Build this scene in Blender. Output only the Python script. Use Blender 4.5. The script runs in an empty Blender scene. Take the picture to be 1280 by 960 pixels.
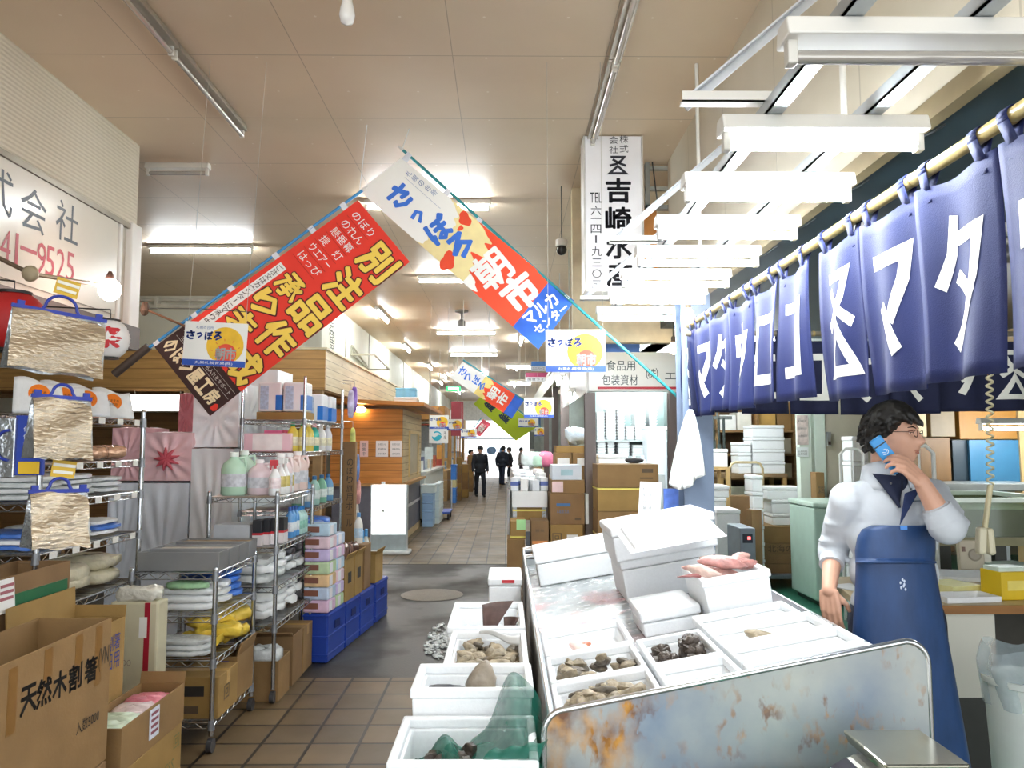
import bpy, bmesh, math, random
from mathutils import Vector, Matrix, Euler
R = random.Random(7)
SC = bpy.context.scene
COL = SC.collection
PI = math.pi

# ------------------------------------------------------------------ camera, world, exposure
CAMZ, PITCH, YAW, F = 1.68, math.radians(4.57), math.radians(-0.48), 950.0
cam_data = bpy.data.cameras.new('camera')
cam_data.sensor_width = 36.0
cam_data.lens = F * 36.0 / 1280.0
cam_data.clip_start = 0.05
cam = bpy.data.objects.new('camera', cam_data)
COL.objects.link(cam)
cam.location = (0, 0, CAMZ)
cam.rotation_euler = (PI / 2 + PITCH, 0, YAW)
SC.camera = cam
CAMROT = Euler((PI / 2 + PITCH, 0, YAW)).to_matrix()

world = bpy.data.worlds.new('world'); SC.world = world
world.use_nodes = True
WBG = world.node_tree.nodes['Background']
WBG.inputs[0].default_value = (0.93, 0.97, 1.0, 1)
WBG.inputs[1].default_value = 1.15
SC.view_settings.view_transform = 'Standard'
SC.view_settings.look = 'None'
SC.view_settings.gamma = 1.0
SC.view_settings.use_curve_mapping = False
SC.view_settings.exposure = 1.28
SC.cycles.use_denoising = True
SC.cycles.max_bounces = 7
SC.cycles.diffuse_bounces = 4
SC.cycles.glossy_bounces = 3
SC.cycles.transmission_bounces = 5
SC.cycles.transparent_max_bounces = 12
SC.cycles.sample_clamp_indirect = 6.0
SC.cycles.caustics_reflective = False
SC.cycles.caustics_refractive = False
TUBE = 70.0     # emission of the lit fluorescent tubes

def ray(px, py):
    return CAMROT @ Vector(((px - 640) / F, (480 - py) / F, -1.0))
def P(px, py, Y):
    d = ray(px, py); t = Y / d.y
    return Vector((d.x * t, Y, CAMZ + d.z * t))
def PX(px, py, X):
    d = ray(px, py); t = X / d.x
    return Vector((X, d.y * t, CAMZ + d.z * t))
def PZ(px, py, Z):
    d = ray(px, py); t = (Z - CAMZ) / d.z
    return Vector((d.x * t, d.y * t, Z))

# ------------------------------------------------------------------ materials
def C(h):
    h = h.lstrip('#'); out = []
    for i in (0, 2, 4):
        c = int(h[i:i + 2], 16) / 255
        out.append(c / 12.92 if c <= 0.04045 else ((c + 0.055) / 1.055) ** 2.4)
    return (out[0], out[1], out[2], 1)
MATS = {}
def M(hexc, rough=0.55, metal=0.0, var=0.10, scale=9.0, bump=0.0, bscale=40.0, emit=0.0, trans=0.0, alpha=1.0, stretch=None, coat=0.0):
    key = (hexc, rough, metal, var, scale, bump, bscale, emit, trans, alpha, stretch, coat)
    if key in MATS: return MATS[key]
    m = bpy.data.materials.new('mat_' + hexc.strip('#')); m.use_nodes = True
    nt = m.node_tree; b = nt.nodes['Principled BSDF']; c = C(hexc)
    tc = nt.nodes.new('ShaderNodeTexCoord'); mp = nt.nodes.new('ShaderNodeMapping')
    nt.links.new(tc.outputs['Object'], mp.inputs[0])
    if stretch: mp.inputs['Scale'].default_value = stretch
    n = nt.nodes.new('ShaderNodeTexNoise'); n.inputs['Scale'].default_value = scale; n.inputs['Detail'].default_value = 4
    nt.links.new(mp.outputs[0], n.inputs['Vector'])
    r = nt.nodes.new('ShaderNodeValToRGB')
    r.color_ramp.elements[0].position = 0.3; r.color_ramp.elements[1].position = 0.7
    r.color_ramp.elements[0].color = tuple(max(0, x * (1 - var)) for x in c[:3]) + (1,)
    r.color_ramp.elements[1].color = tuple(min(1, x * (1 + var)) for x in c[:3]) + (1,)
    nt.links.new(n.outputs['Fac'], r.inputs[0]); nt.links.new(r.outputs[0], b.inputs['Base Color'])
    b.inputs['Roughness'].default_value = rough; b.inputs['Metallic'].default_value = metal
    if emit:
        b.inputs['Emission Color'].default_value = c; b.inputs['Emission Strength'].default_value = emit
    if trans: b.inputs['Transmission Weight'].default_value = trans
    if alpha < 1: b.inputs['Alpha'].default_value = alpha
    if coat: b.inputs['Coat Weight'].default_value = coat
    if bump:
        n2 = nt.nodes.new('ShaderNodeTexNoise'); n2.inputs['Scale'].default_value = bscale; n2.inputs['Detail'].default_value = 3
        nt.links.new(mp.outputs[0], n2.inputs['Vector'])
        bp = nt.nodes.new('ShaderNodeBump'); bp.inputs['Strength'].default_value = bump; bp.inputs['Distance'].default_value = 0.02
        nt.links.new(n2.outputs['Fac'], bp.inputs['Height']); nt.links.new(bp.outputs[0], b.inputs['Normal'])
    MATS[key] = m
    return m
class NT:
    """a fresh node material to wire by hand"""
    def __init__(s, name):
        s.m = bpy.data.materials.new(name); s.m.use_nodes = True
        s.t = s.m.node_tree; s.b = s.t.nodes['Principled BSDF']
        s.tc = s.t.nodes.new('ShaderNodeTexCoord')
    def n(s, kind, **kw):
        x = s.t.nodes.new('ShaderNode' + kind)
        for k, v in kw.items():
            if k.startswith('_'): setattr(x, k[1:], v)
            else: x.inputs[k.replace('__', ' ')].default_value = v
        return x
    def l(s, a, b): s.t.links.new(a, b)
    def math(s, op, a, b=None, c=None):
        x = s.t.nodes.new('ShaderNodeMath'); x.operation = op
        for i, q in enumerate((a, b, c)):
            if q is None: continue
            if isinstance(q, (int, float)): x.inputs[i].default_value = q
            else: s.l(q, x.inputs[i])
        return x.outputs[0]
    def mix(s, fac, a, b):
        x = s.t.nodes.new('ShaderNodeMix'); x.data_type = 'RGBA'
        for sock, q in ((x.inputs[0], fac), (x.inputs[6], a), (x.inputs[7], b)):
            if isinstance(q, (int, float)): sock.default_value = q
            elif isinstance(q, tuple): sock.default_value = q
            else: s.l(q, sock)
        return x.outputs[2]
    def noise(s, scale, vec=None, detail=4):
        x = s.t.nodes.new('ShaderNodeTexNoise'); x.inputs['Scale'].default_value = scale; x.inputs['Detail'].default_value = detail
        s.l(vec if vec is not None else s.tc.outputs['Object'], x.inputs['Vector']); return x.outputs['Fac']
    def ramp(s, fac, p0, c0, p1, c1):
        x = s.t.nodes.new('ShaderNodeValToRGB'); e = x.color_ramp.elements
        e[0].position, e[1].position, e[0].color, e[1].color = p0, p1, c0, c1
        s.l(fac, x.inputs[0]); return x.outputs[0]
    def xyz(s):
        x = s.t.nodes.new('ShaderNodeSeparateXYZ'); s.l(s.tc.outputs['Object'], x.inputs[0]); return x.outputs
    def bump(s, h, st=0.3, d=0.01):
        x = s.t.nodes.new('ShaderNodeBump'); x.inputs['Strength'].default_value = st; x.inputs['Distance'].default_value = d
        s.l(h, x.inputs['Height']); s.l(x.outputs[0], s.b.inputs['Normal'])

# ------------------------------------------------------------------ geometry collector
ORG = {}
class MB:
    def __init__(s): s.v = []; s.f = []
    def add(s, vs, fs):
        o = len(s.v); s.v += [Vector(p) for p in vs]; s.f += [tuple(i + o for i in q) for q in fs]; return s
    def box(s, x0, x1, y0, y1, z0, z1):
        return s.add([(x0, y0, z0), (x1, y0, z0), (x1, y1, z0), (x0, y1, z0), (x0, y0, z1), (x1, y0, z1), (x1, y1, z1), (x0, y1, z1)],
                     [(0, 3, 2, 1), (4, 5, 6, 7), (0, 1, 5, 4), (1, 2, 6, 5), (2, 3, 7, 6), (3, 0, 4, 7)])
    def cbox(s, c, w, d, h, rz=0.0, rx=0.0, ry=0.0):
        m = Matrix.Translation(Vector(c)) @ Euler((rx, ry, rz)).to_matrix().to_4x4()
        t = MB().box(-w / 2, w / 2, -d / 2, d / 2, -h / 2, h / 2)
        return s.add([m @ p for p in t.v], t.f)
    def merge(s, o, m=None):
        return s.add([m @ p for p in o.v] if m else o.v, o.f)
    def tube(s, pts, r, n=8, cap=True):
        pts = [Vector(p) for p in pts]; rs = r if isinstance(r, (list, tuple)) else [r] * len(pts)
        vs, fs = [], []; up = None
        for i, p in enumerate(pts):
            d = (pts[min(i + 1, len(pts) - 1)] - pts[max(i - 1, 0)]).normalized()
            if up is None:
                up = Vector((0, 0, 1)) if abs(d.z) < 0.9 else Vector((1, 0, 0))
            a = d.cross(up)
            if a.length < 1e-5: a = d.cross(Vector((0.3, 1, 0.2)))
            a.normalize(); b = a.cross(d).normalized(); up = b
            for k in range(n):
                t = 2 * PI * k / n
                vs.append(p + (a * math.cos(t) + b * math.sin(t)) * rs[i])
        for i in range(len(pts) - 1):
            for k in range(n):
                fs.append((i * n + k, i * n + (k + 1) % n, (i + 1) * n + (k + 1) % n, (i + 1) * n + k))
        if cap:
            fs.append(tuple(range(n))[::-1]); fs.append(tuple(range((len(pts) - 1) * n, len(pts) * n)))
        return s.add(vs, fs)
    def lathe(s, prof, c=(0, 0, 0), n=16, sx=1.0, sy=1.0):
        vs, fs = [], []; c = Vector(c)
        for r, z in prof:
            for k in range(n):
                t = 2 * PI * k / n
                vs.append(c + Vector((r * sx * math.cos(t), r * sy * math.sin(t), z)))
        for i in range(len(prof) - 1):
            for k in range(n):
                fs.append((i * n + k, i * n + (k + 1) % n, (i + 1) * n + (k + 1) % n, (i + 1) * n + k))
        if prof[0][0] > 1e-4: fs.append(tuple(range(n))[::-1])
        if prof[-1][0] > 1e-4: fs.append(tuple(range((len(prof) - 1) * n, len(prof) * n)))
        return s.add(vs, fs)
    def ball(s, c, rx, ry, rz, n=12, jit=0.0, m=None, rnd=None):
        vs, fs = [], []; h = max(4, n // 2); c = Vector(c); rnd = rnd or R
        for i in range(h + 1):
            ph = PI * i / h
            for k in range(n):
                t = 2 * PI * k / n
                q = Vector((math.sin(ph) * math.cos(t), math.sin(ph) * math.sin(t), math.cos(ph)))
                j = 1 + (rnd.uniform(-jit, jit) if jit and 0 < i < h else 0)
                q = Vector((q.x * rx * j, q.y * ry * j, q.z * rz * j))
                vs.append((m @ q if m else q) + c)
        for i in range(h):
            for k in range(n):
                fs.append((i * n + k, (i + 1) * n + k, (i + 1) * n + (k + 1) % n, i * n + (k + 1) % n))
        return s.add(vs, fs)
    def grid(s, fn, nu, nv, closed=False):
        vs = [fn(i / nu, j / nv) for j in range(nv + 1) for i in range(nu + 1)]
        fs = [(j * (nu + 1) + i, j * (nu + 1) + i + 1, (j + 1) * (nu + 1) + i + 1, (j + 1) * (nu + 1) + i) for j in range(nv) for i in range(nu)]
        return s.add(vs, fs)
    def poly(s, pts, ext=None):
        """flat polygon; with ext (a vector) a prism"""
        n = len(pts)
        if ext is None: return s.add(pts, [tuple(range(n))])
        e = Vector(ext); pts = [Vector(p) for p in pts]
        return s.add(pts + [p + e for p in pts], [tuple(range(n))[::-1], tuple(range(n, 2 * n))] + [(i, (i + 1) % n, n + (i + 1) % n, n + i) for i in range(n)])
    def rot(s, m):
        s.v = [m @ p for p in s.v]; return s
    def build(s, name, mat, parent=None, world=False, bevel=0.0, smooth=None, thick=0.0, sub=0, seg=2, at=None):
        """one mesh object; world=True when the collected points are world points and the parent is an unrotated thing"""
        me = bpy.data.meshes.new(name)
        o = bpy.data.objects.new(name, me); COL.objects.link(o)
        off = Vector((0, 0, 0))
        if parent is not None:
            o.parent = parent
            if world: off = ORG.get(parent.name, Vector((0, 0, 0)))
        elif world:
            xs = [p.x for p in s.v]; ys = [p.y for p in s.v]; zs = [p.z for p in s.v]
            off = Vector(((min(xs) + max(xs)) / 2, (min(ys) + max(ys)) / 2, min(zs)))
            o.location = off
        elif at is not None:
            o.location = at
        ORG[o.name] = off if world else Vector((0, 0, 0))
        me.from_pydata([p - off for p in s.v], [], s.f)
        bm = bmesh.new(); bm.from_mesh(me)
        if thick == 0 and not getattr(s, 'open', False): bmesh.ops.recalc_face_normals(bm, faces=bm.faces)
        bm.to_mesh(me); bm.free()
        me.materials.append(mat)
        if smooth is not None:
            for p in me.polygons: p.use_smooth = True
            if smooth < 180: me.set_sharp_from_angle(angle=math.radians(smooth))
        if thick:
            md = o.modifiers.new('thick', 'SOLIDIFY'); md.thickness = thick; md.offset = 0
        if bevel:
            md = o.modifiers.new('bevel', 'BEVEL'); md.width = bevel; md.segments = seg; md.limit_method = 'ANGLE'; md.angle_limit = math.radians(40)
        if sub:
            md = o.modifiers.new('sub', 'SUBSURF'); md.levels = sub; md.render_levels = sub
        return o

def tag(o, label, cat, group=None, kind=None):
    if label: o['label'] = label
    if cat: o['category'] = cat
    if group: o['group'] = group
    if kind: o['kind'] = kind
    return o
def thing(name, label, cat, loc=(0, 0, 0), rz=0.0, group=None, rot=None):
    o = bpy.data.objects.new(name, None); COL.objects.link(o)
    o.empty_display_size = 0.1
    o.location = loc; o.rotation_euler = rot if rot else (0, 0, rz)
    ORG[o.name] = Vector(loc)
    return tag(o, label, cat, group)
def struct(mb, name, mat, **kw):
    return tag(mb.build(name, mat, world=True, **kw), None, None, None, 'structure')
KIDS = {}
def copy_tree(o, loc=None, rz=None, label=None, group=None, parent=None):
    c = o.copy(); COL.objects.link(c)
    if parent is not None: c.parent = parent
    if loc is not None: c.location = loc
    if rz is not None: c.rotation_euler = (0, 0, rz)
    if label: c['label'] = label
    if group: c['group'] = group
    for ch in [x for x in COL.objects if x.parent == o]: copy_tree(ch, parent=c)
    return c
ORDS = ['first', 'second', 'third', 'fourth', 'fifth', 'sixth', 'seventh', 'eighth', 'ninth', 'tenth', 'eleventh', 'twelfth', 'thirteenth', 'fourteenth', 'fifteenth']
def nth(i): return ORDS[i]

# ------------------------------------------------------------------ lettering
_TX = {}
def fatten(vs, fs, b):
    """rounded heavier letters: the glyph plus a round-cornered band of half-width b along its outline"""
    cnt = {}
    for f in fs:
        for i in range(len(f)):
            e = (f[i], f[(i + 1) % len(f)]); k = (min(e), max(e)); cnt[k] = cnt.get(k, 0) + 1
    V, Fc = list(vs), list(fs); seen = set()
    for (i, j), c in cnt.items():
        if c != 1: continue
        d = vs[j] - vs[i]
        if d.length < 1e-6: continue
        n = Vector((-d.y, d.x, 0)).normalized() * b; o = len(V)
        V += [vs[i] + n, vs[i] - n, vs[j] - n, vs[j] + n]; Fc.append((o, o + 1, o + 2, o + 3))
        for q in (i, j):
            if q in seen: continue
            seen.add(q); o = len(V)
            V += [vs[q] + Vector((b * math.cos(PI * t / 4), b * math.sin(PI * t / 4), 0)) for t in range(8)]; Fc.append(tuple(range(o, o + 8)))
    return V, Fc
def text_raw(s, bold=0.0, res=2):
    k = (s, bold, res)
    if k in _TX: return _TX[k]
    if bold:
        if bold < 0.025: return text_raw(s, 0.0, res)
        _TX[k] = fatten(*text_raw(s, 0.0, 1), bold); return _TX[k]
    c = bpy.data.curves.new('t', 'FONT'); c.body = s; c.offset = bold; c.resolution_u = res
    o = bpy.data.objects.new('t', c); COL.objects.link(o)
    dg = bpy.context.evaluated_depsgraph_get()
    me = bpy.data.meshes.new_from_object(o.evaluated_get(dg))
    vs = [Vector((v.co.x, v.co.y, 0)) for v in me.vertices]; fs = [tuple(p.vertices) for p in me.polygons]
    bpy.data.objects.remove(o); bpy.data.curves.remove(c); bpy.data.meshes.remove(me)
    _TX[k] = (vs, fs); return _TX[k]
def fit(mb, s, O, U, V, w, h, bold=0.0, fn=None, ref=None):
    """letters s filling a w x h box centred on O; U reading direction, V up; fn maps the final point (cloth)"""
    vs, fs = text_raw(s, bold)
    if not vs: return mb
    rv = text_raw(ref if ref else s, 0.0, 1 if bold >= 0.025 else 2)[0]
    x0 = min(p.x for p in rv); x1 = max(p.x for p in rv); y0 = min(p.y for p in rv); y1 = max(p.y for p in rv)
    O = Vector(O); U = Vector(U).normalized(); V = Vector(V).normalized()
    sx = w / max(x1 - x0, 1e-4); sy = h / max(y1 - y0, 1e-4)
    if y1 - y0 < 0.3: sy = sx
    elif x1 - x0 < 0.3: sx = sy
    pts = [O + U * ((p.x - (x0 + x1) / 2) * sx) + V * ((p.y - (y0 + y1) / 2) * sy) for p in vs]
    if fn: pts = [fn(p) for p in pts]
    return mb.add(pts, fs)
def vtext(mb, s, O, U, V, w, pitch, bold=0.0, hh=None):
    """characters one under another, first at O"""
    O = Vector(O); V = Vector(V).normalized()
    for i, ch in enumerate(s):
        if ch == ' ': continue
        a = 1.0
        if ch in '一-': a = 1.0
        fit(mb, ch, O - V * (pitch * i), U, V, w, (hh or pitch * 0.86), bold)
    return mb
# ------------------------------------------------------------------ the setting
LWX, CEIL, BHX, BHZ = -2.95, 4.08, 1.38, 2.77     # left wall, ceiling, right bulkhead face and its lower edge
def floor_mat():
    k = NT('floor_tile'); x = k.xyz()
    br = k.n('TexBrick', Scale=1.0, Mortar__Size=0.010, Brick__Width=0.275, Row__Height=0.283, Mortar__Smooth=0.2)
    br.offset = 0.0
    br.inputs['Color1'].default_value = C('#7d6a4e'); br.inputs['Color2'].default_value = C('#675740'); br.inputs['Mortar'].default_value = C('#2c2620')
    k.l(k.tc.outputs['Object'], br.inputs['Vector'])
    n = k.noise(1.3); d = k.ramp(n, 0.35, (0.62, 0.6, 0.57, 1), 0.7, (1.08, 1.05, 1.0, 1))
    mx = k.n('Mix'); mx.data_type = 'RGBA'; mx.blend_type = 'MULTIPLY'; mx.inputs[0].default_value = 1
    k.l(br.outputs['Color'], mx.inputs[6]); k.l(d, mx.inputs[7]); k.l(mx.outputs[2], k.b.inputs['Base Color'])
    k.l(k.math('MULTIPLY_ADD', k.noise(3), 0.35, 0.25), k.b.inputs['Roughness'])
    k.bump(k.math('SUBTRACT', 1.0, br.outputs['Fac']), 0.35, 0.004)
    return k.m
def asphalt_mat():
    k = NT('asphalt'); n = k.noise(0.9); n2 = k.noise(60)
    c = k.ramp(n, 0.3, C('#211f1c'), 0.75, C('#39362f'))
    k.l(k.mix(k.math('MULTIPLY', n2, 0.35), c, C('#2c2b29')), k.b.inputs['Base Color'])
    k.l(k.ramp(k.noise(1.1), 0.42, (0.42,) * 3 + (1,), 0.62, (0.75,) * 3 + (1,)), k.b.inputs['Roughness'])
    k.bump(n2, 0.25, 0.004); return k.m
FLOORM, ASPH = floor_mat(), asphalt_mat()
struct(MB().box(-9, 9, -3, 5.66, -0.2, 0), 'floor', FLOORM)
struct(MB().box(-9, 9, 5.66, 10.9, -0.2, -0.004), 'floor_asphalt', ASPH)
struct(MB().box(-9, 9, 10.9, 46, -0.2, 0), 'floor_tiles', FLOORM)
def ceiling_mat(ox=0.33, oy=4.58):
    k = NT('ceiling_board'); x = k.xyz()
    def line(a, off, per, w):
        q = k.math('FRACT', k.math('DIVIDE', k.math('ADD', a, off), per))
        q = k.math('ABSOLUTE', k.math('SUBTRACT', q, 0.5)); return k.math('GREATER_THAN', q, 0.5 - w / per)
    lx = line(x[0], ox + 95.0, 0.95, 0.003); ly = line(x[1], 91 - oy, 0.91, 0.004)
    ln = k.math('MAXIMUM', lx, ly)
    def dot(a, off, per):
        q = k.math('FRACT', k.math('DIVIDE', k.math('ADD', a, off), per)); return k.math('MULTIPLY', k.math('SUBTRACT', q, 0.5), per)
    dx, dy = dot(x[0], 95 + ox + 0.03, 0.475), dot(x[1], 91 - oy + 0.2, 0.455)
    r = k.math('SQRT', k.math('ADD', k.math('MULTIPLY', dx, dx), k.math('MULTIPLY', dy, dy)))
    screw = k.math('LESS_THAN', r, 0.008)
    base = k.ramp(k.noise(0.8), 0.3, C('#cfba9f'), 0.75, C('#dccab0'))
    base = k.mix(k.math('MULTIPLY', ln, 0.45), base, C('#6b5c4b'))
    base = k.mix(k.math('MULTIPLY', screw, 0.6), base, C('#efe6d8'))
    k.l(base, k.b.inputs['Base Color']); k.b.inputs['Roughness'].default_value = 0.5
    k.bump(k.math('MULTIPLY', ln, -1.0), 0.3, 0.004); return k.m
struct(MB().box(-9, 9, -0.6, 46, CEIL, CEIL + 0.15), 'ceiling', ceiling_mat())
# left wall: corrugated board above, painted sign panel below, white posts
def corr_mat():
    k = NT('corrugated'); w = k.n('TexWave', Scale=11.0, Distortion=0.0); w.bands_direction = 'Z'
    k.l(k.tc.outputs['Object'], w.inputs['Vector'])
    w2 = k.n('TexWave', Scale=0.32); w2.bands_direction = 'Y'; k.l(k.tc.outputs['Object'], w2.inputs['Vector'])
    c = k.mix(k.math('MULTIPLY', w.outputs['Fac'], 0.25), C('#cfc6b0'), C('#a89f8a'))
    k.l(k.mix(k.math('MULTIPLY', w2.outputs['Fac'], 0.18), c, C('#e8e2d2')), k.b.inputs['Base Color'])
    k.bump(w.outputs['Fac'], 0.3, 0.01); k.b.inputs['Roughness'].default_value = 0.6; return k.m
PAINT = M('#d8d2c2', 0.5, var=0.05, scale=2)
WHITEP = M('#e9e7e0', 0.35, var=0.04, scale=3)
struct(MB().box(LWX - 0.25, LWX, -0.5, 5.98, 3.40, CEIL), 'wall_left', corr_mat())
struct(MB().box(LWX - 0.01, LWX + 0.012, -0.5, 5.98, 3.365, 3.405), 'trim_1', M('#8c8577', 0.35, 0.6))
struct(MB().box(LWX - 0.25, LWX - 0.02, -0.5, 5.98, 2.55, 3.365), 'wall_left_lower', M('#cfc9bb', 0.5))
struct(MB().box(LWX - 0.24, LWX + 0.03, 5.86, 6.02, 2.45, 3.42).box(LWX - 0.02, LWX + 0.01, 5.72, 5.76, 2.6, 3.37), 'trim_2', WHITEP, bevel=0.01)
struct(MB().box(LWX - 0.2, LWX + 0.05, -0.5, 6.0, 2.42, 2.6), 'trim_3', M('#54443c', 0.5, var=0.2))
# recess beyond the sign wall, then the long upper wall
CREAM = M('#dcd8c6', 0.6, var=0.06, scale=2)
struct(MB().box(-9, -3.0, 12.2, 12.4, 2.2, CEIL), 'wall_recess', CREAM)
pipe = MB().tube([(-8.5, 12.1, 3.90), (-3.1, 12.1, 3.90)], 0.035, 8).tube([(-8.5, 12.12, 4.0), (-3.1, 12.12, 4.0)], 0.025, 8)
for x in (-7, -5.6, -4.3, -3.4): pipe.box(x - 0.02, x + 0.02, 12.05, 12.2, 3.85, 4.04)
tag(pipe.build('ceiling_pipe', M('#d6d0c0', 0.4), world=True, smooth=40), 'pair of pale pipes running along the beam above the wooden stall roof', 'pipe')
UW = M('#dfe0d2', 0.6, var=0.06, scale=2)
struct(MB().box(-3.25, -2.97, 12.2, 46, 3.02, CEIL), 'wall_left_upper', UW)
seam = MB()
for y in (14.0, 16.4, 18.8, 22, 26, 30): seam.box(-2.985, -2.955, y - 0.03, y + 0.03, 3.02, CEIL)
struct(seam, 'trim_4', M('#9c9a8c', 0.5))
struct(MB().box(-9, -8.8, -3, 46, 0, CEIL), 'wall_far_left', CREAM)
struct(MB().box(-9, -3.3, -0.6, -0.45, 0, CEIL), 'wall_behind', CREAM)
# right side: bulkhead board over the stall, dark inner ceiling
def bulk_mat():
    k = NT('bulkhead_board'); x = k.xyz()
    q = k.math('FRACT', k.math('DIVIDE', k.math('ADD', x[1], 91.0), 0.91)); ln = k.math('GREATER_THAN', k.math('ABSOLUTE', k.math('SUBTRACT', q, 0.5)), 0.495)
    base = k.ramp(k.noise(1.5), 0.3, C('#d2c9b4'), 0.75, C('#e0d8c6'))
    k.l(k.mix(k.math('MULTIPLY', ln, 0.35), base, C('#7d7362')), k.b.inputs['Base Color']); k.b.inputs['Roughness'].default_value = 0.45
    return k.m
struct(MB().box(BHX, BHX + 0.05, -0.6, 6.3, BHZ, CEIL), 'wall_right_bulkhead', bulk_mat())
struct(MB().box(BHX - 0.02, BHX + 0.03, -0.6, 6.3, BHZ - 0.05, BHZ + 0.02), 'trim_5', M('#8f8062', 0.4, 0.3))
struct(MB().box(BHX + 0.05, 9, -0.6, 7.6, BHZ - 0.02, BHZ + 0.1), 'ceiling_stall', M('#20353f', 0.5, var=0.15, scale=2))
struct(MB().box(8.8, 9, -3, 46, 0, CEIL), 'wall_far_right', CREAM)
# far right upper wall past the hanging sign
struct(MB().box(1.55, 1.75, 6.3, 46, 2.75, CEIL), 'wall_right_upper', M('#cfc7b2', 0.6))
# far end: daylight beyond a bright shutter head
struct(MB().box(-9, 9, 41.8, 42.0, 3.0, CEIL), 'wall_far', M('#f0f0ea', 0.6))
struct(MB().box(-9, -2.6, 41.8, 42.0, 0, 3.0).box(2.2, 9, 41.8, 42, 0, 3.0), 'wall_far_side', M('#cfd6d8', 0.6))
tag(MB().lathe([(0.0, 0), (0.33, 0), (0.35, 0.006), (0.31, 0.012), (0.0, 0.012)], n=32).build('manhole_cover', M('#6d655a', 0.5, 0.4, bump=0.3, bscale=60), at=PZ(540, 744, -0.004), smooth=30),
    'round iron manhole cover set in the dark wet floor', 'manhole cover')
# puddle of melted ice by the foam boxes
ib = MB(); rnd_ = random.Random(8); o_ = PZ(556, 800, 0.0)
for i in range(260):
    an, q_ = rnd_.uniform(0, 2 * PI), rnd_.uniform(0, 1) ** 0.7; r_ = rnd_.uniform(0.008, 0.026)
    ib.ball((o_.x + 0.17 * q_ * math.cos(an), o_.y + 0.62 * q_ * math.sin(an), r_ * 0.3), r_, r_ * rnd_.uniform(0.7, 1.3), r_ * 0.5, 6, 0.25, rnd=rnd_)
tag(ib.build('spilled_ice', M('#c3c8c6', 0.2, var=0.2, scale=30), world=True), 'scattered crushed ice on the dark floor beside white foam boxes', 'ice', kind='stuff')

# ------------------------------------------------------------------ strip lights
TUBE_ON = M('#f4fbff', 0.3, emit=TUBE, var=0.0)
TUBE_OFF = M('#b9b4ac', 0.12, var=0.03, metal=0.35)
FIXW = M('#d9d6cd', 0.35, var=0.03)
FIXG = M('#a39b8d', 0.3, 0.2, var=0.05)
def strip(name, label, length, loc, rz, lit, group=None, fat=0.042, mat=None, ntube=1, rot=None):
    """batten light hung under loc, length along local x"""
    t = thing(name, label, 'light', loc, rz, group, rot)
    L = length / 2
    b = MB(); w = fat
    b.add([(-L, -w * 0.7, 0), (L, -w * 0.7, 0), (L, w * 0.7, 0), (-L, w * 0.7, 0), (-L, -w, -0.05), (L, -w, -0.05), (L, w, -0.05), (-L, w, -0.05)],
          [(0, 1, 2, 3), (7, 6, 5, 4), (0, 4, 5, 1), (1, 5, 6, 2), (2, 6, 7, 3), (3, 7, 4, 0)])
    b.build('housing', mat or FIXW, t, bevel=0.006)
    ys = [0] if ntube == 1 else [-0.035, 0.035]
    for y in ys:
        for s in (-1, 1):
            MB().box(-0.012, 0.012, -0.016, 0.016, -0.105, -0.045).rot(Matrix.Translation((s * (L - 0.02), y, 0))).build('socket', FIXW, t, bevel=0.004)
        MB().tube([(-L + 0.03, y, -0.085), (L - 0.03, y, -0.085)], 0.016, 10).build('tube', TUBE_ON if lit else TUBE_OFF, t, smooth=50)
    return t
zc = CEIL - 0.002
# unlit runs along the aisle (left and right)
lx = -1.98
for i, y in enumerate((2.55, 3.76, 4.97)):
    strip('ceiling_light', ['unlit ceiling strip light over the left racks nearest the camera, cut by the frame', 'unlit ceiling strip light at middle of the left aisle row', 'unlit ceiling strip light at far end of the left aisle row'][i], 1.2, (lx, y, zc), PI / 2, False, mat=FIXG)
rx = 0.67
for i, y in enumerate((2.65, 3.87, 5.09)):
    strip('ceiling_light', ['unlit ceiling strip light above the fish table nearest the camera', 'unlit ceiling strip light at middle of the right row above fish table', 'unlit ceiling strip light ending at the hanging white fish shop sign'][i], 1.2, (rx, y, zc), PI / 2, False, mat=M('#c9c4ba', 0.2, 0.5))
for px0, px1, py, lit, lab in ((183, 262, 207, False, 'unlit cream strip light just past the end of the left sign wall'), (185, 318, 308, True, 'lit strip light left, beyond the end of the sign wall'),
        (450, 620, 252, True, 'lit strip light glaring behind the crossing of the two banners'), (500, 655, 346, True, 'lit strip light behind the orange and white banner'),
        (543, 622, 413, True, 'lit strip light in the middle of the aisle beneath a small ceiling unit'), (556, 628, 441, True, 'lit strip light fourth along the middle of the aisle ceiling'),
        (560, 615, 467, True, 'lit strip light fifth along the middle of the aisle ceiling')):
    a = PZ(px0, py, CEIL - 0.02); b = PZ(px1, py, CEIL - 0.02); c = (a + b) / 2
    strip('ceiling_light', lab, min((b - a).length, 1.25 if lit else 0.9) if px0 != 450 else 1.24, (c.x, c.y, zc), 0, lit, ntube=1)
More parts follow.
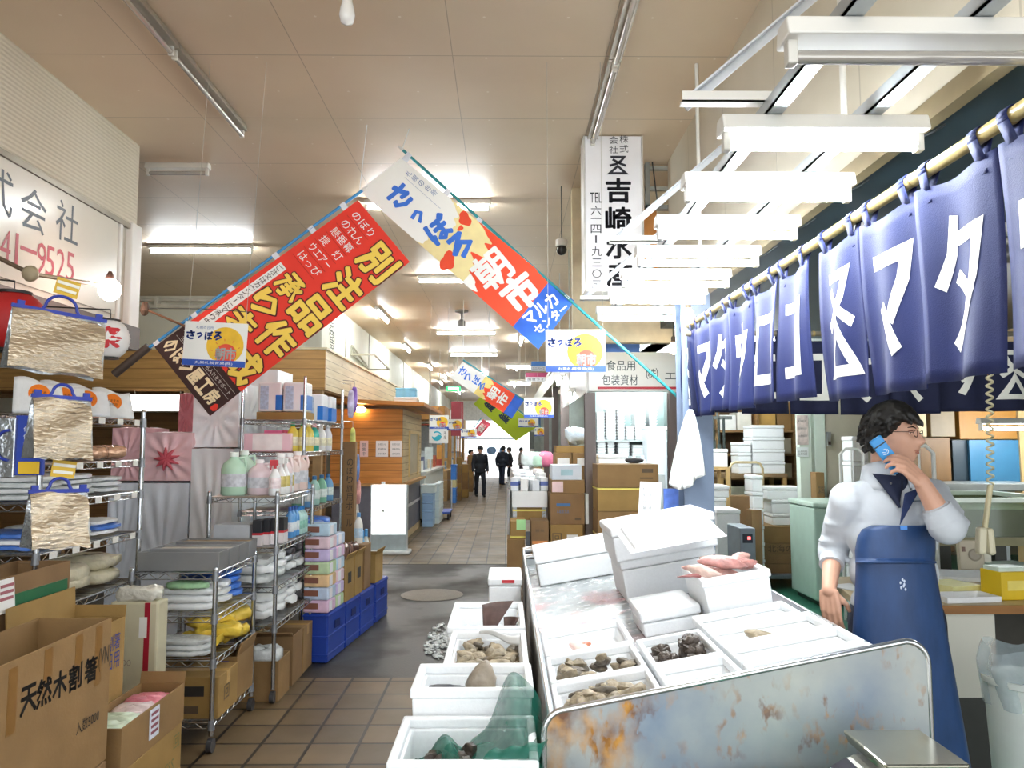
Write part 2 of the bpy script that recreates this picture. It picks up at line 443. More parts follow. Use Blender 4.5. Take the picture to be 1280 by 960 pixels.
# lit runs on the left upper wall side, along the aisle
for i, (px, py) in enumerate(((478, 392), (508, 433), (537, 457), (551, 477))):
    c = PZ(px, py, CEIL - 0.02)
    strip('ceiling_light', nth(i) + ' glass strip light from the camera hung along the far left aisle ceiling', 1.25, (c.x, c.y, zc), PI / 2, True, fat=0.05)
for i, y in enumerate((17.0, 23.0, 30.0, 37.0)):  # extra tubes, added to brighten the distant part of the aisle
    strip('ceiling_light', nth(i) + ' added strip light brightening the far right side of the aisle', 1.24, (0.35, y, zc), PI / 2, True)
for i, y in enumerate((26.0, 34.0)):  # likewise added for brightness, at the far left
    strip('ceiling_light', nth(i) + ' added strip light brightening the far left end of the aisle', 1.24, (-2.1, y, zc), PI / 2, True)
# ceiling unit above the aisle
a = PZ(577, 388, CEIL)
t = thing('ceiling_sensor', 'small grey speaker unit on a stem under the aisle ceiling', 'speaker', (a.x, a.y, CEIL))
MB().lathe([(0.12, 0), (0.12, -0.03), (0.05, -0.05), (0.02, -0.06), (0.02, -0.16)], n=14).build('base', M('#7d7a72', 0.5), t, smooth=40)
MB().lathe([(0.02, -0.16), (0.07, -0.2), (0.07, -0.28), (0.0, -0.3)], n=14).build('horn', M('#6a6862', 0.5), t, smooth=40)
a = P(702, 312, 6.9)
t = thing('dome_camera', 'small dark security camera on the ceiling left of the hanging sign', 'camera', (a.x, 6.9, CEIL))
MB().tube([(0, 0, 0), (0, 0, a.z - CEIL + 0.1)], 0.006, 6).build('stem', M('#5a564f'), t)
MB().ball((0, 0, a.z - CEIL), 0.05, 0.05, 0.055, 12).build('camera_dome', M('#2b2a28', 0.25), t, smooth=60)
MB().lathe([(0.055, 0.03), (0.055, 0.09), (0.02, 0.11)], (0, 0, a.z - CEIL), 12).build('housing', M('#d9d5ca', 0.4), t, smooth=40)
# bare bulb at the top of the frame
a = P(434, 14, 3.1)
t = thing('bare_bulb', 'unlit white bulb hanging from the ceiling at the top of the view', 'bulb', (a.x, 3.1, CEIL))
MB().tube([(0, 0, 0), (0, 0, a.z - CEIL + 0.1)], 0.004, 6).build('cord', M('#d8d4c8'), t)
MB().lathe([(0.015, 0.1), (0.02, 0.07), (0.022, 0.04), (0.03, 0.01), (0.034, -0.02), (0.026, -0.05), (0.0, -0.062)], (0, 0, a.z - CEIL), 14).build('bulb', M('#f4f2ee', 0.2, var=0.0), t, smooth=60)
# ------------------------------------------------------------------ fish stall: lamp rack, curtains, pillar, hanging sign
STEEL = M('#c3c8ca', 0.28, 0.85, var=0.06)
GALV = M('#b9bfc2', 0.4, 0.6, var=0.08)
LZ = 2.665
names = ['unlit tube light nearest the camera on the rack over the fish table', 'nearest lit tube light on the rack over the fish table']
for i, y in enumerate((1.70, 2.22, 2.70, 3.21, 3.71, 4.21, 4.71, 5.36)):
    lab = names[i] if i < 2 else nth(i - 1) + ' lit tube light from the camera on the rack over the fish table'
    strip('rack_light', lab, 0.62, (0.955, y, LZ), 0, i > 0, 'tube lights on the rack over the fish table', fat=0.045, mat=WHITEP, ntube=1)
t = thing('lamp_rack', 'galvanised metal rack holding the row of tube lights over fish table', 'rack', (0.955, 3.5, LZ))
for x in (0.80, 1.10):
    MB().box(x - 0.025, x + 0.025, 1.35, 5.65, LZ, LZ + 0.006).box(x - 0.025, x - 0.019, 1.35, 5.65, LZ, LZ + 0.04).build('rail', GALV, t, world=True)
for y in (2.22, 3.8, 5.36):
    MB().box(0.53, 0.83, y - 0.02, y + 0.02, LZ + 0.042, LZ + 0.047).box(0.53, 0.83, y - 0.02, y - 0.016, LZ + 0.042, LZ + 0.075).build('cross_bar', WHITEP, t, world=True)
    a, b = Vector((0.55, y + 0.03, LZ + 0.07)), Vector((BHX - 0.002, y + 0.03, LZ + 0.79))
    d = (b - a); ln = d.length; an = math.atan2(d.z, d.x)
    MB().cbox((a + b) / 2, ln, 0.035, 0.006, ry=-an).cbox((a + b) / 2 + Vector((0, 0.017, -0.015)), ln, 0.004, 0.035, ry=-an).build('stay', M('#cfd4da', 0.35, 0.5), t, world=True)
for y in (2.6, 4.6):
    MB().tube([(1.2, y, LZ + 0.05), (1.2, y, CEIL - 0.01)], 0.012, 8).build('hanger_rod', WHITEP, t, world=True, smooth=50)
for i, y in enumerate((2.35, 2.85, 3.36, 3.86)):
    MB().tube([(1.16 + 0.05 * k, y + 0.02 * math.sin(k * 1.3 + i), LZ + 0.02 - 0.05 * math.sin(PI * k / 5) + (0.004 * k)) for k in range(6)], 0.004, 6).build('wire', M('#33383c'), t, world=True)

# --- curtain strokes: polylines in a unit cell (x 0..1 right, y 0..1 up), width w
GL = {
 'マ': ([[(0.10, 0.86), (0.90, 0.86), (0.80, 0.66), (0.50, 0.36)], [(0.28, 0.50), (0.62, 0.12)]], 0.15),
 'タ': ([[(0.42, 0.95), (0.30, 0.68), (0.08, 0.46)], [(0.36, 0.78), (0.86, 0.78), (0.76, 0.48), (0.58, 0.24), (0.26, 0.04)], [(0.36, 0.52), (0.74, 0.34)]], 0.13),
 'ウ': ([[(0.50, 0.96), (0.50, 0.78)], [(0.14, 0.52), (0.14, 0.76), (0.86, 0.76), (0.80, 0.46), (0.62, 0.20), (0.34, 0.05)]], 0.14),
 'ロ': ([[(0.14, 0.84), (0.86, 0.84), (0.86, 0.10), (0.14, 0.10), (0.14, 0.84)]], 0.15),
 'コ': ([[(0.12, 0.82), (0.86, 0.82), (0.86, 0.12), (0.08, 0.12)]], 0.15),
 'mark': ([[(0.16, 0.92), (0.80, 0.92), (0.66, 0.72), (0.44, 0.56), (0.12, 0.46)], [(0.26, 0.80), (0.52, 0.62), (0.88, 0.46)], [(0.50, 0.44), (0.12, 0.06), (0.88, 0.06), (0.50, 0.44)]], 0.12),
}
def strokes(mb, key, x0, y0, w, h, fn, step=0.02):
    """thick mitred strokes of a sign, sampled finely, each point mapped by fn(x, y)"""
    lines, wd = GL[key]; wd *= (w + h) / 2
    for ln in lines:
        p = [Vector((x0 + q[0] * w, y0 + q[1] * h)) for q in ln]
        closed = (p[0] - p[-1]).length < 1e-6
        n = len(p); L, Rr = [], []
        for i in range(n):
            a = p[i - 1] if i > 0 else (p[n - 2] if closed else None)
            b = p[i + 1] if i < n - 1 else (p[1] if closed else None)
            d1 = (p[i] - a).normalized() if a is not None else None
            d2 = (b - p[i]).normalized() if b is not None else None
            if d1 is None: d1 = d2
            if d2 is None: d2 = d1
            n1, n2 = Vector((-d1.y, d1.x)), Vector((-d2.y, d2.x))
            m = (n1 + n2); m = m.normalized() if m.length > 1e-5 else n1
            k = wd / 2 / max(0.35, m.dot(n1))
            L.append(p[i] + m * k); Rr.append(p[i] - m * k)
        for i in range(n - 1):
            s = max(1, int((p[i + 1] - p[i]).length / step))
            vs = []
            for k in range(s + 1):
                u = k / s
                l = L[i].lerp(L[i + 1], u); r = Rr[i].lerp(Rr[i + 1], u)
                for q in range(5):
                    c = l.lerp(r, q / 4); vs.append(fn(c.x, c.y))
            mb.add(vs, [(k * 5 + q, k * 5 + q + 1, (k + 1) * 5 + q + 1, (k + 1) * 5 + q) for k in range(s) for q in range(4)])
    return mb
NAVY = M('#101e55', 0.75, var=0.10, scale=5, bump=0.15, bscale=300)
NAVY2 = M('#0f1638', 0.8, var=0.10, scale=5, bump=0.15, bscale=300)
DYE = M('#f1efe4', 0.8, var=0.04, scale=20)
def noren(label, org, U, Wn, chars, w, drop, mat, both=False, seed=1, top_sag=0.02, letter=(0.70, 0.72, 0.13)):
    """split curtain hung from org along unit U, out-facing Wn; chars in reading order along U"""
    rnd = random.Random(seed)
    t = thing('noren_curtain', label, 'curtain', org, 0)
    U = Vector(U); Wn = Vector(Wn)
    for i, ch in enumerate(chars):
        ph, am = rnd.uniform(0, 6), rnd.uniform(0.010, 0.020)
        tw = rnd.uniform(-0.02, 0.03)
        def fn(x, y, off=0.0, ph=ph, am=am, i=i, tw=tw):     # x 0..w, y 0 (bottom) .. drop (top)
            v = 1 - y / drop
            top = y / drop
            sag = top_sag * (math.sin(2 * PI * x / w - PI / 2) * 0.5 + 0.5) * max(0, top - 0.5) * 2
            o = am * (0.35 + v) * math.sin(2 * PI * x / w * 1.4 + ph + 0.8 * v) + tw * v * (x / w - 0.5) + 0.012 * math.sin(5 * x + 3 * v + i)
            return U * (i * w + x + 0.006 * v * math.sin(3 * v + ph)) + Wn * (o + off) + Vector((0, 0, -0.05 - (drop - y) - sag + 0.012 * v * math.sin(ph + 2)))
        g = 0.006
        pn = MB().grid(lambda a, b: fn(g + a * (w - 2 * g), b * drop), 16, 14)
        for tx in (0.17, 0.83):
            x = tx * w
            pts = [fn(x, drop - 0.01) + Wn * 0.0]
            for k in range(9):
                an = -0.6 + k * (PI + 1.2) / 8
                pts.append(U * (i * w + x) + Wn * (0.024 * math.cos(an)) + Vector((0, 0, 0.024 * math.sin(an))))
            pts.append(fn(x, drop - 0.05))
            for s in range(len(pts) - 1):
                a, b = pts[s], pts[s + 1]; q = U * 0.02
                pn.add([a - q, a + q, b + q, b - q], [(0, 1, 2, 3)])
        p = pn.build('panel', mat, t, thick=0.0025, smooth=60)
        lw, lh, ly = letter
        bx, by = (1 - lw) / 2 * w, ly * drop
        for sgn in ((1, -1) if both else (1,)):
            strokes(MB(), ch, bx, by, lw * w, lh * drop, lambda x, y: fn(x, y, 0.003 * sgn)).build('lettering', DYE, p)
    return t
NX, NZ = 1.25, 2.49
noren('faded blue curtain lettered with six white signs, running from the pillar along the pole', (NX, 5.34, NZ), (0, -1, 0), (-1, 0, 0), ['mark', 'マ', 'タ', 'ウ', 'ロ', 'コ'], 0.381, 0.57, NAVY, seed=3)
noren('deep blue curtain with big white signs hanging nearest the camera above the counter man', (NX, 2.97, NZ), (0, -1, 0), (-1, 0, 0), ['mark', 'マ', 'タ', 'ウ', 'ロ'], 0.365, 0.58, NAVY, seed=11)
BNY = 5.02
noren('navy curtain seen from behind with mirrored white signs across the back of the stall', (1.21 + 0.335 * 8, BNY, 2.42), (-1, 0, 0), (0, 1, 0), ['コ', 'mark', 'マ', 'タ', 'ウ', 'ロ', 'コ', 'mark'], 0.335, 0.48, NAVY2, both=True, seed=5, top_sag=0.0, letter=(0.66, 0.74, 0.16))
BAMB = M('#b8a36a', 0.35, var=0.15, scale=6)
def pole(label, a, b, r, mat, joints=True):
    t = thing('curtain_pole', label, 'pole', (Vector(a) + Vector(b)) / 2)
    a, b = Vector(a), Vector(b)
    MB().tube([a, b], r, 12).build('rod', mat, t, world=True, smooth=50)
    n = int((b - a).length / 0.42)
    for i in range(1, n):
        c = a.lerp(b, i / n); d = (b - a).normalized()
        MB().tube([c - d * 0.008, c - d * 0.003, c + d * 0.003, c + d * 0.008], [r * 1.02, r * 1.12, r * 1.12, r * 1.02], 12).build('node_ring', M('#8f7a48', 0.5), t, world=True, smooth=50)
pole('bamboo pole carrying the two blue curtains along the stall front', (NX, 5.45, NZ), (NX, 0.9, NZ), 0.02, BAMB)
pole('pole carrying the navy curtain at the back of the stall', (1.2, BNY, 2.42), (4.2, BNY, 2.42), 0.018, M('#6f6654', 0.5))
# pillar
t = thing('pillar', 'blue-grey painted steel column at the far corner of the fish stall', 'pillar', (1.30, 5.22, 0))
BLUEG = M('#7f8fa8', 0.45, 0.2, var=0.12, scale=5)
MB().box(1.20, 1.40, 5.13, 5.145, 0, BHZ - 0.03).box(1.20, 1.40, 5.31, 5.325, 0, BHZ - 0.03).box(1.293, 1.307, 5.145, 5.31, 0, BHZ - 0.03).build('column', BLUEG, t, world=True)
MB().box(1.16, 1.44, 5.09, 5.36, 0, 0.015).build('base_plate', BLUEG, t, world=True)
n = P(838, 628, 5.1)
tag(MB().box(n.x - 0.04, n.x + 0.06, 5.118, 5.128, n.z - 0.09, n.z + 0.09).build('notice', M('#4f6fc0', 0.5, var=0.25, scale=20), world=True), 'small blue and white notice stuck on the steel pillar', 'notice')
# towel hanging from the pole end
tw = P(862, 512, 5.0); tb = P(856, 612, 5.0)
def towel(u, v):
    r = 0.012 + 0.14 * v ** 0.8
    x = (u - 0.5) * 2
    return Vector((tw.x + (tb.x - tw.x) * v + r * x * (1 - 0.12 * v) - 0.02 * v * x, 4.98 + 0.035 * v * math.cos(x * 9 + 1) - 0.03 * v, tw.z + (tb.z - tw.z) * v * (0.90 + 0.10 * math.sin(2.0 * x + 2.2))))
tag(MB().grid(towel, 36, 20).build('towel', M('#f4f4f2', 0.85, var=0.03, bump=0.2, bscale=80), world=True, thick=0.006, smooth=80), 'white towel hung up beside the blue-grey pillar', 'towel')
# warm lit bulbs at the far end of the pole
WARM = M('#ffe2b8', 0.3, emit=16, var=0)
for px, py, y, lab in ((866, 396, 5.0, 'glowing bulb at the far end of the bamboo curtain pole'), (846, 436, 6.6, 'glowing bulb lower down behind the pillar by the packaging shop')):
    c = P(px, py, y)
    t = thing('light_bulb', lab, 'bulb', (c.x - 0.03, c.y, c.z))
    MB().lathe([(0.0, -0.05), (0.03, -0.035), (0.042, 0), (0.03, 0.035), (0.016, 0.06)], n=14).build('glass', WARM, t, smooth=60)
    MB().lathe([(0.018, 0.055), (0.02, 0.1), (0.012, 0.11)], n=12).build('socket', M('#5a4c3c'), t, smooth=40)
    MB().tube([(0, 0, 0.1), (0.0, 0, BHZ - c.z - 0.03 if y < 6 else 1.4)], 0.005, 6).build('cord', M('#3a3632'), t)

# hanging sign of the fish shop
a, b = P(731, 170, 5.72), P(804, 362, 5.72)
x0, x1, zb = a.x, b.x, b.z; sw = x1 - x0
t = thing('hanging_sign', 'tall white hanging sign with black brush lettering and a telephone number', 'sign', ((x0 + x1) / 2, 5.8, CEIL - 0.01))
MB().box(x0, x1, 5.72, 5.92, zb, CEIL - 0.01).build('sign_box', M('#e9e8ea', 0.35, var=0.02), t, world=True, bevel=0.006)
MB().box(x0 - 0.012, x0 - 0.001, 5.715, 5.925, zb - 0.01, CEIL - 0.011).box(x1 + 0.001, x1 + 0.012, 5.715, 5.925, zb - 0.01, CEIL - 0.011).box(x0, x1, 5.715, 5.925, zb - 0.014, zb - 0.001).build('edge_frame', M('#cfcdc6', 0.4, 0.3), t, world=True)
INK = M('#23252e', 0.5, var=0.05)
lt = MB(); yy = 5.716; H = CEIL - zb
def SP(px, py): q = P(px, py, yy); return Vector((q.x, yy, q.z))
X, Z = (1, 0, 0), (0, 0, 1)
for ch, px, py, w, h in (('株', 780, 174, 11, 10), ('式', 780, 186, 11, 10), ('会', 767, 175, 11, 10), ('社', 767, 187, 11, 10),
        ('吉', 773, 238, 30, 30), ('崎', 773, 274, 31, 30), ('水', 774, 309, 31, 28), ('産', 775, 343, 31, 28),
        ('TEL', 745, 247, 15, 13), ('六', 745, 263, 13, 12), ('一', 745, 273, 13, 3), ('四', 745, 286, 13, 11), ('九', 746, 314, 13, 12), ('三', 746, 328, 12, 10), ('〇', 746, 342, 12, 11), ('三', 746, 355, 12, 9)):
    fit(lt, ch, SP(px, py), X, Z, w * 5.85 / F, h * 5.85 / F, 0.03 if h > 20 else 0.02)
q = SP(745, 299); lt.box(q.x - 0.006, q.x + 0.006, yy - 0.001, yy, q.z - 0.03, q.z + 0.03)
q = SP(759, 218); strokes(lt, 'mark', q.x, q.z, 0.165, 0.15, lambda x, y: Vector((x, yy - 0.001, y)))
lt.build('lettering', INK, t, world=True)
# transom frame in the wall gap to the right of the sign
ta, tb2 = P(806, 182, 6.32), P(853, 262, 6.32)
t = thing('transom_frame', 'grey metal transom frame in the gap right of the hanging sign', 'window frame', ((ta.x + tb2.x) / 2, 6.32, tb2.z))
fr = MB(); w_ = 0.035
fr.box(ta.x, tb2.x, 6.3, 6.36, ta.z - w_, ta.z).box(ta.x, tb2.x, 6.3, 6.36, tb2.z, tb2.z + w_).box(ta.x, ta.x + w_, 6.3, 6.36, tb2.z, ta.z).box(tb2.x - w_, tb2.x, 6.3, 6.36, tb2.z, ta.z)
fr.build('frame', M('#8d8f8c', 0.4, 0.5), t, world=True)
for k in (0.3, 0.62): MB().box(ta.x, tb2.x, 6.31, 6.35, tb2.z + (ta.z - tb2.z) * k, tb2.z + (ta.z - tb2.z) * k + 0.03).build('bar', M('#a5a69f', 0.4, 0.4), t, world=True)
MB().tube([(ta.x + 0.04, 6.29, ta.z), (ta.x + 0.1, 6.29, tb2.z)], 0.006, 6).build('cable', M('#3a3a3a'), t, world=True)
struct(MB().box(0.62, 1.62, 6.95, 7.05, 2.62, CEIL), 'wall_gap', M('#d8c9a8', 0.6))
pb, pe = P(803, 262, 6.4), P(822, 350, 6.4)
tag(MB().box(pb.x - 0.05, pe.x, 6.4, 6.42, pe.z, pb.z).build('wood_board', M('#b8793a', 0.5, var=0.2, stretch=(1, 1, 0.1)), world=True), 'brown wooden board behind the right edge of the hanging sign', 'board')

# ------------------------------------------------------------------ tilted steel fish table
TS = 0.17; TA = math.atan(TS)
def zr(x): return 0.95 + TS * (x - 0.12)
def rust_mat():
    k = NT('rusted_steel'); x = k.xyz()
    n1 = k.noise(2.2); n2 = k.noise(14, detail=6)
    base = k.ramp(k.noise(3.4, None, 6), 0.3, C('#7388a0'), 0.7, C('#b4bab6'))
    base = k.mix(k.ramp(k.noise(1.1), 0.45, (0, 0, 0, 1), 0.75, (0.5, 0.5, 0.5, 1)), base, C('#b5ab90'))
    mp = k.n('Mapping', Scale=(1, 1, 0.55)); k.l(k.tc.outputs['Object'], mp.inputs[0])
    sp = k.math('MULTIPLY', k.ramp(k.noise(38, mp.outputs[0], 3), 0.54, (0, 0, 0, 1), 0.66, (1, 1, 1, 1)), k.ramp(k.noise(6, None, 3), 0.43, (0, 0, 0, 1), 0.60, (1, 1, 1, 1)))
    left = k.ramp(k.math('ADD', x[0], k.math('MULTIPLY', k.noise(6, mp.outputs[0], 5), 0.45)), -0.16, (1, 1, 1, 1), -0.02, (0, 0, 0, 1))
    up = k.ramp(k.math('ADD', x[2], k.math('MULTIPLY', k.noise(5, mp.outputs[0]), 0.25)), 0.35, (0.15, 0.15, 0.15, 1), 0.8, (1, 1, 1, 1))
    streak = k.math('MULTIPLY', left, k.ramp(k.noise(12, mp.outputs[0], 6), 0.40, (0.05,) * 3 + (1,), 0.62, (1,) * 3 + (1,)))
    fac = k.math('MINIMUM', 1.0, k.math('ADD', k.math('MULTIPLY', k.math('MULTIPLY', sp, up), 0.75), k.math('MULTIPLY', streak, 0.9)))
    rust = k.ramp(n2, 0.38, C('#6b3d17'), 0.6, C('#c48f45'))
    k.l(k.mix(fac, base, rust), k.b.inputs['Base Color'])
    k.l(k.math('MULTIPLY', k.math('SUBTRACT', 1.0, fac), 0.35), k.b.inputs['Metallic'])
    k.l(k.math('MULTIPLY_ADD', fac, 0.3, 0.52), k.b.inputs['Roughness']); k.bump(n2, 0.15, 0.004); return k.m
RUST = rust_mat()
def wet_mat():
    k = NT('wet_steel_with_pink_stains'); n = k.noise(4.5); n2 = k.noise(18)
    base = k.ramp(n2, 0.35, C('#a9b0b4'), 0.65, C('#dfe3e3'))
    x = k.xyz()
    m = k.math('MULTIPLY', k.ramp(n, 0.5, (0, 0, 0, 1), 0.62, (1, 1, 1, 1)), k.ramp(k.math('ABSOLUTE', x[1]), 0.2, (1, 1, 1, 1), 0.75, (0, 0, 0, 1)))
    k.l(k.mix(k.math('MULTIPLY', m, 0.55), base, C('#d86a72')), k.b.inputs['Base Color'])
    k.b.inputs['Metallic'].default_value = 0.35; k.l(k.math('MULTIPLY_ADD', n2, 0.3, 0.1), k.b.inputs['Roughness']); k.bump(n2, 0.4, 0.006); return k.m
t = thing('fish_table', 'tilted stainless steel display table with a rust-spotted end panel', 'table', (0.62, 3.6, 0))
XL, XR, YN, YF = 0.12, 1.12, 2.12, 5.28
FD = 0.10
MB().add([(XL, YN, zr(XL) - FD), (XR, YN, zr(XR) - FD), (XR, YF, zr(XR) - FD), (XL, YF, zr(XL) - FD), (XL, YN, zr(XL) - FD - 0.04), (XR, YN, zr(XR) - FD - 0.04), (XR, YF, zr(XR) - FD - 0.04), (XL, YF, zr(XL) - FD - 0.04)],
    [(0, 1, 2, 3), (7, 6, 5, 4), (0, 4, 5, 1), (1, 5, 6, 2), (2, 6, 7, 3), (3, 7, 4, 0)]).build('table_top', wet_mat(), t, world=True)
# end panel with rounded upper corners
def panel_outline(x0, x1, zb, r=0.06):
    pts = [(x0, zb), (x1, zb)]
    for k in range(7):
        a = k * (PI / 2) / 6; pts.append((x1 - r + r * math.cos(a), zr(x1) + 0.02 - r + r * math.sin(a)))
    for k in range(7):
        a = PI / 2 + k * (PI / 2) / 6; pts.append((x0 + r + r * math.cos(a), zr(x0) + 0.02 - r + r * math.sin(a)))
    return pts
po = panel_outline(0.105, 1.15, 0.12)
MB().poly([(x, YN - 0.012, z) for x, z in po], (0, 0.012, 0)).build('end_panel', RUST, t, world=True)
MB().tube([(x, YN - 0.006, z) for x, z in po[1:] + [po[0]]], 0.009, 8).build('rolled_edge', M('#d2d6d8', 0.22, 0.9, var=0.06), t, world=True, smooth=60)
MB().box(XL - 0.004, XL + 0.012, YN, YF, 0.46, zr(XL)).build('side_wall', M('#a39b90', 0.35, 0.55, var=0.15, scale=4), t, world=True, bevel=0.004)
MB().tube([(XL + 0.004, YN, zr(XL)), (XL + 0.004, YF, zr(XL))], 0.010, 8).build('rolled_edge', M('#dfe6ec', 0.2, 0.9, var=0.05), t, world=True, smooth=60)
MB().box(XR - 0.006, XR + 0.006, YN, YF, zr(XR) - FD - 0.06, zr(XR) - 0.05).build('side_wall', STEEL, t, world=True)
fb = MB()
for dz, yy in ((0.01, YF), (-0.045, YF + 0.02)): fb.tube([(XL, yy, zr(XL) + dz), (XR - 0.1, yy, zr(XR - 0.1) + dz)], 0.018, 8)
fb.build('end_rail', M('#d6d6d6', 0.15, 0.95, var=0.05), t, world=True, smooth=60)
MB().box(XL, XR, YF - 0.01, YF, 0.4, zr(XL) - 0.05).build('end_panel', STEEL, t, world=True)
for x in (0.2, 1.04):
    for y in (2.3, 3.7, 5.1):
        MB().box(x - 0.025, x + 0.025, y - 0.025, y + 0.025, 0, zr(x) - FD - 0.035).build('leg', GALV, t, world=True)
MB().box(0.2, 1.04, 2.28, 2.32, 0.28, 0.32).box(0.2, 1.04, 5.08, 5.12, 0.28, 0.32).build('leg_brace', GALV, t, world=True)

FOAM = M('#f3f5f6', 0.6, var=0.025, scale=90, bump=0.08, bscale=220)
def open_box_mb(w, d, h, t=0.022, base=0.02, taper=0.0):
    """hollow box with its base centred at the origin, one watertight mesh"""
    w0, d0 = w / 2 - taper, d / 2 - taper; w1, d1 = w / 2, d / 2
    a = [(-w0, -d0, 0), (w0, -d0, 0), (w0, d0, 0), (-w0, d0, 0)]
    b = [(-w1, -d1, h), (w1, -d1, h), (w1, d1, h), (-w1, d1, h)]
    c = [(-w1 + t, -d1 + t, h), (w1 - t, -d1 + t, h), (w1 - t, d1 - t, h), (-w1 + t, d1 - t, h)]
    e = [(-w0 + t, -d0 + t, base), (w0 - t, -d0 + t, base), (w0 - t, d0 - t, base), (-w0 + t, d0 - t, base)]
    f = [(3, 2, 1, 0), (12, 13, 14, 15)]
    for o in (0, 4, 8):
        for k in range(4): f.append((o + k, o + (k + 1) % 4, o + 4 + (k + 1) % 4, o + 4 + k))
    return MB().add(a + b + c + e, f)
FOAMS = {}
def foam(name, label, c, w, d, h, rot=(0, 0, 0), group=None, t=0.024, closed=False, mat=None, cat='foam box', rim=True):
    """styrofoam box standing with its base centre at c"""
    o = thing(name, label, cat, c, 0, group, rot)
    if closed:
        MB().box(-w / 2 + 0.006, w / 2 - 0.006, -d / 2 + 0.006, d / 2 - 0.006, 0, h - 0.045).build('box_body', mat or FOAM, o, bevel=0.008)
        MB().box(-w / 2, w / 2, -d / 2, d / 2, h - 0.042, h).build('lid', mat or FOAM, o, bevel=0.010)
    else:
        open_box_mb(w - 0.012, d - 0.012, h - 0.03, t, 0.02, 0.008).build('box_body', mat or FOAM, o, bevel=0.005)
        if rim:
            r = MB(); e = 0.0
            r.box(-w / 2, w / 2, -d / 2, -d / 2 + t, h - 0.03, h).box(-w / 2, w / 2, d / 2 - t, d / 2, h - 0.03, h).box(-w / 2, -w / 2 + t, -d / 2 + t, d / 2 - t, h - 0.03, h).box(w / 2 - t, w / 2, -d / 2 + t, d / 2 - t, h - 0.03, h)
            r.build('rim', mat or FOAM, o, bevel=0.006)
    return o
ROT = (0, -TA, 0)
def on_table(x, y, dz=0.0):
    """point over the table floor, in the floor's own tilted frame"""
    z = zr(x) - FD
    return Vector((x - math.sin(TA) * dz, y, z + math.cos(TA) * dz))
TM = Euler(ROT).to_matrix()
trays = []
def tray(label, x0, x1, y0, y1, h=0.085):
    cx, cy = (x0 + x1) / 2, (y0 + y1) / 2
    w = (x1 - x0) / math.cos(TA)
    o = foam('foam_tray', label, on_table(cx, cy, 0.002), w - 0.004, y1 - y0 - 0.004, h, ROT, 'foam trays on the steel fish table', 0.018)
    return (cx, cy, w, y1 - y0, h)
T = {}
T['a1'] = tray('white foam tray of oysters at the near left corner of the steel table', 0.15, 0.46, 2.14, 2.42)
T['a2'] = tray('white foam tray of grey oysters second along the left edge of the steel table', 0.15, 0.46, 2.43, 2.72)
T['a3'] = tray('white foam tray holding one pale squid piece at the left of the steel table', 0.15, 0.47, 2.73, 3.08)
T['b1'] = tray('nearly empty white foam tray in the near middle of the steel table', 0.47, 0.70, 2.14, 2.42)
T['b2'] = tray('white foam tray with two heaps of dark shells in middle of the steel table', 0.47, 0.70, 2.43, 2.74)
T['c1'] = tray('empty white foam tray at the near right corner of the steel table', 0.71, 1.09, 2.14, 2.30)
T['c2'] = tray('second empty white foam tray from the near right corner of the steel table', 0.71, 1.09, 2.31, 2.50)
T['c3'] = tray('white foam tray with one brown shell on the right of the steel table', 0.71, 1.08, 2.51, 2.72)
T['c4'] = tray('white foam tray with a row of tiny brown bits furthest along the table right edge', 0.71, 1.06, 2.73, 2.92)
# ---- shellfish
def rock_mesh(seed, sx, sy, sz, n=12, jit=0.22):
    rnd = random.Random(seed); a = [rnd.uniform(0, 6) for _ in range(6)]
    vs = MB().ball((0, 0, 0), 1, 1, 1, n)
    for p in vs.v:
        k = 1 + jit * (0.5 * math.sin(3.1 * p.x + a[0]) + 0.4 * math.sin(4.3 * p.y + a[1]) + 0.3 * math.sin(6 * p.z + a[2]) + 0.35 * math.sin(9 * p.x + 7 * p.y + a[3])) + rnd.uniform(-0.05, 0.05)
        p *= k; p.x *= sx; p.y *= sy; p.z *= sz
        p.x *= 1 - 0.28 * p.y / sy
    return vs
SHELLM = [M('#8d8069', 0.6, var=0.35, scale=28, bump=0.5, bscale=45), M('#6b6255', 0.55, var=0.4, scale=30, bump=0.5, bscale=45), M('#a2937a', 0.6, var=0.3, scale=25, bump=0.5, bscale=45)]
DARKM = M('#4a4038', 0.5, var=0.4, scale=30, bump=0.5, bscale=50)
PROTO = {}
def shell(kind, label, loc, rot, group, s=1.0):
    if kind not in PROTO: PROTO[kind] = []
    v = R.randrange(4)
    key = (kind, v)
    if key not in PROTO:
        if kind == 'oyster': mb, mt = rock_mesh(v + 1, 0.026, 0.040, 0.014), SHELLM[v % 3]
        elif kind == 'sea_snail': mb, mt = rock_mesh(v + 20, 0.02, 0.024, 0.016, jit=0.3), DARKM
        elif kind == 'sea_squirt': mb, mt = rock_mesh(v + 40, 0.03, 0.034, 0.028, jit=0.15), SHELLM[1]
        o = mb.build(kind, mt, smooth=70); PROTO[key] = o.data
        COL.objects.unlink(o); bpy.data.objects.remove(o)
    o = bpy.data.objects.new(kind, PROTO[key]); COL.objects.link(o)
    o.location = loc; o.rotation_euler = rot; o.scale = (s, s, s)
    return tag(o, label, kind.replace('_', ' '), group)
def in_tray(k, u, v, dz):
    cx, cy, w, d, h = T[k]
    return on_table(cx, cy, 0) + TM @ Vector((u * (w / 2 - 0.04), v * (d / 2 - 0.04), 0.040 + dz))
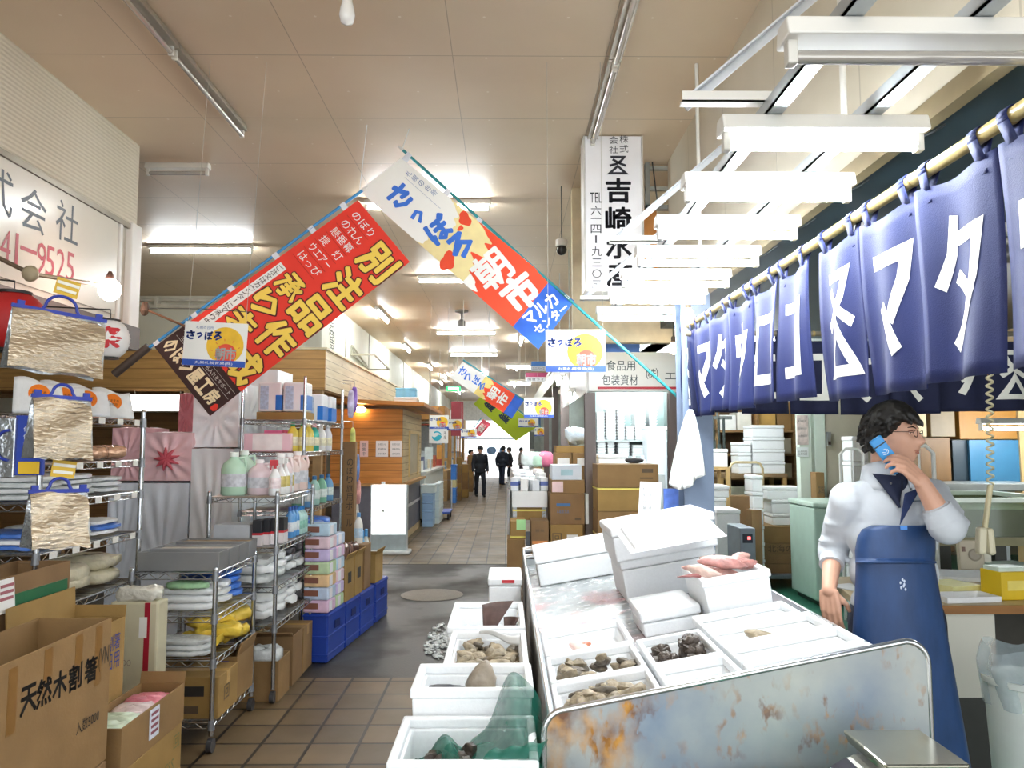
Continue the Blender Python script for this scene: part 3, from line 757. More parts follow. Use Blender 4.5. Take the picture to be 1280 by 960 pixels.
def heap(k, kind, n, label, group, u0=-1, u1=1, v0=-1, v1=1, layers=2, s=1.0):
    for i in range(n):
        l = i % layers; q = 1 - 0.35 * l
        u = (u0 + u1) / 2 + R.uniform(-1, 1) * (u1 - u0) / 2 * q; v = (v0 + v1) / 2 + R.uniform(-1, 1) * (v1 - v0) / 2 * q
        shell(kind, label, in_tray(k, u, v, 0.014 * s + l * 0.02), (R.uniform(-0.5, 0.5), R.uniform(-0.5, 0.5) - TA, R.uniform(0, 6.3)), group, s * R.uniform(0.8, 1.15))
heap('a1', 'oyster', 34, 'grey-brown oyster filling the tray at the near left corner of the steel table', 'oysters in the near left tray', layers=2)
heap('a2', 'oyster', 18, 'grey oyster heaped in the left part of the second tray on the steel table', 'oysters in the second left tray', -1, -0.2, -0.9, 0.7)
heap('a2', 'oyster', 3, 'oyster lying alone in the middle of the second left tray on the steel table', 'lone oysters in the second left tray', 0.15, 0.3, -0.3, 0.3, 3)
heap('a2', 'oyster', 6, 'oyster in the right corner of the second left tray on the steel table', 'oysters in the corner of the second left tray', 0.7, 1.0, -0.8, 0.2)
heap('b2', 'sea_snail', 14, 'dark sea snail in the heap at left of the middle tray', 'sea snails at left of the middle tray', -1, -0.35, -0.9, 0.9)
heap('b2', 'sea_snail', 26, 'dark sea snail in the bigger heap at right of the middle tray', 'sea snails at right of the middle tray', 0.25, 0.95, -0.7, 0.8, 3)
shell('oyster', 'single brown shell lying in the right tray third from the table end', in_tray('c3', -0.15, -0.1, 0.015), (0.2, 0, 0.9), None, 1.4)
for i in range(7):
    shell('sea_snail', 'tiny brown shell in the row in furthest right tray of the table', in_tray('c4', -0.35 + 0.09 * i, R.uniform(-0.2, 0.2), 0.006), (R.random(), R.random(), R.random() * 6), 'tiny shells in the furthest right tray', 0.4)
# squid pieces
def blob(name, label, cat, loc, rot, sx, sy, sz, mat, seed, group=None, jit=0.12, curl=0.0):
    mb = rock_mesh(seed, sx, sy, sz, 16, jit)
    if curl:
        for p in mb.v: p.z += curl * (p.x / sx) ** 2 * sx
    o = mb.build(name, mat, smooth=80); o.location = loc; o.rotation_euler = rot
    return tag(o, label, cat, group)
SQ = M('#e9c7bd', 0.3, var=0.18, scale=14)
blob('squid_piece', 'pale squid with a brown edge in the large left foam tray', 'squid', in_tray('a3', -0.25, -0.1, 0.014), (0, -TA, 0.5), 0.025, 0.055, 0.013, SQ, 5)
blob('squid_slice', 'orange-brown squid slice beside the pale squid in left tray', 'squid', in_tray('a3', -0.05, 0.05, 0.012), (0, -TA, -0.7), 0.02, 0.04, 0.010, M('#b4623c', 0.35, var=0.3, scale=20), 6)
blob('red_roe_bag', 'dark red bag tucked between the left trays and table wall', 'bag', on_table(0.185, 3.22, 0.02), (0, -TA, 0.2), 0.03, 0.09, 0.02, M('#a8343a', 0.3, var=0.2), 9)
# boxes further along the table
foam('foam_box', 'long closed white foam box across the far end of the steel table', on_table(0.50, 4.72, 0.002), 0.62, 0.56, 0.17, ROT, closed=True)
foam('foam_box', 'tall white foam box without print at back right of the steel table', on_table(0.80, 3.86, 0.002), 0.46, 0.42, 0.20, ROT, closed=True)
foam('foam_box', 'upper white foam box stacked at back right of the steel table', on_table(0.80, 3.84, 0.204), 0.50, 0.44, 0.16, ROT, closed=True)
foam('foam_box', 'small white foam box wedged under the big lid beside pink fish box', on_table(0.66, 3.18, 0.002), 0.24, 0.30, 0.10, ROT, closed=True)
sqb = on_table(0.86, 3.12, 0.002)
foam('foam_box', 'white foam box topped with pink squid on the right of the steel table', on_table(0.915, 3.12, 0.002), 0.27, 0.34, 0.20, ROT, t=0.03)
foam('foam_sheet', 'big white foam sheet lying over the boxes behind the pink squid', on_table(0.78, 3.42, 0.33), 0.44, 0.34, 0.035, (0.22, -TA, 0.05), closed=False, rim=False)
PINK = [M('#c99c92', 0.28, var=0.35, scale=22, bump=0.3), M('#b57f78', 0.3, var=0.4, scale=26, bump=0.3), M('#d6b8ab', 0.25, var=0.2, scale=22, bump=0.3)]
base = on_table(0.915, 3.10, 0.002)
for i, (u, v, rz, sx, sy, z) in enumerate(((-0.06, -0.02, 1.2, 0.034, 0.10, 0.205), (0.05, -0.03, 1.9, 0.03, 0.09, 0.215), (0.0, 0.04, 0.9, 0.035, 0.10, 0.225), (0.08, 0.05, 2.4, 0.03, 0.08, 0.22), (-0.02, -0.06, 1.5, 0.028, 0.09, 0.235), (-0.10, -0.07, 1.0, 0.022, 0.07, 0.215))):
    blob('squid', 'pink raw squid in the pile on top of the white foam box', 'squid', base + TM @ Vector((u, v, z)), (R.uniform(-0.2, 0.2), -TA, rz), sx, sy, 0.02, PINK[i % 3], 60 + i, 'pink squid on the foam box', 0.16)
for i in range(3):
    a = base + TM @ Vector((-0.13, -0.08 - 0.02 * i, 0.21)); tag(MB().tube([a, a + Vector((-0.03, -0.02, 0.004)), a + Vector((-0.07 - 0.01 * i, -0.03 + 0.012 * i, 0.0))], [0.006, 0.004, 0.002], 6).build('tentacle', M('#8a4f4c', 0.4), world=True, smooth=60), 'dark tentacle trailing over the rim of pink squid box', 'tentacle', 'squid tentacles over the rim')
# price card on a clip
pc = P(812, 626, 4.1)
t = thing('price_card', 'white handwritten price card standing up behind the steel table', 'card', (pc.x, 4.1, pc.z - 0.26))
MB().box(-0.006, 0.006, -0.003, 0.003, 0, 0.2).build('stick', M('#e8e4da'), t)
MB().cbox((0, -0.006, 0.26), 0.115, 0.004, 0.2, rx=0.05, ry=0.06).build('card', M('#f6f6f2', 0.6, var=0.02), t)
cw = MB()
for i in range(3): vtext(cw, ['鮮魚貝類', '冷凍水産', '御注文'][i], (-0.03 + 0.03 * i, -0.0115, 0.325), (1, 0, 0), (0, 0, 1), 0.016, 0.034, 0.0, 0.018)
cw.build('lettering', M('#6f7076'), t)

# ------------------------------------------------------------------ foam boxes in a row along the aisle side of the table
BX = -0.085
def aisle_box(label, x0, x1, y0, y1, ztop, h, **k): return foam('foam_box', label, ((x0 + x1) / 2, (y0 + y1) / 2, ztop - h), x1 - x0, y1 - y0, h, **k)
aisle_box('white foam box holding dark triangular fish fins beside steel table', -0.25, 0.085, 3.30, 3.82, 0.91, 0.24)
aisle_box('white foam box full of oysters on the aisle side of table', -0.225, 0.085, 2.78, 3.28, 0.90, 0.24)
aisle_box('raised white foam box with one round grey sea squirt on aisle side', -0.285, 0.085, 2.33, 2.60, 0.955, 0.26)
aisle_box('white foam box with green netting and dark shells at the near end of row', -0.30, 0.085, 1.98, 2.315, 0.885, 0.26)
aisle_box('white foam box nearest the camera at the bottom edge of the view', -0.19, 0.16, 1.55, 1.95, 0.875, 0.26, closed=True)
aisle_box('white foam box with a red mark behind the row beside the table corner', -0.10, 0.095, 4.35, 4.75, 0.93, 0.24, closed=True)
for y0, y1, zt, lab in ((3.28, 3.85, 0.67, 'fins'), (2.65, 3.27, 0.66, 'oysters'), (2.32, 2.64, 0.695, 'sea squirt'), (1.97, 2.315, 0.625, 'green netting')):
    foam('foam_box', 'closed white foam box standing on the floor under the box of ' + lab, (-0.10, (y0 + y1) / 2, 0), 0.36, y1 - y0 - 0.01, zt, closed=True)
foam('foam_box', 'closed white foam box under the box at bottom edge of view', (-0.015, 1.75, 0), 0.35, 0.38, 0.615, closed=True)
foam('foam_box', 'closed white foam box on the floor beneath the box with a red mark', (0.0, 4.55, 0), 0.18, 0.38, 0.69, closed=True)
q = P(634, 716, 4.34); tag(MB().box(-0.02, 0.05, 4.345, 4.349, 0.905, 0.922).build('red_tape', M('#c9343a'), world=True), 'strip of red tape on the foam box behind the row', 'tape')
ICEM = M('#eef3f5', 0.4, var=0.08, scale=60, bump=0.5, bscale=70)
def ice_fill(x0, x1, y0, y1, z0, z1, what):
    rnd = random.Random(3); mb = MB().grid(lambda u, v: Vector((x0 + (x1 - x0) * u, y0 + (y1 - y0) * v, z1 + 0.008 * math.sin(31 * u + 17 * v) + rnd.uniform(-0.004, 0.004))), 24, 20)
    mb.box(x0, x1, y0, y1, z0, z1 - 0.012)
    tag(mb.build('crushed_ice', ICEM, world=True, smooth=60), 'crushed ice filling the foam box of ' + what, 'ice', kind='stuff')
ice_fill(-0.215, 0.05, 3.34, 3.78, 0.695, 0.80, 'dark fish fins')
ice_fill(-0.195, 0.05, 2.82, 3.24, 0.69, 0.815, 'oysters on the aisle side')
ice_fill(-0.265, 0.05, 2.02, 2.275, 0.65, 0.755, 'green netting')
ice_fill(-0.25, 0.05, 2.365, 2.565, 0.72, 0.885, 'the round sea squirt')
# fins
FINM = M('#5f4a44', 0.5, var=0.3, scale=18)
def fin(label, loc, h, w, rz, lean):
    mb = MB()
    def f(u, v): return Vector(((u - 0.5) * w * (0.12 + 0.88 * v), 0.012 * math.sin(4 * u) * v, h * v * (0.8 + 0.3 * u)))
    mb.grid(f, 10, 8); o = mb.build('fish_fin', FINM, thick=0.006, smooth=60); o.location = loc; o.rotation_euler = (lean, 0.3, rz); return tag(o, label, 'fish fin')
fin('large dark triangular fish fin standing up in the furthest foam box', (-0.09, 3.50, 0.80), 0.19, 0.13, 0.2, 0.1)
fin('smaller dark fish fin right of the larger one in foam box', (0.0, 3.46, 0.81), 0.12, 0.08, -0.6, 0.0)
blob('fish', 'grey mottled fish beside the dark fins in foam box', 'fish', (0.035, 3.45, 0.84), (0, 0.2, 0.4), 0.045, 0.07, 0.04, M('#8b929c', 0.3, var=0.35, scale=22), 31)
blob('fish', 'pinkish fish under the large fin in furthest foam box', 'fish', (-0.14, 3.43, 0.83), (0, 0, 0.9), 0.05, 0.07, 0.035, M('#c9a6a2', 0.3, var=0.3, scale=22), 32)
blob('roe', 'small orange piece of roe beneath the large fish fin', 'roe', (-0.085, 3.38, 0.855), (0, 0, 0), 0.02, 0.02, 0.014, M('#f08a1c', 0.3), 33)
for i in range(60):
    z = 0.825 + 0.016 * (i // 20)
    shell('oyster', 'brown oyster in the heaped foam box beside the aisle', (R.uniform(-0.175, 0.035), R.uniform(2.84, 3.22), z), (R.uniform(-0.6, 0.6), R.uniform(-0.6, 0.6), R.uniform(0, 6)), 'oysters in the aisle foam box', R.uniform(0.9, 1.3))
pts = [(x, y) for x, y in ((-0.10, 3.245), (0.04, 3.17), (0.03, 3.255))]
tag(MB().grid(lambda u, v: Vector((-0.11 + 0.17 * u, 3.24 - 0.05 * u + 0.02 * v * (1 - u), 0.905 - 0.04 * v * (0.4 + 0.6 * u) + 0.01 * math.sin(6 * u))), 10, 4).build('paper_sheet', M('#f6f6f4', 0.7, var=0.02), world=True, thick=0.002, smooth=60), 'white paper sheet slipped over the oysters in the aisle box', 'paper')
blob('sea_squirt', 'round grey sea squirt standing in the raised foam box', 'sea squirt', (-0.075, 2.45, 0.935), (0.3, 0.2, 0), 0.046, 0.05, 0.075, M('#9a8d7c', 0.4, var=0.3, scale=16, bump=0.3), 71, jit=0.08)
blob('fish', 'dark grey fish lying left of the round sea squirt', 'fish', (-0.17, 2.43, 0.915), (0, 0, 1.1), 0.028, 0.075, 0.022, M('#585b60', 0.3, var=0.4, scale=18), 72)
blob('shell_piece', 'pale shell piece at the right inside the raised foam box', 'shell', (0.015, 2.43, 0.905), (0, 0, 0.7), 0.03, 0.05, 0.02, SHELLM[2], 73)
for i in range(44):
    z = 0.775 + 0.02 * (i // 11)
    shell('sea_snail', 'dark shell inside the green netting in near foam box', (R.uniform(-0.20, -0.10), R.uniform(2.04, 2.16), z + 0.01), (R.random() * 3, R.random() * 3, R.random() * 6), 'dark shells in the green net', 1.0)
# green net
NETM = NT('green_net'); wv = NETM.n('TexVoronoi', Scale=160.0); NETM.l(NETM.tc.outputs['Object'], wv.inputs['Vector'])
NETM.b.inputs['Base Color'].default_value = C('#0a6b58'); NETM.b.inputs['Roughness'].default_value = 0.5
al = NETM.math('MULTIPLY_ADD', NETM.noise(30), 0.45, 0.38); NETM.l(al, NETM.b.inputs['Alpha']); NETM = NETM.m
def net(u, v):
    # gathered low at the left over the shells, pulled up to a peak on the right, spilling over the front rim
    x = -0.255 + 0.36 * u
    peak = math.exp(-((u - 0.80) / 0.24) ** 2); hump = math.exp(-((u - 0.26) / 0.2) ** 2)
    z = 0.785 + 0.10 * hump * math.sin(PI * min(1, v * 1.1)) + 0.25 * peak * (v ** 1.1) + 0.012 * math.sin(23 * u + 4 * v) + 0.01 * math.sin(17 * v + 9 * u)
    y = 2.02 + 0.25 * v + 0.012 * math.sin(14 * u) 
    return Vector((x, y, z))
nt_ = MB().grid(net, 48, 24)
def net2(u, v):
    return Vector((-0.06 + 0.15 * u + 0.02 * math.sin(5 * v), 2.06 - 0.105 * v, 0.862 + 0.06 * math.sin(PI * min(1, v * 1.25)) * (0.6 + 0.4 * u) - 0.16 * max(0, v - 0.6) + 0.004 * math.sin(20 * u)))
nt_.grid(net2, 20, 16)
def net3(u, v):
    return Vector((-0.09 + 0.17 * v + 0.03 * u, 2.06 + 0.12 * u * v, 0.71 + 0.20 * v * (1 - 0.6 * u) + 0.01 * math.sin(18 * u)))
nt_.grid(net3, 18, 18)
nt_.open = True
tag(nt_.build('net_bag', NETM, world=True, smooth=180), 'green mesh net bag bunched in the near foam box and pulled up at right', 'net bag')

# ------------------------------------------------------------------ scale at the lower right corner
sp_ = P(1130, 932, 1.92)
foam('plastic_crate', 'green plastic crate under the weighing scale beside the rusted panel', (0.85, 1.86, 0), 0.52, 0.36, 0.83, mat=M('#1f7a5c', 0.4), cat='crate', closed=True)
t = thing('weighing_scale', 'weighing scale with a square stainless platter in front of rusted panel', 'scale', (0.965, 1.90, 0.83))
MB().box(-0.10, 0.10, -0.11, 0.08, 0.0, 0.075).build('base', M('#cfd0c8', 0.4), t, bevel=0.012)
pl = MB().add([(-0.105, -0.12, 0.125), (0.095, -0.12, 0.125), (0.095, 0.1, 0.125), (-0.105, 0.1, 0.125), (-0.095, -0.11, 0.095), (0.085, -0.11, 0.095), (0.085, 0.09, 0.095), (-0.095, 0.09, 0.095)],
    [(0, 1, 2, 3), (7, 6, 5, 4), (0, 4, 5, 1), (1, 5, 6, 2), (2, 6, 7, 3), (3, 7, 4, 0)])
pl.build('platter', M('#b5b2a2', 0.18, 0.9, var=0.08), t, bevel=0.006)
MB().tube([(0, 0, 0.07), (0, 0, 0.1)], 0.03, 12).build('platter_stem', STEEL, t)
hd = MB().cbox((-0.145, -0.06, 0.06), 0.07, 0.13, 0.06, ry=-0.5); hd.build('display_head', M('#dfe0d6', 0.4), t, bevel=0.012)
MB().cbox((-0.163, -0.06, 0.087), 0.045, 0.10, 0.004, ry=-0.5).build('display', M('#2f2d3a', 0.15), t)
# ------------------------------------------------------------------ left side: wire racks, cartons, packaging goods
CHROME = M('#c9cccf', 0.22, 0.95, var=0.08, scale=5)
CARD = M('#8a6b42', 0.8, var=0.10, scale=6, bump=0.06, bscale=90)
CARD2 = M('#9a7a44', 0.8, var=0.10, scale=6, bump=0.06, bscale=90)
CARD3 = M('#836542', 0.8, var=0.10, scale=6, bump=0.06, bscale=90)
TAPE = M('#c9a468', 0.25, var=0.05)
def rack(label, x0, x1, y0, y1, zs, top, casters=False):
    t = thing('wire_rack', label, 'rack', ((x0 + x1) / 2, (y0 + y1) / 2, 0))
    for x in (x0, x1):
        for y in (y0, y1):
            p = MB().tube([(x, y, 0.09 if casters else 0.0), (x, y, top)], 0.0135, 10)
            p.tube([(x, y, top), (x, y, top + 0.012)], [0.0145, 0.010], 10)
            z = 0.12
            while z < top: p.tube([(x, y, z), (x, y, z + 0.004)], 0.0143, 10, cap=False); z += 0.10
            po = p.build('post', CHROME, t, world=True, smooth=50)
            if casters:
                MB().tube([(x - 0.014, y, 0.038), (x + 0.014, y, 0.038)], 0.038, 14).build('caster', M('#3b3a3c', 0.5), po, smooth=50).location = Vector((0, 0, 0)) - ORG[t.name]
            else:
                MB().lathe([(0.022, 0), (0.018, 0.02), (0.014, 0.025)], (x, y, 0), 10).build('foot', M('#3b3a3c', 0.5), po).location = Vector((0, 0, 0)) - ORG[t.name]
    for z in zs:
        s = MB()
        for (a, b) in (((x0, y0), (x1, y0)), ((x1, y0), (x1, y1)), ((x1, y1), (x0, y1)), ((x0, y1), (x0, y0))):
            A, B = Vector((a[0], a[1], z)), Vector((b[0], b[1], z)); dn = Vector((0, 0, -0.032))
            s.tube([A, B], 0.0045, 6).tube([A + dn, B + dn], 0.0035, 6)
            n = max(4, int((B - A).length / 0.045)); pts = [A.lerp(B, i / n) + (dn if i % 2 else Vector((0, 0, 0))) for i in range(n + 1)]
            s.tube(pts, 0.0025, 4)
        n = int((y1 - y0) / 0.03)
        for i in range(1, n):
            y = y0 + (y1 - y0) * i / n; s.tube([(x0, y, z + 0.003), (x1, y, z + 0.003)], 0.0022, 4)
        for x in (x0 + (x1 - x0) / 3, x0 + 2 * (x1 - x0) / 3): s.tube([(x, y0, z - 0.004), (x, y1, z - 0.004)], 0.003, 4)
        s.build('shelf', CHROME, t, world=True)
        for x in (x0, x1):
            for y in (y0, y1): MB().tube([(x, y, z - 0.04), (x, y, z + 0.012)], [0.019, 0.0155], 10).build('shelf_collar', M('#8f9296', 0.4, 0.5), t, world=True, smooth=50)
    return t
def tags_on(rk, x, ys, z):
    for y in ys: MB().box(x + 0.006, x + 0.008, y - 0.03, y + 0.03, z - 0.03, z + 0.002).build('price_tag', M('#ecebe4', 0.5, var=0.02), rk, world=True)
RA = rack('tall wire rack at the left edge with foil cooler bags hung on it', -2.58, -2.12, 3.50, 4.47, (1.82, 1.59, 1.41, 1.18, 0.91, 0.15), 1.87)
for z in (1.82, 1.59, 1.41, 1.18): tags_on(RA, -2.12, [3.62 + 0.19 * i for i in range(5)], z)
RB = rack('low wire rack topped with grey foil trays beside the aisle', -2.08, -1.615, 4.32, 4.98, (0.965, 0.73, 0.49, 0.16), 0.985, True)
RC = rack('wire rack of detergent jugs behind the low rack', -1.97, -1.52, 5.12, 6.05, (1.33, 1.0, 0.74, 0.49), 1.36, True)
RD = rack('tallest wire rack with white and blue packs on top', -2.12, -1.62, 6.14, 7.55, (1.88, 1.62, 1.15, 0.8, 0.5), 2.22)

def pillow_mb(w, d, h, seed=0, n=14, e=0.45, wr=0.012):
    rnd = random.Random(seed); a = [rnd.uniform(0, 6) for _ in range(5)]
    mb = MB().ball((0, 0, 0), 1, 1, 1, n)
    for p in mb.v:
        f = lambda q: math.copysign(abs(q) ** e, q)
        x, y, z = f(p.x), f(p.y), f(p.z)
        k = 1 - 0.18 * abs(z)
        p.x, p.y, p.z = x * w / 2 * k, y * d / 2 * k, z * h / 2 + h / 2 + wr * 0.5 * math.sin(11 * x + a[0]) * math.sin(9 * y + a[1]) + rnd.uniform(-1, 1) * wr * 0.25
    zm = min(p.z for p in mb.v)
    for p in mb.v: p.z -= zm
    return mb
PLAS = {'clear': M('#dfe3e2', 0.18, var=0.12, scale=14, bump=0.4, bscale=30), 'white': M('#eef0f0', 0.35, var=0.05, scale=12, bump=0.3, bscale=30), 'yellow': M('#e3c34a', 0.3, var=0.25, scale=9, bump=0.4, bscale=25),
        'blue': M('#3f6fc0', 0.3, var=0.25, scale=9, bump=0.3, bscale=25), 'beige': M('#cfc7ac', 0.3, var=0.15, scale=12, bump=0.5, bscale=25), 'copper': M('#c9a184', 0.15, 0.5, var=0.3, scale=14, bump=0.6, bscale=25), 'green': M('#9dc79a', 0.35, var=0.35, scale=12),
        'black': M('#2b2b30', 0.3, var=0.2), 'pink': M('#dc7f90', 0.3, var=0.35, scale=10, bump=0.3, bscale=30), 'silver': M('#b8bcc0', 0.25, 0.6, var=0.12, bump=0.4, bscale=30)}
_pk = [0]
def pack(name, label, c, w, d, h, mat, rz=0.0, group=None, cat='pack', wr=0.012, print_=None):
    _pk[0] += 1
    o = pillow_mb(w, d, h, _pk[0], wr=wr).build(name, PLAS.get(mat, mat), smooth=70)
    o.location = c; o.rotation_euler = (0, 0, rz); tag(o, label, cat, group)
    if print_: MB().cbox((0, 0, h * 0.985), w * 0.5, d * 0.5, 0.004).build('printed_label', PLAS.get(print_, print_), o)
    return o
def stack(name, label, c, w, d, h, n, mats, group, cat='pack', jit=0.012, wr=0.008):
    for i in range(n):
        pack(name, label, (c[0] + R.uniform(-jit, jit), c[1] + R.uniform(-jit, jit), c[2] + i * h * 0.93), w, d, h, mats[i % len(mats)], R.uniform(-0.05, 0.05), group, cat, wr)
# rack A goods
for i, y in enumerate((3.60, 3.80, 4.02, 4.28)):
    t = thing('deli_bag_pack', ['pack with an orange oval sticker hidden behind the foil bag at left', 'pack with an orange sticker leaning left of the two oval ones', 'left of two packs with round orange stickers on top of the left rack', 'right of two packs with round orange stickers on top of the left rack'][i], 'pack', (-2.2, y, 1.826))
    MB().grid(lambda u, v: Vector((-0.08 * v + 0.02 * math.sin(3 * u), (u - 0.5) * 0.21 * (1 - 0.1 * v), v * (0.17 - 0.03 * u) + 0.01 * math.sin(7 * u) * v)), 10, 8).build('pouch', PLAS['white'], t, thick=0.02, smooth=70); t.rotation_euler = (0, 0, -0.9)
    mb = MB().lathe([(0.0, 0.002), (0.05, 0.002), (0.05, 0.0), (0.0, 0.0)], n=24, sy=0.9); mb.rot(Matrix.Translation((-0.020, 0.0, 0.095)) @ Euler((0, PI / 2 - 0.42, 0)).to_matrix().to_4x4())
    mb.build('sticker', M('#f07f1e', 0.4, var=0.05), t)
    ft = MB(); fit(ft, 'おすすめ', (-0.018, 0, 0.10), (0, 1, 0), (-0.40, 0, 0.91), 0.06, 0.02, 0.02); fit(ft, 'お徳用', (-0.009, 0, 0.08), (0, 1, 0), (-0.40, 0, 0.91), 0.04, 0.016, 0.02)
    ft.build('lettering', M('#5a2a12'), t)
for i in range(3): pack('copper_foil_pack', 'shiny copper-toned bag on the second shelf of the left rack', (-2.28 + 0.02 * i, 3.98 + 0.16 * i, 1.598), 0.22, 0.20, 0.075, 'copper', 0.3 * i, 'copper-toned bags on the left rack')
for y, n in ((3.68, 4), (3.98, 4), (4.28, 3)): stack('tray_pack', 'flat clear pack stacked on the third shelf of the left rack', (-2.34, y, 1.417), 0.38, 0.25, 0.03, n, ['clear', 'white'], 'flat packs on third shelf of left rack')
for y, n, mm in ((3.66, 3, ['blue', 'white']), (3.95, 3, ['clear']), (4.25, 3, ['white', 'blue'])): stack('sheet_pack', 'flat sheet pack stacked on the fourth shelf of the left rack', (-2.34, y, 1.187), 0.4, 0.27, 0.03, n, mm, 'sheet packs on fourth shelf of left rack')
for y in (3.68, 3.98, 4.28): stack('bag_bundle', 'beige see-through bag bundle on the fifth shelf of the left rack', (-2.34, y, 0.917), 0.4, 0.28, 0.075, 2, ['beige'], 'beige bag bundles on fifth shelf of left rack', wr=0.02)
q = P(35, 545, 3.0)
# foil bags
FOIL = M('#d0c1aa', 0.27, 0.80, var=0.14, scale=5, bump=0.45, bscale=34, stretch=(1, 1, 2.2))
FOIL2 = M('#c4cad0', 0.26, 0.85, var=0.10, scale=7, bump=0.5, bscale=22)
BLUEP = M('#2b3da0', 0.35, var=0.08)
def foil_bag(label, px, py, Y, w, h, dp, rz, tilt=0.0, tagc=True):
    c = P(px, py, Y)           # top centre
    t = thing('foil_cooler_bag', label, 'bag', c, 0, None, (0, tilt, rz))
    def front(u, v): return Vector(((u - 0.5) * w, -dp * (v ** 0.8) * 0.5 - 0.006 * math.sin(9 * v + 5 * u), -v * h + 0.006 * math.sin(11 * u) * v))
    def back(u, v): p = front(u, v); return Vector((p.x, -p.y, p.z))
    MB().grid(front, 14, 14).build('front_panel', FOIL, t, smooth=50)
    MB().grid(back, 10, 10).build('back_panel', FOIL2, t, smooth=50)
    for s in (-1, 1):
        def side(u, v): y = dp * (v ** 0.8) * (u - 0.5); return Vector((s * (w / 2 - 0.035 * (1 - abs(2 * u - 1)) * (1 - 0.4 * v)), y, -v * h))
        MB().grid(side, 6, 12).build('side_gusset', FOIL2, t, smooth=30)
    MB().grid(lambda u, v: Vector(((u - 0.5) * w, (v - 0.5) * dp, -h + 0.004)), 4, 4).build('bottom_panel', FOIL2, t)
    MB().box(-w / 2 - 0.004, w / 2 + 0.004, -0.006, 0.006, -0.006, 0.008).build('top_strip', BLUEP, t)
    for s in (-1, 1): MB().box(s * w * 0.42 - 0.012, s * w * 0.42 + 0.012, -0.006, 0.006, 0.006, 0.024).build('clip', BLUEP, t)
    MB().tube([(-w * 0.17 - 0.01, 0, 0.004)] + [(-math.cos(PI * k / 10) * w * 0.17, 0, 0.02 + math.sin(PI * k / 10) * w * 0.15) for k in range(11)] + [(w * 0.17 + 0.01, 0, 0.004)], 0.006, 8).build('handle', BLUEP, t, smooth=60)
    if tagc:
        MB().cbox((0.01, 0.0, w * 0.17 + 0.05), 0.085, 0.003, 0.065, ry=0.12).build('price_card', M('#d8b13a', 0.5, var=0.05), t)
        MB().cbox((0.012, -0.003, w * 0.17 + 0.064), 0.08, 0.002, 0.012, ry=0.12).cbox((0.008, -0.003, w * 0.17 + 0.038), 0.07, 0.002, 0.012, ry=0.12).build('card_print', M('#efece0'), t)
    return t
foil_bag('largest gold-silver foil cooler bag under the glowing red lamp', 76, 392, 2.95, 0.325, 0.235, 0.11, 0.78, 0.08)
foil_bag('middle foil cooler bag hung in front of the left rack shelves', 78, 497, 2.95, 0.205, 0.235, 0.13, 0.85, 0.03, False)
foil_bag('lowest foil cooler bag with a yellow card, hung above the cartons', 74, 614, 2.95, 0.20, 0.21, 0.13, 0.85, 0.02)
c = P(40, 522, 3.05)
t = thing('cooler_bag_pack', 'blue header pack with a folded foil bag and round blue handle at left edge', 'pack', c)
MB().cbox((-0.02, 0.03, -0.11), 0.12, 0.012, 0.24).build('header_card', M('#2743a8', 0.4, var=0.08), t, bevel=0.003)
MB().cbox((-0.15, 0.02, -0.12), 0.16, 0.02, 0.24).build('folded_bag', FOIL2, t, bevel=0.004)
MB().tube([(-0.09 + 0.055 * math.cos(PI / 2 + PI * k / 10), 0.005, -0.11 + 0.06 * math.sin(PI / 2 + PI * k / 10)) for k in range(11)], 0.006, 8).build('handle', BLUEP, t, smooth=60)
MB().cbox((-0.015, 0.02, -0.2), 0.085, 0.006, 0.05).build('sticker', M('#f0c22a', 0.4, var=0.02), t, bevel=0.01)
ft = MB()
for i in range(3): fit(ft, ['保冷', '保温', '袋'][i], (-0.02, 0.022, -0.045 - 0.03 * i), (1, 0, 0), (0, 0, 1), 0.05, 0.02, 0.02)
ft.build('lettering', M('#e8ecf6'), t)
# lanterns
def lantern(label, px, py, Y, r, h, col, char):
    c = P(px, py, Y); t = thing('paper_lantern', label, 'lantern', c)
    prof = []
    for i in range(25):
        a = -1.15 + 2.3 * i / 24; prof.append((r * (math.cos(a) * 0.93 + 0.07) + (0.004 if i % 2 else 0), h * 0.55 * math.sin(a)))
    MB().lathe(prof, n=24).build('shade', M(col, 0.6, var=0.05), t, smooth=60)
    for s in (-1, 1): MB().lathe([(r * 0.5, s * h * 0.5), (r * 0.52, s * h * 0.55), (r * 0.4, s * h * 0.56)], n=20).build('cap_ring', M('#221d1c', 0.4), t, smooth=40)
    MB().tube([(0, 0, h * 0.5), (0, 0, h * 0.56 + 0.05), (LWX - c.x + 0.02, 0, h * 0.56 + 0.09)], 0.004, 6).build('hanger_arm', M('#2d2a2a'), t)
    if char:
        ch = MB(); d = Vector((0.35, -0.94, 0)); U = Vector((0.94, 0.35, 0))
        def onl(p):
            x, z = p.dot(U), p.z; y = math.sqrt(max(1e-4, (r * 1.02) ** 2 - x * x - (z * r / h) ** 2 * 1.2)); return U * x + d * y + Vector((0, 0, z))
        vs = MB(); fit(vs, char, (0, 0, 0), U, (0, 0, 1), r * 1.25, h * 0.55, 0.05, fn=onl); ch.merge(vs).build('lettering', M('#c8252c'), t)
    return t
lantern('red paper lantern at the left edge behind the large foil bag', 16, 402, 3.7, 0.15, 0.27, '#b41e1e', None)
lantern('white paper lantern with a red festival character right of the foil bag', 137, 424, 3.98, 0.095, 0.19, '#eeeae6', '祭')
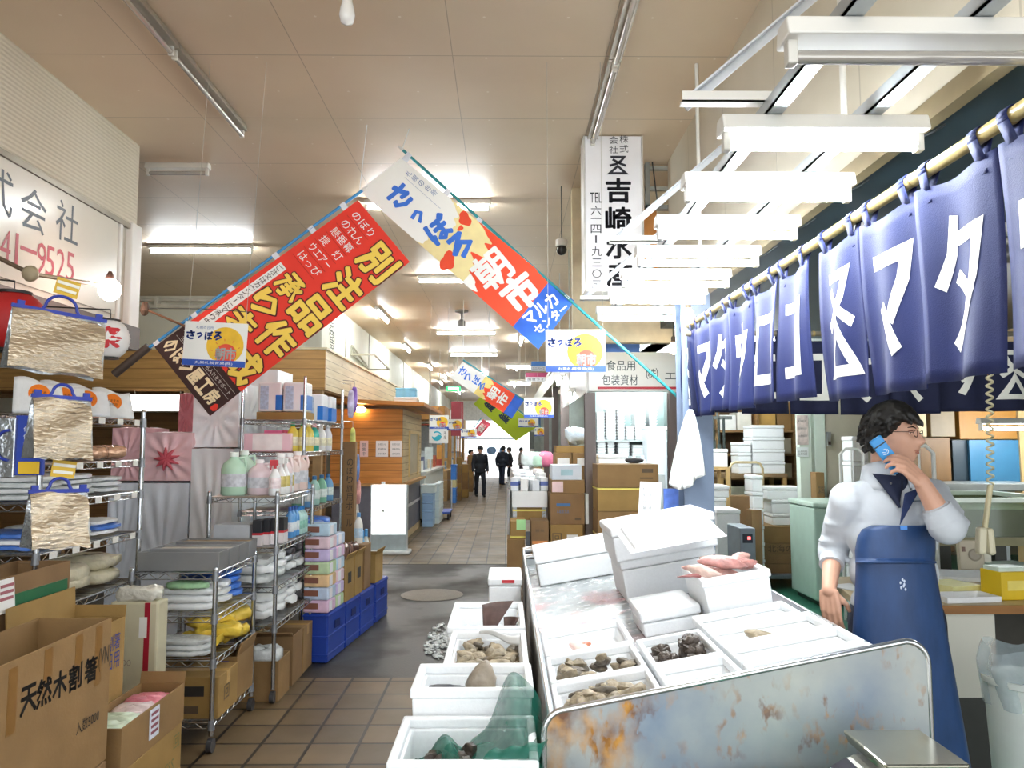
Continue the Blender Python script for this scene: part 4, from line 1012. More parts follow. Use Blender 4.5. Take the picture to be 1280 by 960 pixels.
# glowing lamp on a rod
b = P(137, 362, 4.9)
t = thing('glowing_lamp', 'glowing reddish-white bulb in front of the left shop sign', 'lamp', b)
MB().ball((0, 0, 0), 0.07, 0.07, 0.075, 16).build('bulb', M('#ffddd2', 0.3, emit=16, var=0), t, smooth=80)
MB().lathe([(0.02, 0.05), (0.024, 0.09), (0.01, 0.12)], n=12).build('socket', M('#5b4036'), t, smooth=40)
r0 = P(38, 342, 4.0); MB().tube([r0 - b, (-0.06, 0, 0.03), (0, 0, 0.1)], 0.012, 8).build('rod', M('#9b8560', 0.5), t, smooth=60)
MB().ball(r0 - b, 0.045, 0.03, 0.045, 12).build('clamp', M('#b0a183', 0.5), t, smooth=60)
MB().tube([r0 - b + Vector((0, 0, 0.0)), Vector((LWX - b.x - 0.02, r0.y - b.y, 0.12))], 0.012, 8).build('bracket', M('#6b5a48', 0.5), t)
# sign on left wall
sg = thing('shop_sign', 'cream wall sign with black company lettering and a red phone number', 'sign', (LWX, 4.0, 2.68))
MB().box(LWX - 0.018, LWX, 0.5, 5.7, 2.66, 3.362).build('board', M('#ddd8ca', 0.22, var=0.04, scale=2, coat=0.4), sg, world=True)
lt, rd = MB(), MB()
def LS(px, py): q = PX(px, py, LWX + 0.002); return q
for ch, px, py in (('式', -2, 245), ('会', 42, 270), ('社', 84, 285)):
    fit(lt, ch, LS(px, py) + Vector((0, 0, 0.035)), (0, 1, 0), (0, 0, 1), 0.26, 0.27, 0.022)
fit(lt, '株', LS(-2, 245) - Vector((0, 0.42, 0)), (0, 1, 0), (0, 0, 1), 0.26, 0.30, 0.022)
for ch, px, py in (('6', -22, 300), ('4', 7, 306), ('1', 21, 310), ('9', 52, 321), ('5', 63, 325), ('2', 76, 328.5), ('5', 88, 332)):
    fit(rd, ch, LS(px, py) - Vector((0, 0, 0.01)), (0, 1, 0), (0, 0, 1), 0.095, 0.20, 0.006)
q = LS(36, 313); rd.box(q.x - 0.001, q.x, q.y - 0.08, q.y + 0.08, q.z - 0.012, q.z + 0.012)
lt.build('company_lettering', M('#2b333c', 0.4), sg, world=True); rd.build('phone_number', M('#a8323e', 0.4), sg, world=True)
# ---- cartons
def carton_parts(t, w, d, h, mat, closed=True, tape=True, flaps=()):
    if closed:
        MB().box(-w / 2, w / 2, -d / 2, d / 2, 0, h).build('box_body', mat, t, bevel=0.004)
        if tape: MB().box(-w / 2 - 0.001, w / 2 + 0.001, -0.025, 0.025, h - 0.07, h + 0.001).build('tape', TAPE, t)
    else:
        open_box_mb(w, d, h, 0.007, 0.01).build('box_body', mat, t, bevel=0.002)
        for side, ln, an in flaps:
            m = MB().box(-0.0035, 0.0035, -0.5, 0.5, 0, ln)
            if side in ('left', 'right'):
                s = -1 if side == 'left' else 1
                for p in m.v: p.y *= d * (1 - 0.25 * p.z / ln * 0)
                m.rot(Matrix.Translation((s * (w / 2 - 0.004), 0, h)) @ Euler((0, s * an, 0)).to_matrix().to_4x4())
            else:
                s = -1 if side == 'near' else 1
                for p in m.v: p.x, p.y = p.y * w, p.x
                m.rot(Matrix.Translation((0, s * (d / 2 - 0.004), h)) @ Euler((-s * an, 0, 0)).to_matrix().to_4x4())
            m.build('flap', mat, t)
def carton(label, c, w, d, h, mat=None, rz=0.0, closed=True, tape=True, flaps=(), group=None, marks=()):
    t = thing('carton', label, 'carton', c, rz, group)
    carton_parts(t, w, d, h, mat or R.choice([CARD, CARD2, CARD3]), closed, tape, flaps)
    for face, s, u, v, tw, th, colr in marks:        # printed marks on the near (-y) or aisle (+x) face; u, v in 0..1
        mb = MB()
        if face == 'near': O = Vector(((u - 0.5) * w, -d / 2 - 0.0015, v * h)); U = (1, 0, 0)
        elif face == 'left': O = Vector((-w / 2 - 0.0015, (0.5 - u) * d, v * h)); U = (0, -1, 0)
        else: O = Vector((w / 2 + 0.0015, (u - 0.5) * d, v * h)); U = (0, 1, 0)
        if s == '#': mb.cbox(O, tw if face == 'near' else 0.001, 0.001 if face == 'near' else tw, th)
        else: fit(mb, s, O, U, (0, 0, 1), tw, th, 0.015)
        mb.build('printed_mark', colr, t)
    return t
BLK = M('#2a2622', 0.6); DK = M('#5a4a36', 0.7); PBLUE = M('#3f6a9a', 0.6); NAV = M('#2a3a8a', 0.6); LBL = M('#f2f1ec', 0.5, var=0.02)
cA = PX(140, 772, -1.5); ztop = cA.z
t = carton('large open carton with bold black chopstick lettering, nearest the camera at left', (-1.64, cA.y - 0.42, ztop - 0.52), 0.28, 0.84, 0.52, CARD, closed=False)
ft = MB()
for i, ch in enumerate('天然木割箸'):
    q = PX(36 + 19.5 * i, 874 - 9.3 * i, -1.4985); fit(ft, ch, q, (0, 1, 0), (0, 0, 1), 0.078, 0.085, 0.03)
fit(ft, '(VN)', PX(131, 822, -1.4985), (0, 1, 0), (0, 0, 1), 0.085, 0.085, 0.0)
fit(ft, '入数5000', PX(110, 902, -1.4985), (0, 1, 0), (0, 0, 1), 0.15, 0.045, 0.005)
ft.build('printed_mark', M('#26221e', 0.7), t, world=True)
for y_, z0_, z1_ in ((-0.16, 0.30, 0.50), (0.02, 0.36, 0.51), (0.20, 0.34, 0.51), (0.33, 0.30, 0.51), (-0.2, 0.05, 0.2)): MB().box(0.1402, 0.1408, y_ - 0.022, y_ + 0.022, z0_, z1_).build('tape', M('#86602f', 0.35, var=0.05), t)
carton('closed carton under the large chopstick carton', (-1.64, cA.y - 0.42, 0), 0.28, 0.84, ztop - 0.525, CARD3, tape=False)
cB = PX(157, 770, -1.705)
carton('open yellowish carton with raised flaps behind the chopstick carton', (-1.82, cB.y - 0.235, cB.z - 0.45), 0.23, 0.47, 0.45, CARD2, closed=False, flaps=(('left', 0.13, 0.06), ('far', 0.05, 0.15)), marks=(('right', '割箸', 0.80, 0.80, 0.10, 0.07, NAV), ('right', '日用', 0.80, 0.62, 0.10, 0.07, NAV)))
carton('closed carton under the open yellowish carton', (-1.82, cB.y - 0.235, 0), 0.23, 0.47, cB.z - 0.455, CARD, tape=False)
cC = PX(90, 700, -1.965)
t = carton('carton with a dark green tape stripe in front of left rack', (-2.085, cC.y - 0.43, cC.z - 0.30), 0.24, 0.84, 0.30, CARD3, closed=False)
MB().box(0.12, 0.1215, -0.42, 0.40, 0.17, 0.225).build('green_tape', M('#2f6a48', 0.3), t)
MB().cbox((0.126, -0.03, 0.23), 0.004, 0.10, 0.13, ry=-0.08).build('price_card', LBL, t)
cp = MB()
for i in range(4): cp.cbox((0.1295, -0.03, 0.27 - 0.025 * i), 0.001, 0.08, 0.012, ry=-0.08)
cp.build('card_print', M('#a05a62'), t)
carton('closed carton below the green taped carton', (-2.085, cC.y - 0.43, 0), 0.24, 0.84, cC.z - 0.305, CARD, tape=False)
cD = PX(231, 853, -1.49)
cd_d, cd_w = 0.58, 0.205
t = carton('open carton holding pink and green printed bags beside the aisle', (-1.49 - cd_w / 2, cD.y - cd_d / 2, cD.z - 0.17), cd_w, cd_d, 0.17, CARD, closed=False, flaps=(('far', 0.05, 0.25),))
MB().cbox((cd_w / 2 + 0.004, -0.02, 0.10), 0.004, 0.085, 0.12).build('price_card', M('#d9dde8', 0.5), t)
cp = MB()
for i in range(4): cp.cbox((cd_w / 2 + 0.0066, -0.02, 0.14 - 0.025 * i), 0.001, 0.065, 0.012)
cp.build('card_print', M('#8a4a58'), t)
carton('closed carton with faint green print under the carton of printed bags', (-1.595, cD.y - 0.29, 0), 0.20, 0.57, cD.z - 0.175, CARD2, tape=False, marks=(('right', 'PRESS', 0.72, 0.62, 0.16, 0.05, M('#6b6a34')), ('right', '回', 0.9, 0.84, 0.06, 0.06, M('#6b6a34'))))
for i in range(5):
    pack('printed_bag', 'pink and white printed bag lying in the carton beside the aisle', (-1.592, cD.y - 0.11 - 0.055 * i, cD.z - 0.085 + 0.01 * (i % 2)), 0.19, 0.14, 0.06, 'pink' if i < 3 else M('#ead3d2', 0.3, var=0.3, scale=18), 0.05 * i, 'pink printed bags')
for i in range(4):
    pack('printed_bag', 'green and white printed bag lying in the carton beside the aisle', (-1.592, cD.y - 0.36 - 0.05 * i, cD.z - 0.085 + 0.012 * (i % 2)), 0.19, 0.14, 0.06, M('#cfe0c8', 0.3, var=0.2, scale=14) if i % 2 else 'green', 0.04 * i, 'green printed bags')
# tall wrapped pack standing by the low rack
a0, a1 = P(143, 745, 4.06), P(203, 862, 4.06)
carton('closed carton under the tall wrapped pack with the red stripe', ((a0.x + a1.x) / 2, 4.06, 0), 0.24, 0.18, max(0.1, a1.z - 0.02), CARD3, tape=False)
t = thing('wrapped_pack', 'tall cream wrapped pack with a red stripe standing by low rack', 'pack', ((a0.x + a1.x) / 2, 4.06, max(0.1, a1.z - 0.02) + 0.001))
hh = a0.z - a1.z
MB().box(-0.125, 0.125, -0.06, 0.06, 0, hh).build('pack_body', M('#d3ccae', 0.35, var=0.05), t, bevel=0.012)
MB().box(0.055, 0.083, -0.0615, 0.0615, 0.001, hh - 0.004).build('red_stripe', M('#a92336', 0.35), t)
MB().box(0.03, 0.07, -0.0625, -0.0616, hh * 0.62, hh * 0.84).build('label', LBL, t)
tp = pillow_mb(0.25, 0.13, 0.07, 3, wr=0.03); tp.rot(Matrix.Translation((0, 0, hh - 0.015))); tp.build('wrap_top', M('#dcd9cc', 0.12, var=0.1, bump=0.6, bscale=25), t, smooth=60)
ft = MB(); fit(ft, '○○○', (-0.04, -0.0625, hh * 0.36), (1, 0, 0), (0, 0, 1), 0.07, 0.03); ft.build('printed_mark', M('#a08a80'), t)
# rack B goods: grey trays on top
GRAY = M('#9a9c9e', 0.3, 0.5, var=0.08, scale=4)
for i in range(4):
    t = thing('foil_tray', nth(i) + ' grey metal tray from the near end of the low rack top', 'tray', (-1.835, 4.42 + 0.165 * i, 0.973))
    open_box_mb(0.46, 0.158, 0.105, 0.006, 0.006, 0.004).build('tray_body', GRAY, t, bevel=0.002)
    MB().box(-0.215, 0.215, -0.068, 0.068, 0.05, 0.095 if i % 2 else 0.085).build('liner', M('#a68f70' if i > 1 else '#b7b2a6', 0.7), t)
MB_ = None
for k, (y, mm) in enumerate(((4.48, 'white'), (4.68, 'white'), (4.86, 'blue'))): stack('flat_pack', 'flat pack on the second shelf of the low rack', (-1.84, y, 0.738), 0.40, 0.19, 0.045, 3 if k < 2 else 4, [mm], 'flat packs on second shelf of the low rack')
pack('greens_pack', 'white pack with green print on the second shelf of low rack', (-1.80, 4.40, 0.865), 0.26, 0.1, 0.04, 'green')
for k in range(6): pack('yellow_bag', 'yellow bag heaped on the third shelf of the low rack', (-1.78 + 0.08 * (k % 2), 4.55 + 0.07 * k, 0.497 + 0.045 * (k % 3)), 0.3, 0.2, 0.07, 'yellow', 0.4 * k, 'yellow bags on the low rack', wr=0.03)
for k in range(3): pack('clear_bag', 'clear flat bag at near end of the third shelf of low rack', (-1.84, 4.42, 0.497 + 0.03 * k), 0.40, 0.17, 0.035, 'clear', 0.02 * k, 'clear flat bags on the low rack')
carton('carton with a black printed panel on the bottom of low rack', (-1.80, 4.50, 0.168), 0.42, 0.30, 0.225, CARD2, marks=(('near', '#', 0.45, 0.66, 0.30, 0.055, BLK), ('near', 'PRESS', 0.45, 0.66, 0.20, 0.035, CARD2), ('near', '#', 0.62, 0.22, 0.10, 0.04, DK), ('right', '回', 0.4, 0.5, 0.08, 0.08, DK)))
carton('open carton with a dark blue printed band at the back of low rack bottom', (-1.80, 4.81, 0.168), 0.40, 0.29, 0.25, CARD, closed=False, flaps=(('right', 0.08, 0.3),), marks=(('near', '#', 0.5, 0.8, 0.3, 0.05, NAV),))
# ---- bottles
def bottle(kind, label, c, r, h, body, cap, group=None, rz=0.0, band=None):
    t = thing(kind, label, kind.replace('_', ' '), c, rz, group)
    bm_ = M(body, 0.25, var=0.05); cm = M(cap, 0.35, var=0.03)
    if kind == 'jug':
        b = MB().lathe([(r * 0.9, 0), (r, h * 0.04), (r, h * 0.62), (r * 0.85, h * 0.74), (r * 0.35, h * 0.86), (r * 0.3, h * 0.92)], n=16, sy=0.75)
        b.build('body', bm_, t, smooth=45)
        MB().tube([(r * 0.4, 0, h * 0.86), (r * 0.85, 0, h * 0.88), (r * 0.98, 0, h * 0.72), (r * 0.92, 0, h * 0.58)], r * 0.13, 8).build('handle', bm_, t, smooth=60)
        MB().lathe([(r * 0.36, h * 0.9), (r * 0.36, h), (r * 0.3, h * 1.01)], n=14).build('cap', cm, t, smooth=40)
    elif kind == 'spray_bottle':
        MB().lathe([(r * 0.9, 0), (r, h * 0.05), (r, h * 0.5), (r * 0.5, h * 0.68), (r * 0.35, h * 0.75)], n=14).build('body', bm_, t, smooth=45)
        MB().box(-r * 0.9, r * 0.5, -r * 0.28, r * 0.28, h * 0.84, h).box(-r * 0.2, r * 0.2, -r * 0.25, r * 0.25, h * 0.74, h * 0.86).build('spray_head', cm, t, bevel=0.004)
        MB().tube([(-r * 0.6, 0, h * 0.85), (-r * 0.75, 0, h * 0.72)], r * 0.12, 6).build('trigger', cm, t)
    else:
        MB().lathe([(r * 0.92, 0), (r, h * 0.04), (r, h * 0.6), (r * 0.8, h * 0.74), (r * 0.4, h * 0.84), (r * 0.36, h * 0.88)], n=14, sy=0.7).build('body', bm_, t, smooth=45)
        MB().lathe([(r * 0.42, h * 0.87), (r * 0.4, h), (r * 0.1, h * 1.01)], n=12).build('cap', cm, t, smooth=40)
    if band:
        MB().lathe([(r * 1.015, h * 0.2), (r * 1.015, h * 0.5)], n=16, sy=0.75 if kind == 'jug' else (1 if kind == 'spray_bottle' else 0.7)).build('label_band', M(band, 0.4, var=0.25, scale=30), t, smooth=60)
    return t
zt = 1.337
for i, (x, y, r, h, bc, cc, lab) in enumerate(((-1.86, 5.25, 0.085, 0.29, '#b9d9c0', '#e8efe8', 'pale green jug at the left end of the jug rack top'), (-1.87, 5.48, 0.085, 0.30, '#c2dcc8', '#e8efe8', 'pale green jug behind the first one on jug rack top'),
        (-1.70, 5.30, 0.08, 0.24, '#e9d3d8', '#f4eeee', 'pale pink jug left of the white spray bottle'), (-1.62, 5.52, 0.085, 0.28, '#ead6d6', '#f2efee', 'pink jug with dark print behind white spray bottle'), (-1.62, 5.72, 0.085, 0.28, '#efdcd6', '#f2efee', 'second pink jug from the near end on the jug rack top'), (-1.61, 5.92, 0.085, 0.29, '#ecd4cc', '#f6f2f0', 'pink jug at the far end of the jug rack top'))):
    bottle('jug', lab, (x, y, zt), r, h, bc, cc, band='#cfd0d6')
bottle('spray_bottle', 'white spray bottle with a red head at the front of jug rack', (-1.57, 5.22, zt), 0.04, 0.24, '#f2f2f2', '#c83a44', band='#f0d9da')
for i in range(3): bottle('spray_bottle', 'white spray bottle in the row behind red headed one on jug rack', (-1.57, 5.36 + 0.1 * i, zt), 0.037, 0.25, '#f0f0ee', '#e8e8e6', 'white spray bottles on the jug rack', band='#c9b76a')
for i in range(3): pack('towel_roll_pack', 'pinkish white pack at far left of the jug rack top', (-1.83, 5.72 + 0.13 * i, zt), 0.2, 0.12, 0.2, 'white', 0, 'white packs at the far left of jug rack top')
# rack C second shelf
carton('grey box at the near left of the second jug rack shelf', (-1.83, 5.25, 1.007), 0.24, 0.2, 0.14, M('#b9bcc0', 0.5), tape=False)
for i in range(4):
    t = thing('boxed_item', nth(i) + ' dark box with a white and red base along second jug rack shelf', 'box', (-1.66 + 0.035 * i, 5.2 + 0.05 * i, 1.007))
    MB().box(-0.03, 0.03, -0.05, 0.05, 0.08, 0.17).build('box_body', M('#1f2026', 0.4), t, bevel=0.003); MB().box(-0.031, 0.031, -0.051, 0.051, 0.0, 0.08).build('base_band', M('#e4dcdc', 0.4), t); MB().box(-0.0315, 0.0315, -0.0515, 0.0515, 0.07, 0.085).build('red_band', M('#c8323c', 0.4), t)
for i in range(3): pack('red_pack', 'pack with red and white print at middle of second jug rack shelf', (-1.64, 5.52 + 0.11 * i, 1.007), 0.16, 0.1, 0.10, M('#d58a88', 0.4, var=0.4, scale=30), 0.1, 'red and white packs on jug rack')
for i in range(3): bottle('bottle', 'blue bottle in the row on the second jug rack shelf', (-1.57, 5.60 + 0.08 * i, 1.007), 0.03, 0.22, '#5fa0dc', '#2b5aa8', 'blue bottles on jug rack', band='#dfe9f4')
for i in range(3): bottle('bottle', 'teal tinted jar with a blue lid at far end of second jug rack shelf', (-1.58, 5.84 + 0.07 * i, 1.007), 0.045, 0.2, '#b5d8d2', '#2c7fc8', 'teal jars on jug rack', band='#8fc4b4')
for k, y in enumerate((5.25, 5.5, 5.75, 5.95)): stack('clear_pack', 'shiny clear pack heaped on the third jug rack shelf', (-1.73, y, 0.747), 0.36, 0.22, 0.06, 3, ['clear', 'silver', 'black'] if k > 1 else ['clear', 'white'], 'clear packs on third jug rack shelf', wr=0.025)
for k, y in enumerate((5.25, 5.5, 5.75, 5.95)): stack('white_bag', 'white crumpled bag heaped on the fourth jug rack shelf', (-1.73, y, 0.497), 0.38, 0.23, 0.065, 3, ['white', 'white', 'clear'] if k < 3 else ['black', 'white'], 'white bags on fourth jug rack shelf', wr=0.03)
for i, (y, h) in enumerate(((5.27, 0.26), (5.60, 0.34), (5.88, 0.33))):
    carton(['small open carton with bags on the floor under jug rack', 'taller open carton in the middle under the jug rack', 'carton at the far end under the jug rack'][i], (-1.64, y, 0.0), 0.30, 0.26, h, CARD if i != 1 else CARD3, closed=i == 2, flaps=(('near', 0.05, 0.9),) if i == 1 else ())
pack('clear_bag', 'clear bag spilling out of the small open carton under jug rack', (-1.62, 5.27, 0.20), 0.24, 0.2, 0.10, 'clear', 0, None, wr=0.04)
# rack D goods
t = thing('tissue_box', 'pink and white flat box on the near end of the tallest rack', 'box', (-1.92, 6.26, 1.627))
MB().box(-0.19, 0.19, -0.1, 0.1, 0, 0.145).build('box_body', M('#f0c9d2', 0.4, var=0.04), t, bevel=0.004)
MB().box(-0.12, 0.12, -0.1015, -0.1, 0.012, 0.135).build('front_panel', M('#f4eeec', 0.4), t)
MB().box(-0.06, 0.1, 0.0, 0.09, 0.146, 0.17).build('second_box', M('#d66a92', 0.4), t)
for i, (x, y, w) in enumerate(((-2.0, 6.55, 0.2), (-1.79, 6.55, 0.2), (-1.73, 6.95, 0.17), (-1.73, 7.3, 0.17))):
    zb = 1.96 if i < 2 else 1.887
    if i == 0: carton('flat carton under the white and blue packs on the tallest rack', (-1.89, 6.55, 1.887), 0.42, 0.26, 0.068, CARD2, tape=False)
    t = thing('paper_towel_pack', nth(i) + ' white pack with blue edge from the left on top of tallest rack', 'pack', (x, y, zb))
    MB().box(-w / 2, w / 2, -0.1, 0.1, 0, 0.25).build('pack_body', M('#f0f2f4', 0.3, var=0.03), t, bevel=0.015)
    MB().box(-w / 2 + 0.02, -w / 2 + 0.09, -0.102, -0.1, 0.02, 0.22).build('printed_panel', M('#b9cfe6', 0.4, var=0.2, scale=40), t)
    MB().box(w / 2 - 0.05, w / 2 + 0.001, -0.1015, 0.1015, 0.015, 0.14).build('blue_corner', M('#2a78d0', 0.35, var=0.1), t)
for i, (x, y, bc, cc, lab) in enumerate(((-1.74, 6.24, '#e9d257', '#3c9a62', 'yellow bottle with green cap at left of the bottle row'), (-1.68, 6.32, '#e6d46a', '#3c9a62', 'second yellow bottle with green cap in the bottle row'), (-1.67, 6.47, '#e4cf60', '#e9dca0', 'yellow bottle with a pale cap behind green capped ones'),
        (-1.67, 6.66, '#3fae96', '#f2a0a8', 'teal bottle with a pink cap in the bottle row'), (-1.67, 6.9, '#f0eee8', '#e8e4e0', 'white bottle right of the teal one on tallest rack'), (-1.67, 7.15, '#e8e9ec', '#c9ccd2', 'last white bottle at the far end of the bottle row'))):
    bottle('bottle', lab, (x, y, 1.627), 0.045, 0.235, bc, cc, band='#e9e2c0')
for i in range(4): bottle('bottle', 'small white and red bottle in the row right of pink box', (-1.80, 6.2 + 0.07 * i, 1.627), 0.028, 0.17, '#e6e4ea', '#c64a64', 'small white bottles on tallest rack', band='#8aa0d0')
for i in range(5): bottle('bottle', 'green or blue bottle crowded on the third shelf of the tallest rack', (-1.68, 6.22 + 0.26 * i, 1.157), 0.05, 0.25, ['#7fb89a', '#6a9cc4', '#a9cfc0'][i % 3], '#2f6a9a', 'bottles on third shelf of tallest rack', band='#dbe6e0')
for y in (6.3, 6.6, 6.9): stack('goods_pack', 'assorted pack on the fourth shelf of the tallest rack', (-1.75, y, 0.807), 0.4, 0.26, 0.08, 3, ['green', 'white', 'blue'], 'packs on fourth shelf of tallest rack')
for y in (6.3, 6.6, 6.9): stack('goods_pack', 'pack on the lowest shelf of the tallest rack', (-1.75, y, 0.507), 0.4, 0.26, 0.08, 3, ['clear', 'white'], 'packs on lowest shelf of tallest rack')
# hanging goods at the end of rack D and a long upright carton
for i, (px, py, w, h, colr) in enumerate(((434, 505, 0.07, 0.28, '#c9c4e4'), (443, 500, 0.06, 0.26, '#8a62c0'), (440, 555, 0.06, 0.33, '#c9cf6a'), (446, 585, 0.06, 0.28, '#5f86c8'), (447, 615, 0.07, 0.25, '#d8a09a'), (440, 640, 0.08, 0.2, '#e0d8d0'))):
    c = P(px, py, 7.62 + 0.06 * i); c.x = max(c.x, -1.55)
    t = thing('hanging_pack', ['pale lilac', 'purple', 'yellow-green', 'blue', 'reddish', 'whitish'][i] + ' narrow pack hanging at the far end of tallest rack', 'pack', c)
    pillow_mb(w, 0.05, h, i, n=12).rot(Matrix.Translation((0, 0, -h / 2))).build('pack_body', M(colr, 0.3, var=0.4, scale=14), t, smooth=60)
    MB().tube([(0, 0, h / 2 - 0.01), (0, -0.01, h / 2 + 0.06), (-1.62 - c.x, 7.55 - c.y, h / 2 + 0.06)], 0.003, 6).build('hook', CHROME, t)
c0, c1 = P(424, 552, 7.6), P(441, 652, 7.6)
t = carton('long narrow carton standing upright at the end of tallest rack', ((c0.x + c1.x) / 2 + 0.02, 7.64, 0.0), 0.14, 0.1, c0.z, CARD3, tape=False)
ft = MB(); vtext(ft, 'のぼり旗用ポール', (0.02, -0.0515, c0.z * 0.88), (1, 0, 0), (0, 0, 1), 0.06, 0.085, 0.0); ft.build('printed_mark', BLK, t)
# blue crates in a slanting row
BLUEC = M('#1f3f9c', 0.35, var=0.10, scale=4)
ca, cb = Vector((-1.375, 6.02, 0)), Vector((-1.175, 7.78, 0))
dirv = (cb - ca).normalized(); rzc = math.atan2(dirv.y, dirv.x) - PI / 2
nrm = Vector((dirv.y, -dirv.x, 0))
def blue_crate(i, s0, s1, h, lab):
    c = ca + dirv * ((s0 + s1) / 2) - nrm * 0.10
    t = thing('blue_crate', lab, 'crate', c, rzc)
    L = s1 - s0
    MB().box(-0.10, 0.10, -L / 2, L / 2, 0.0, h).build('crate_body', BLUEC, t, bevel=0.012)
    rb = MB()
    for z in (0.05, h * 0.5, h - 0.03): rb.box(-0.104, 0.104, -L / 2 - 0.004, L / 2 + 0.004, z, z + 0.016)
    rb.build('rib', BLUEC, t, bevel=0.004)
    MB().box(0.105, 0.108, -0.06, 0.06, h * 0.62, h * 0.78).build('handle_slot', M('#12245e', 0.6), t)
BCH = 0.375
blue_crate(0, 0.0, 0.42, BCH, 'nearest blue plastic crate under the tower of pastel packs')
blue_crate(1, 0.44, 0.82, BCH, 'second blue plastic crate from the camera in the slanting row')
blue_crate(2, 0.84, 1.26, BCH, 'third blue plastic crate from the camera in the slanting row')
blue_crate(3, 1.32, 1.74, BCH, 'furthest blue plastic crate, split off by a narrow gap')
cols = ['#e6c4df', '#c6d6ee', '#ecc99a', '#c6dcb2', '#d0c0e6', '#ecd0da', '#c0d8ea']
for i in range(7):
    for j in range(2):
        c = ca + dirv * (0.09 + 0.2 * j) - nrm * 0.10
        if i == 6 and j == 1: continue
        t = thing('tissue_pack', nth(i) + (' pastel pack from the bottom in the near' if j == 0 else ' pastel pack from the bottom in the far') + ' column of the tissue tower', 'pack', (c.x, c.y, BCH + 0.003 + 0.098 * i), rzc)
        MB().box(-0.10, 0.10, -0.093, 0.093, 0, 0.095).build('pack_body', M(cols[(i + 3 * j) % 7], 0.25, var=0.18, scale=10), t, bevel=0.012)
        MB().box(-0.095, 0.02, -0.0945, -0.093, 0.03, 0.075).build('printed_panel', M('#8d5a4a' if j == 0 else '#e8e6ee', 0.4, var=0.1), t)
        MB().box(0.1005, 0.1015, -0.07, 0.0, 0.01, 0.085).build('white_panel', M('#f1eff4', 0.3), t)
for i, (s, w, d, h, lab, op, dz) in enumerate(((0.52, 0.26, 0.24, 0.34, 'open carton with a black printed square on the second blue crate', True, 0), (0.78, 0.26, 0.22, 0.34, 'carton with black print behind the first one on blue crates', True, 0),
        (1.04, 0.24, 0.2, 0.40, 'plain taller carton toward the far end of blue crates', False, 0), (1.42, 0.24, 0.26, 0.26, 'small open carton on the furthest blue crate', True, 0))):
    c = ca + dirv * s - nrm * 0.10
    carton(lab, (c.x, c.y, BCH + 0.003), min(w, 0.2), d, h, [CARD2, CARD2, CARD3, CARD2][i], rzc, closed=not op, tape=False, flaps=(('right', 0.06, 0.5),) if op else (), marks=(('right', '#', 0.5, 0.55, 0.09, 0.09, BLK),) if i < 2 else (('near', '取扱注意', 0.5, 0.3, 0.12, 0.03, DK),))
for i in range(7):
    c = ca + dirv * (0.48 + 0.09 * (i % 5)) - nrm * (0.09 + 0.02 * (i % 2))
    pack('snack_pack', 'dark glossy pack sticking out of the cartons on blue crates', (c.x, c.y, BCH + 0.25 + 0.015 * i), 0.14, 0.1, 0.12, M('#6b5148', 0.2, var=0.6, scale=16), i, 'dark packs in the cartons on blue crates', wr=0.03)
for i in range(4):
    c = ca + dirv * (0.95 + 0.12 * i) - nrm * 0.10
    bottle('bottle', 'pale bottle standing among the cartons at far blue crates', (c.x, c.y, BCH + 0.40 if 0.95 < 0.95 + 0.12 * i < 1.15 else BCH + 0.003), 0.04, 0.28 if i in (0, 1) else 0.5, ['#dfe2d0', '#eceae2', '#8fc0e4', '#e8e6da'][i], '#5aa0d8', 'pale bottles at far blue crates', band='#b9d4e8')
# wrapped foam stacks behind the racks
def wrap_mat(h, tint):
    return M(h, 0.3, var=0.07, scale=5, bump=0.35, bscale=9, stretch=(1, 1, 0.5))
def wrapped(label, px0, px1, y_top, y_bot, Y, d, colr, knot=None, zb=None):
    a, b = P(px0, 556, Y), P(px1, 556, Y); a.z = P(px0, y_top, Y).z; b.z = P(px0, y_bot, Y).z
    z0 = zb if zb is not None else max(0, b.z)
    t = thing('wrapped_foam_stack', label, 'wrapped stack', ((a.x + b.x) / 2, Y + d / 2, z0)); w, h = b.x - a.x, a.z - z0
    mb = MB()
    def face(org, U, V, wu, hv):
        def f(u, v):
            p = Vector(org) + Vector(U) * (wu * u) + Vector(V) * (hv * v); n = Vector(U).cross(Vector(V))
            du, dv = u - 0.5, v - 0.45; r = math.hypot(du, dv); an = math.atan2(dv, du)
            e = min(1, 6 * min(u, 1 - u, v, 1 - v))
            return p + n * (0.012 * math.sin(an * 11) * min(1, 3 * r) * e + (0.012 * max(0, 1 - r * 3) if knot else 0))
        mb.grid(f, 28, 24)
    face((-w / 2, -d / 2, 0), (1, 0, 0), (0, 0, 1), w, h); face((w / 2, -d / 2, 0), (0, 1, 0), (0, 0, 1), d, h)
    face((w / 2, d / 2, 0), (-1, 0, 0), (0, 0, 1), w, h); face((-w / 2, d / 2, 0), (0, -1, 0), (0, 0, 1), d, h); face((-w / 2, -d / 2, h), (1, 0, 0), (0, 1, 0), w, d)
    mb.build('wrapped_boxes', wrap_mat(colr, None), t, smooth=50)
    if knot:
        k = MB()
        for i in range(9):
            an = 2 * PI * i / 9 + 0.3; k.tube([(0, -d / 2 - 0.005, h * 0.45), (0.05 * math.cos(an), -d / 2 - 0.03, h * 0.45 + 0.05 * math.sin(an)), (0.11 * math.cos(an), -d / 2 - 0.012, h * 0.45 + 0.10 * math.sin(an))], [0.03, 0.018, 0.004], 7)
        k.build('knot', M(knot, 0.3, var=0.15, bump=0.4), t, smooth=60)
    return t
wrapped('pink wrapped stack with a red knot behind the left rack', 180, 240, 541, 603, 6.4, 0.5, '#eac6ca', '#d25a68', zb=1.38)
wrapped('pink wrapped stack without a knot, behind the left rack post', 140, 178, 535, 603, 6.45, 0.5, '#e0b4b9', zb=1.38)
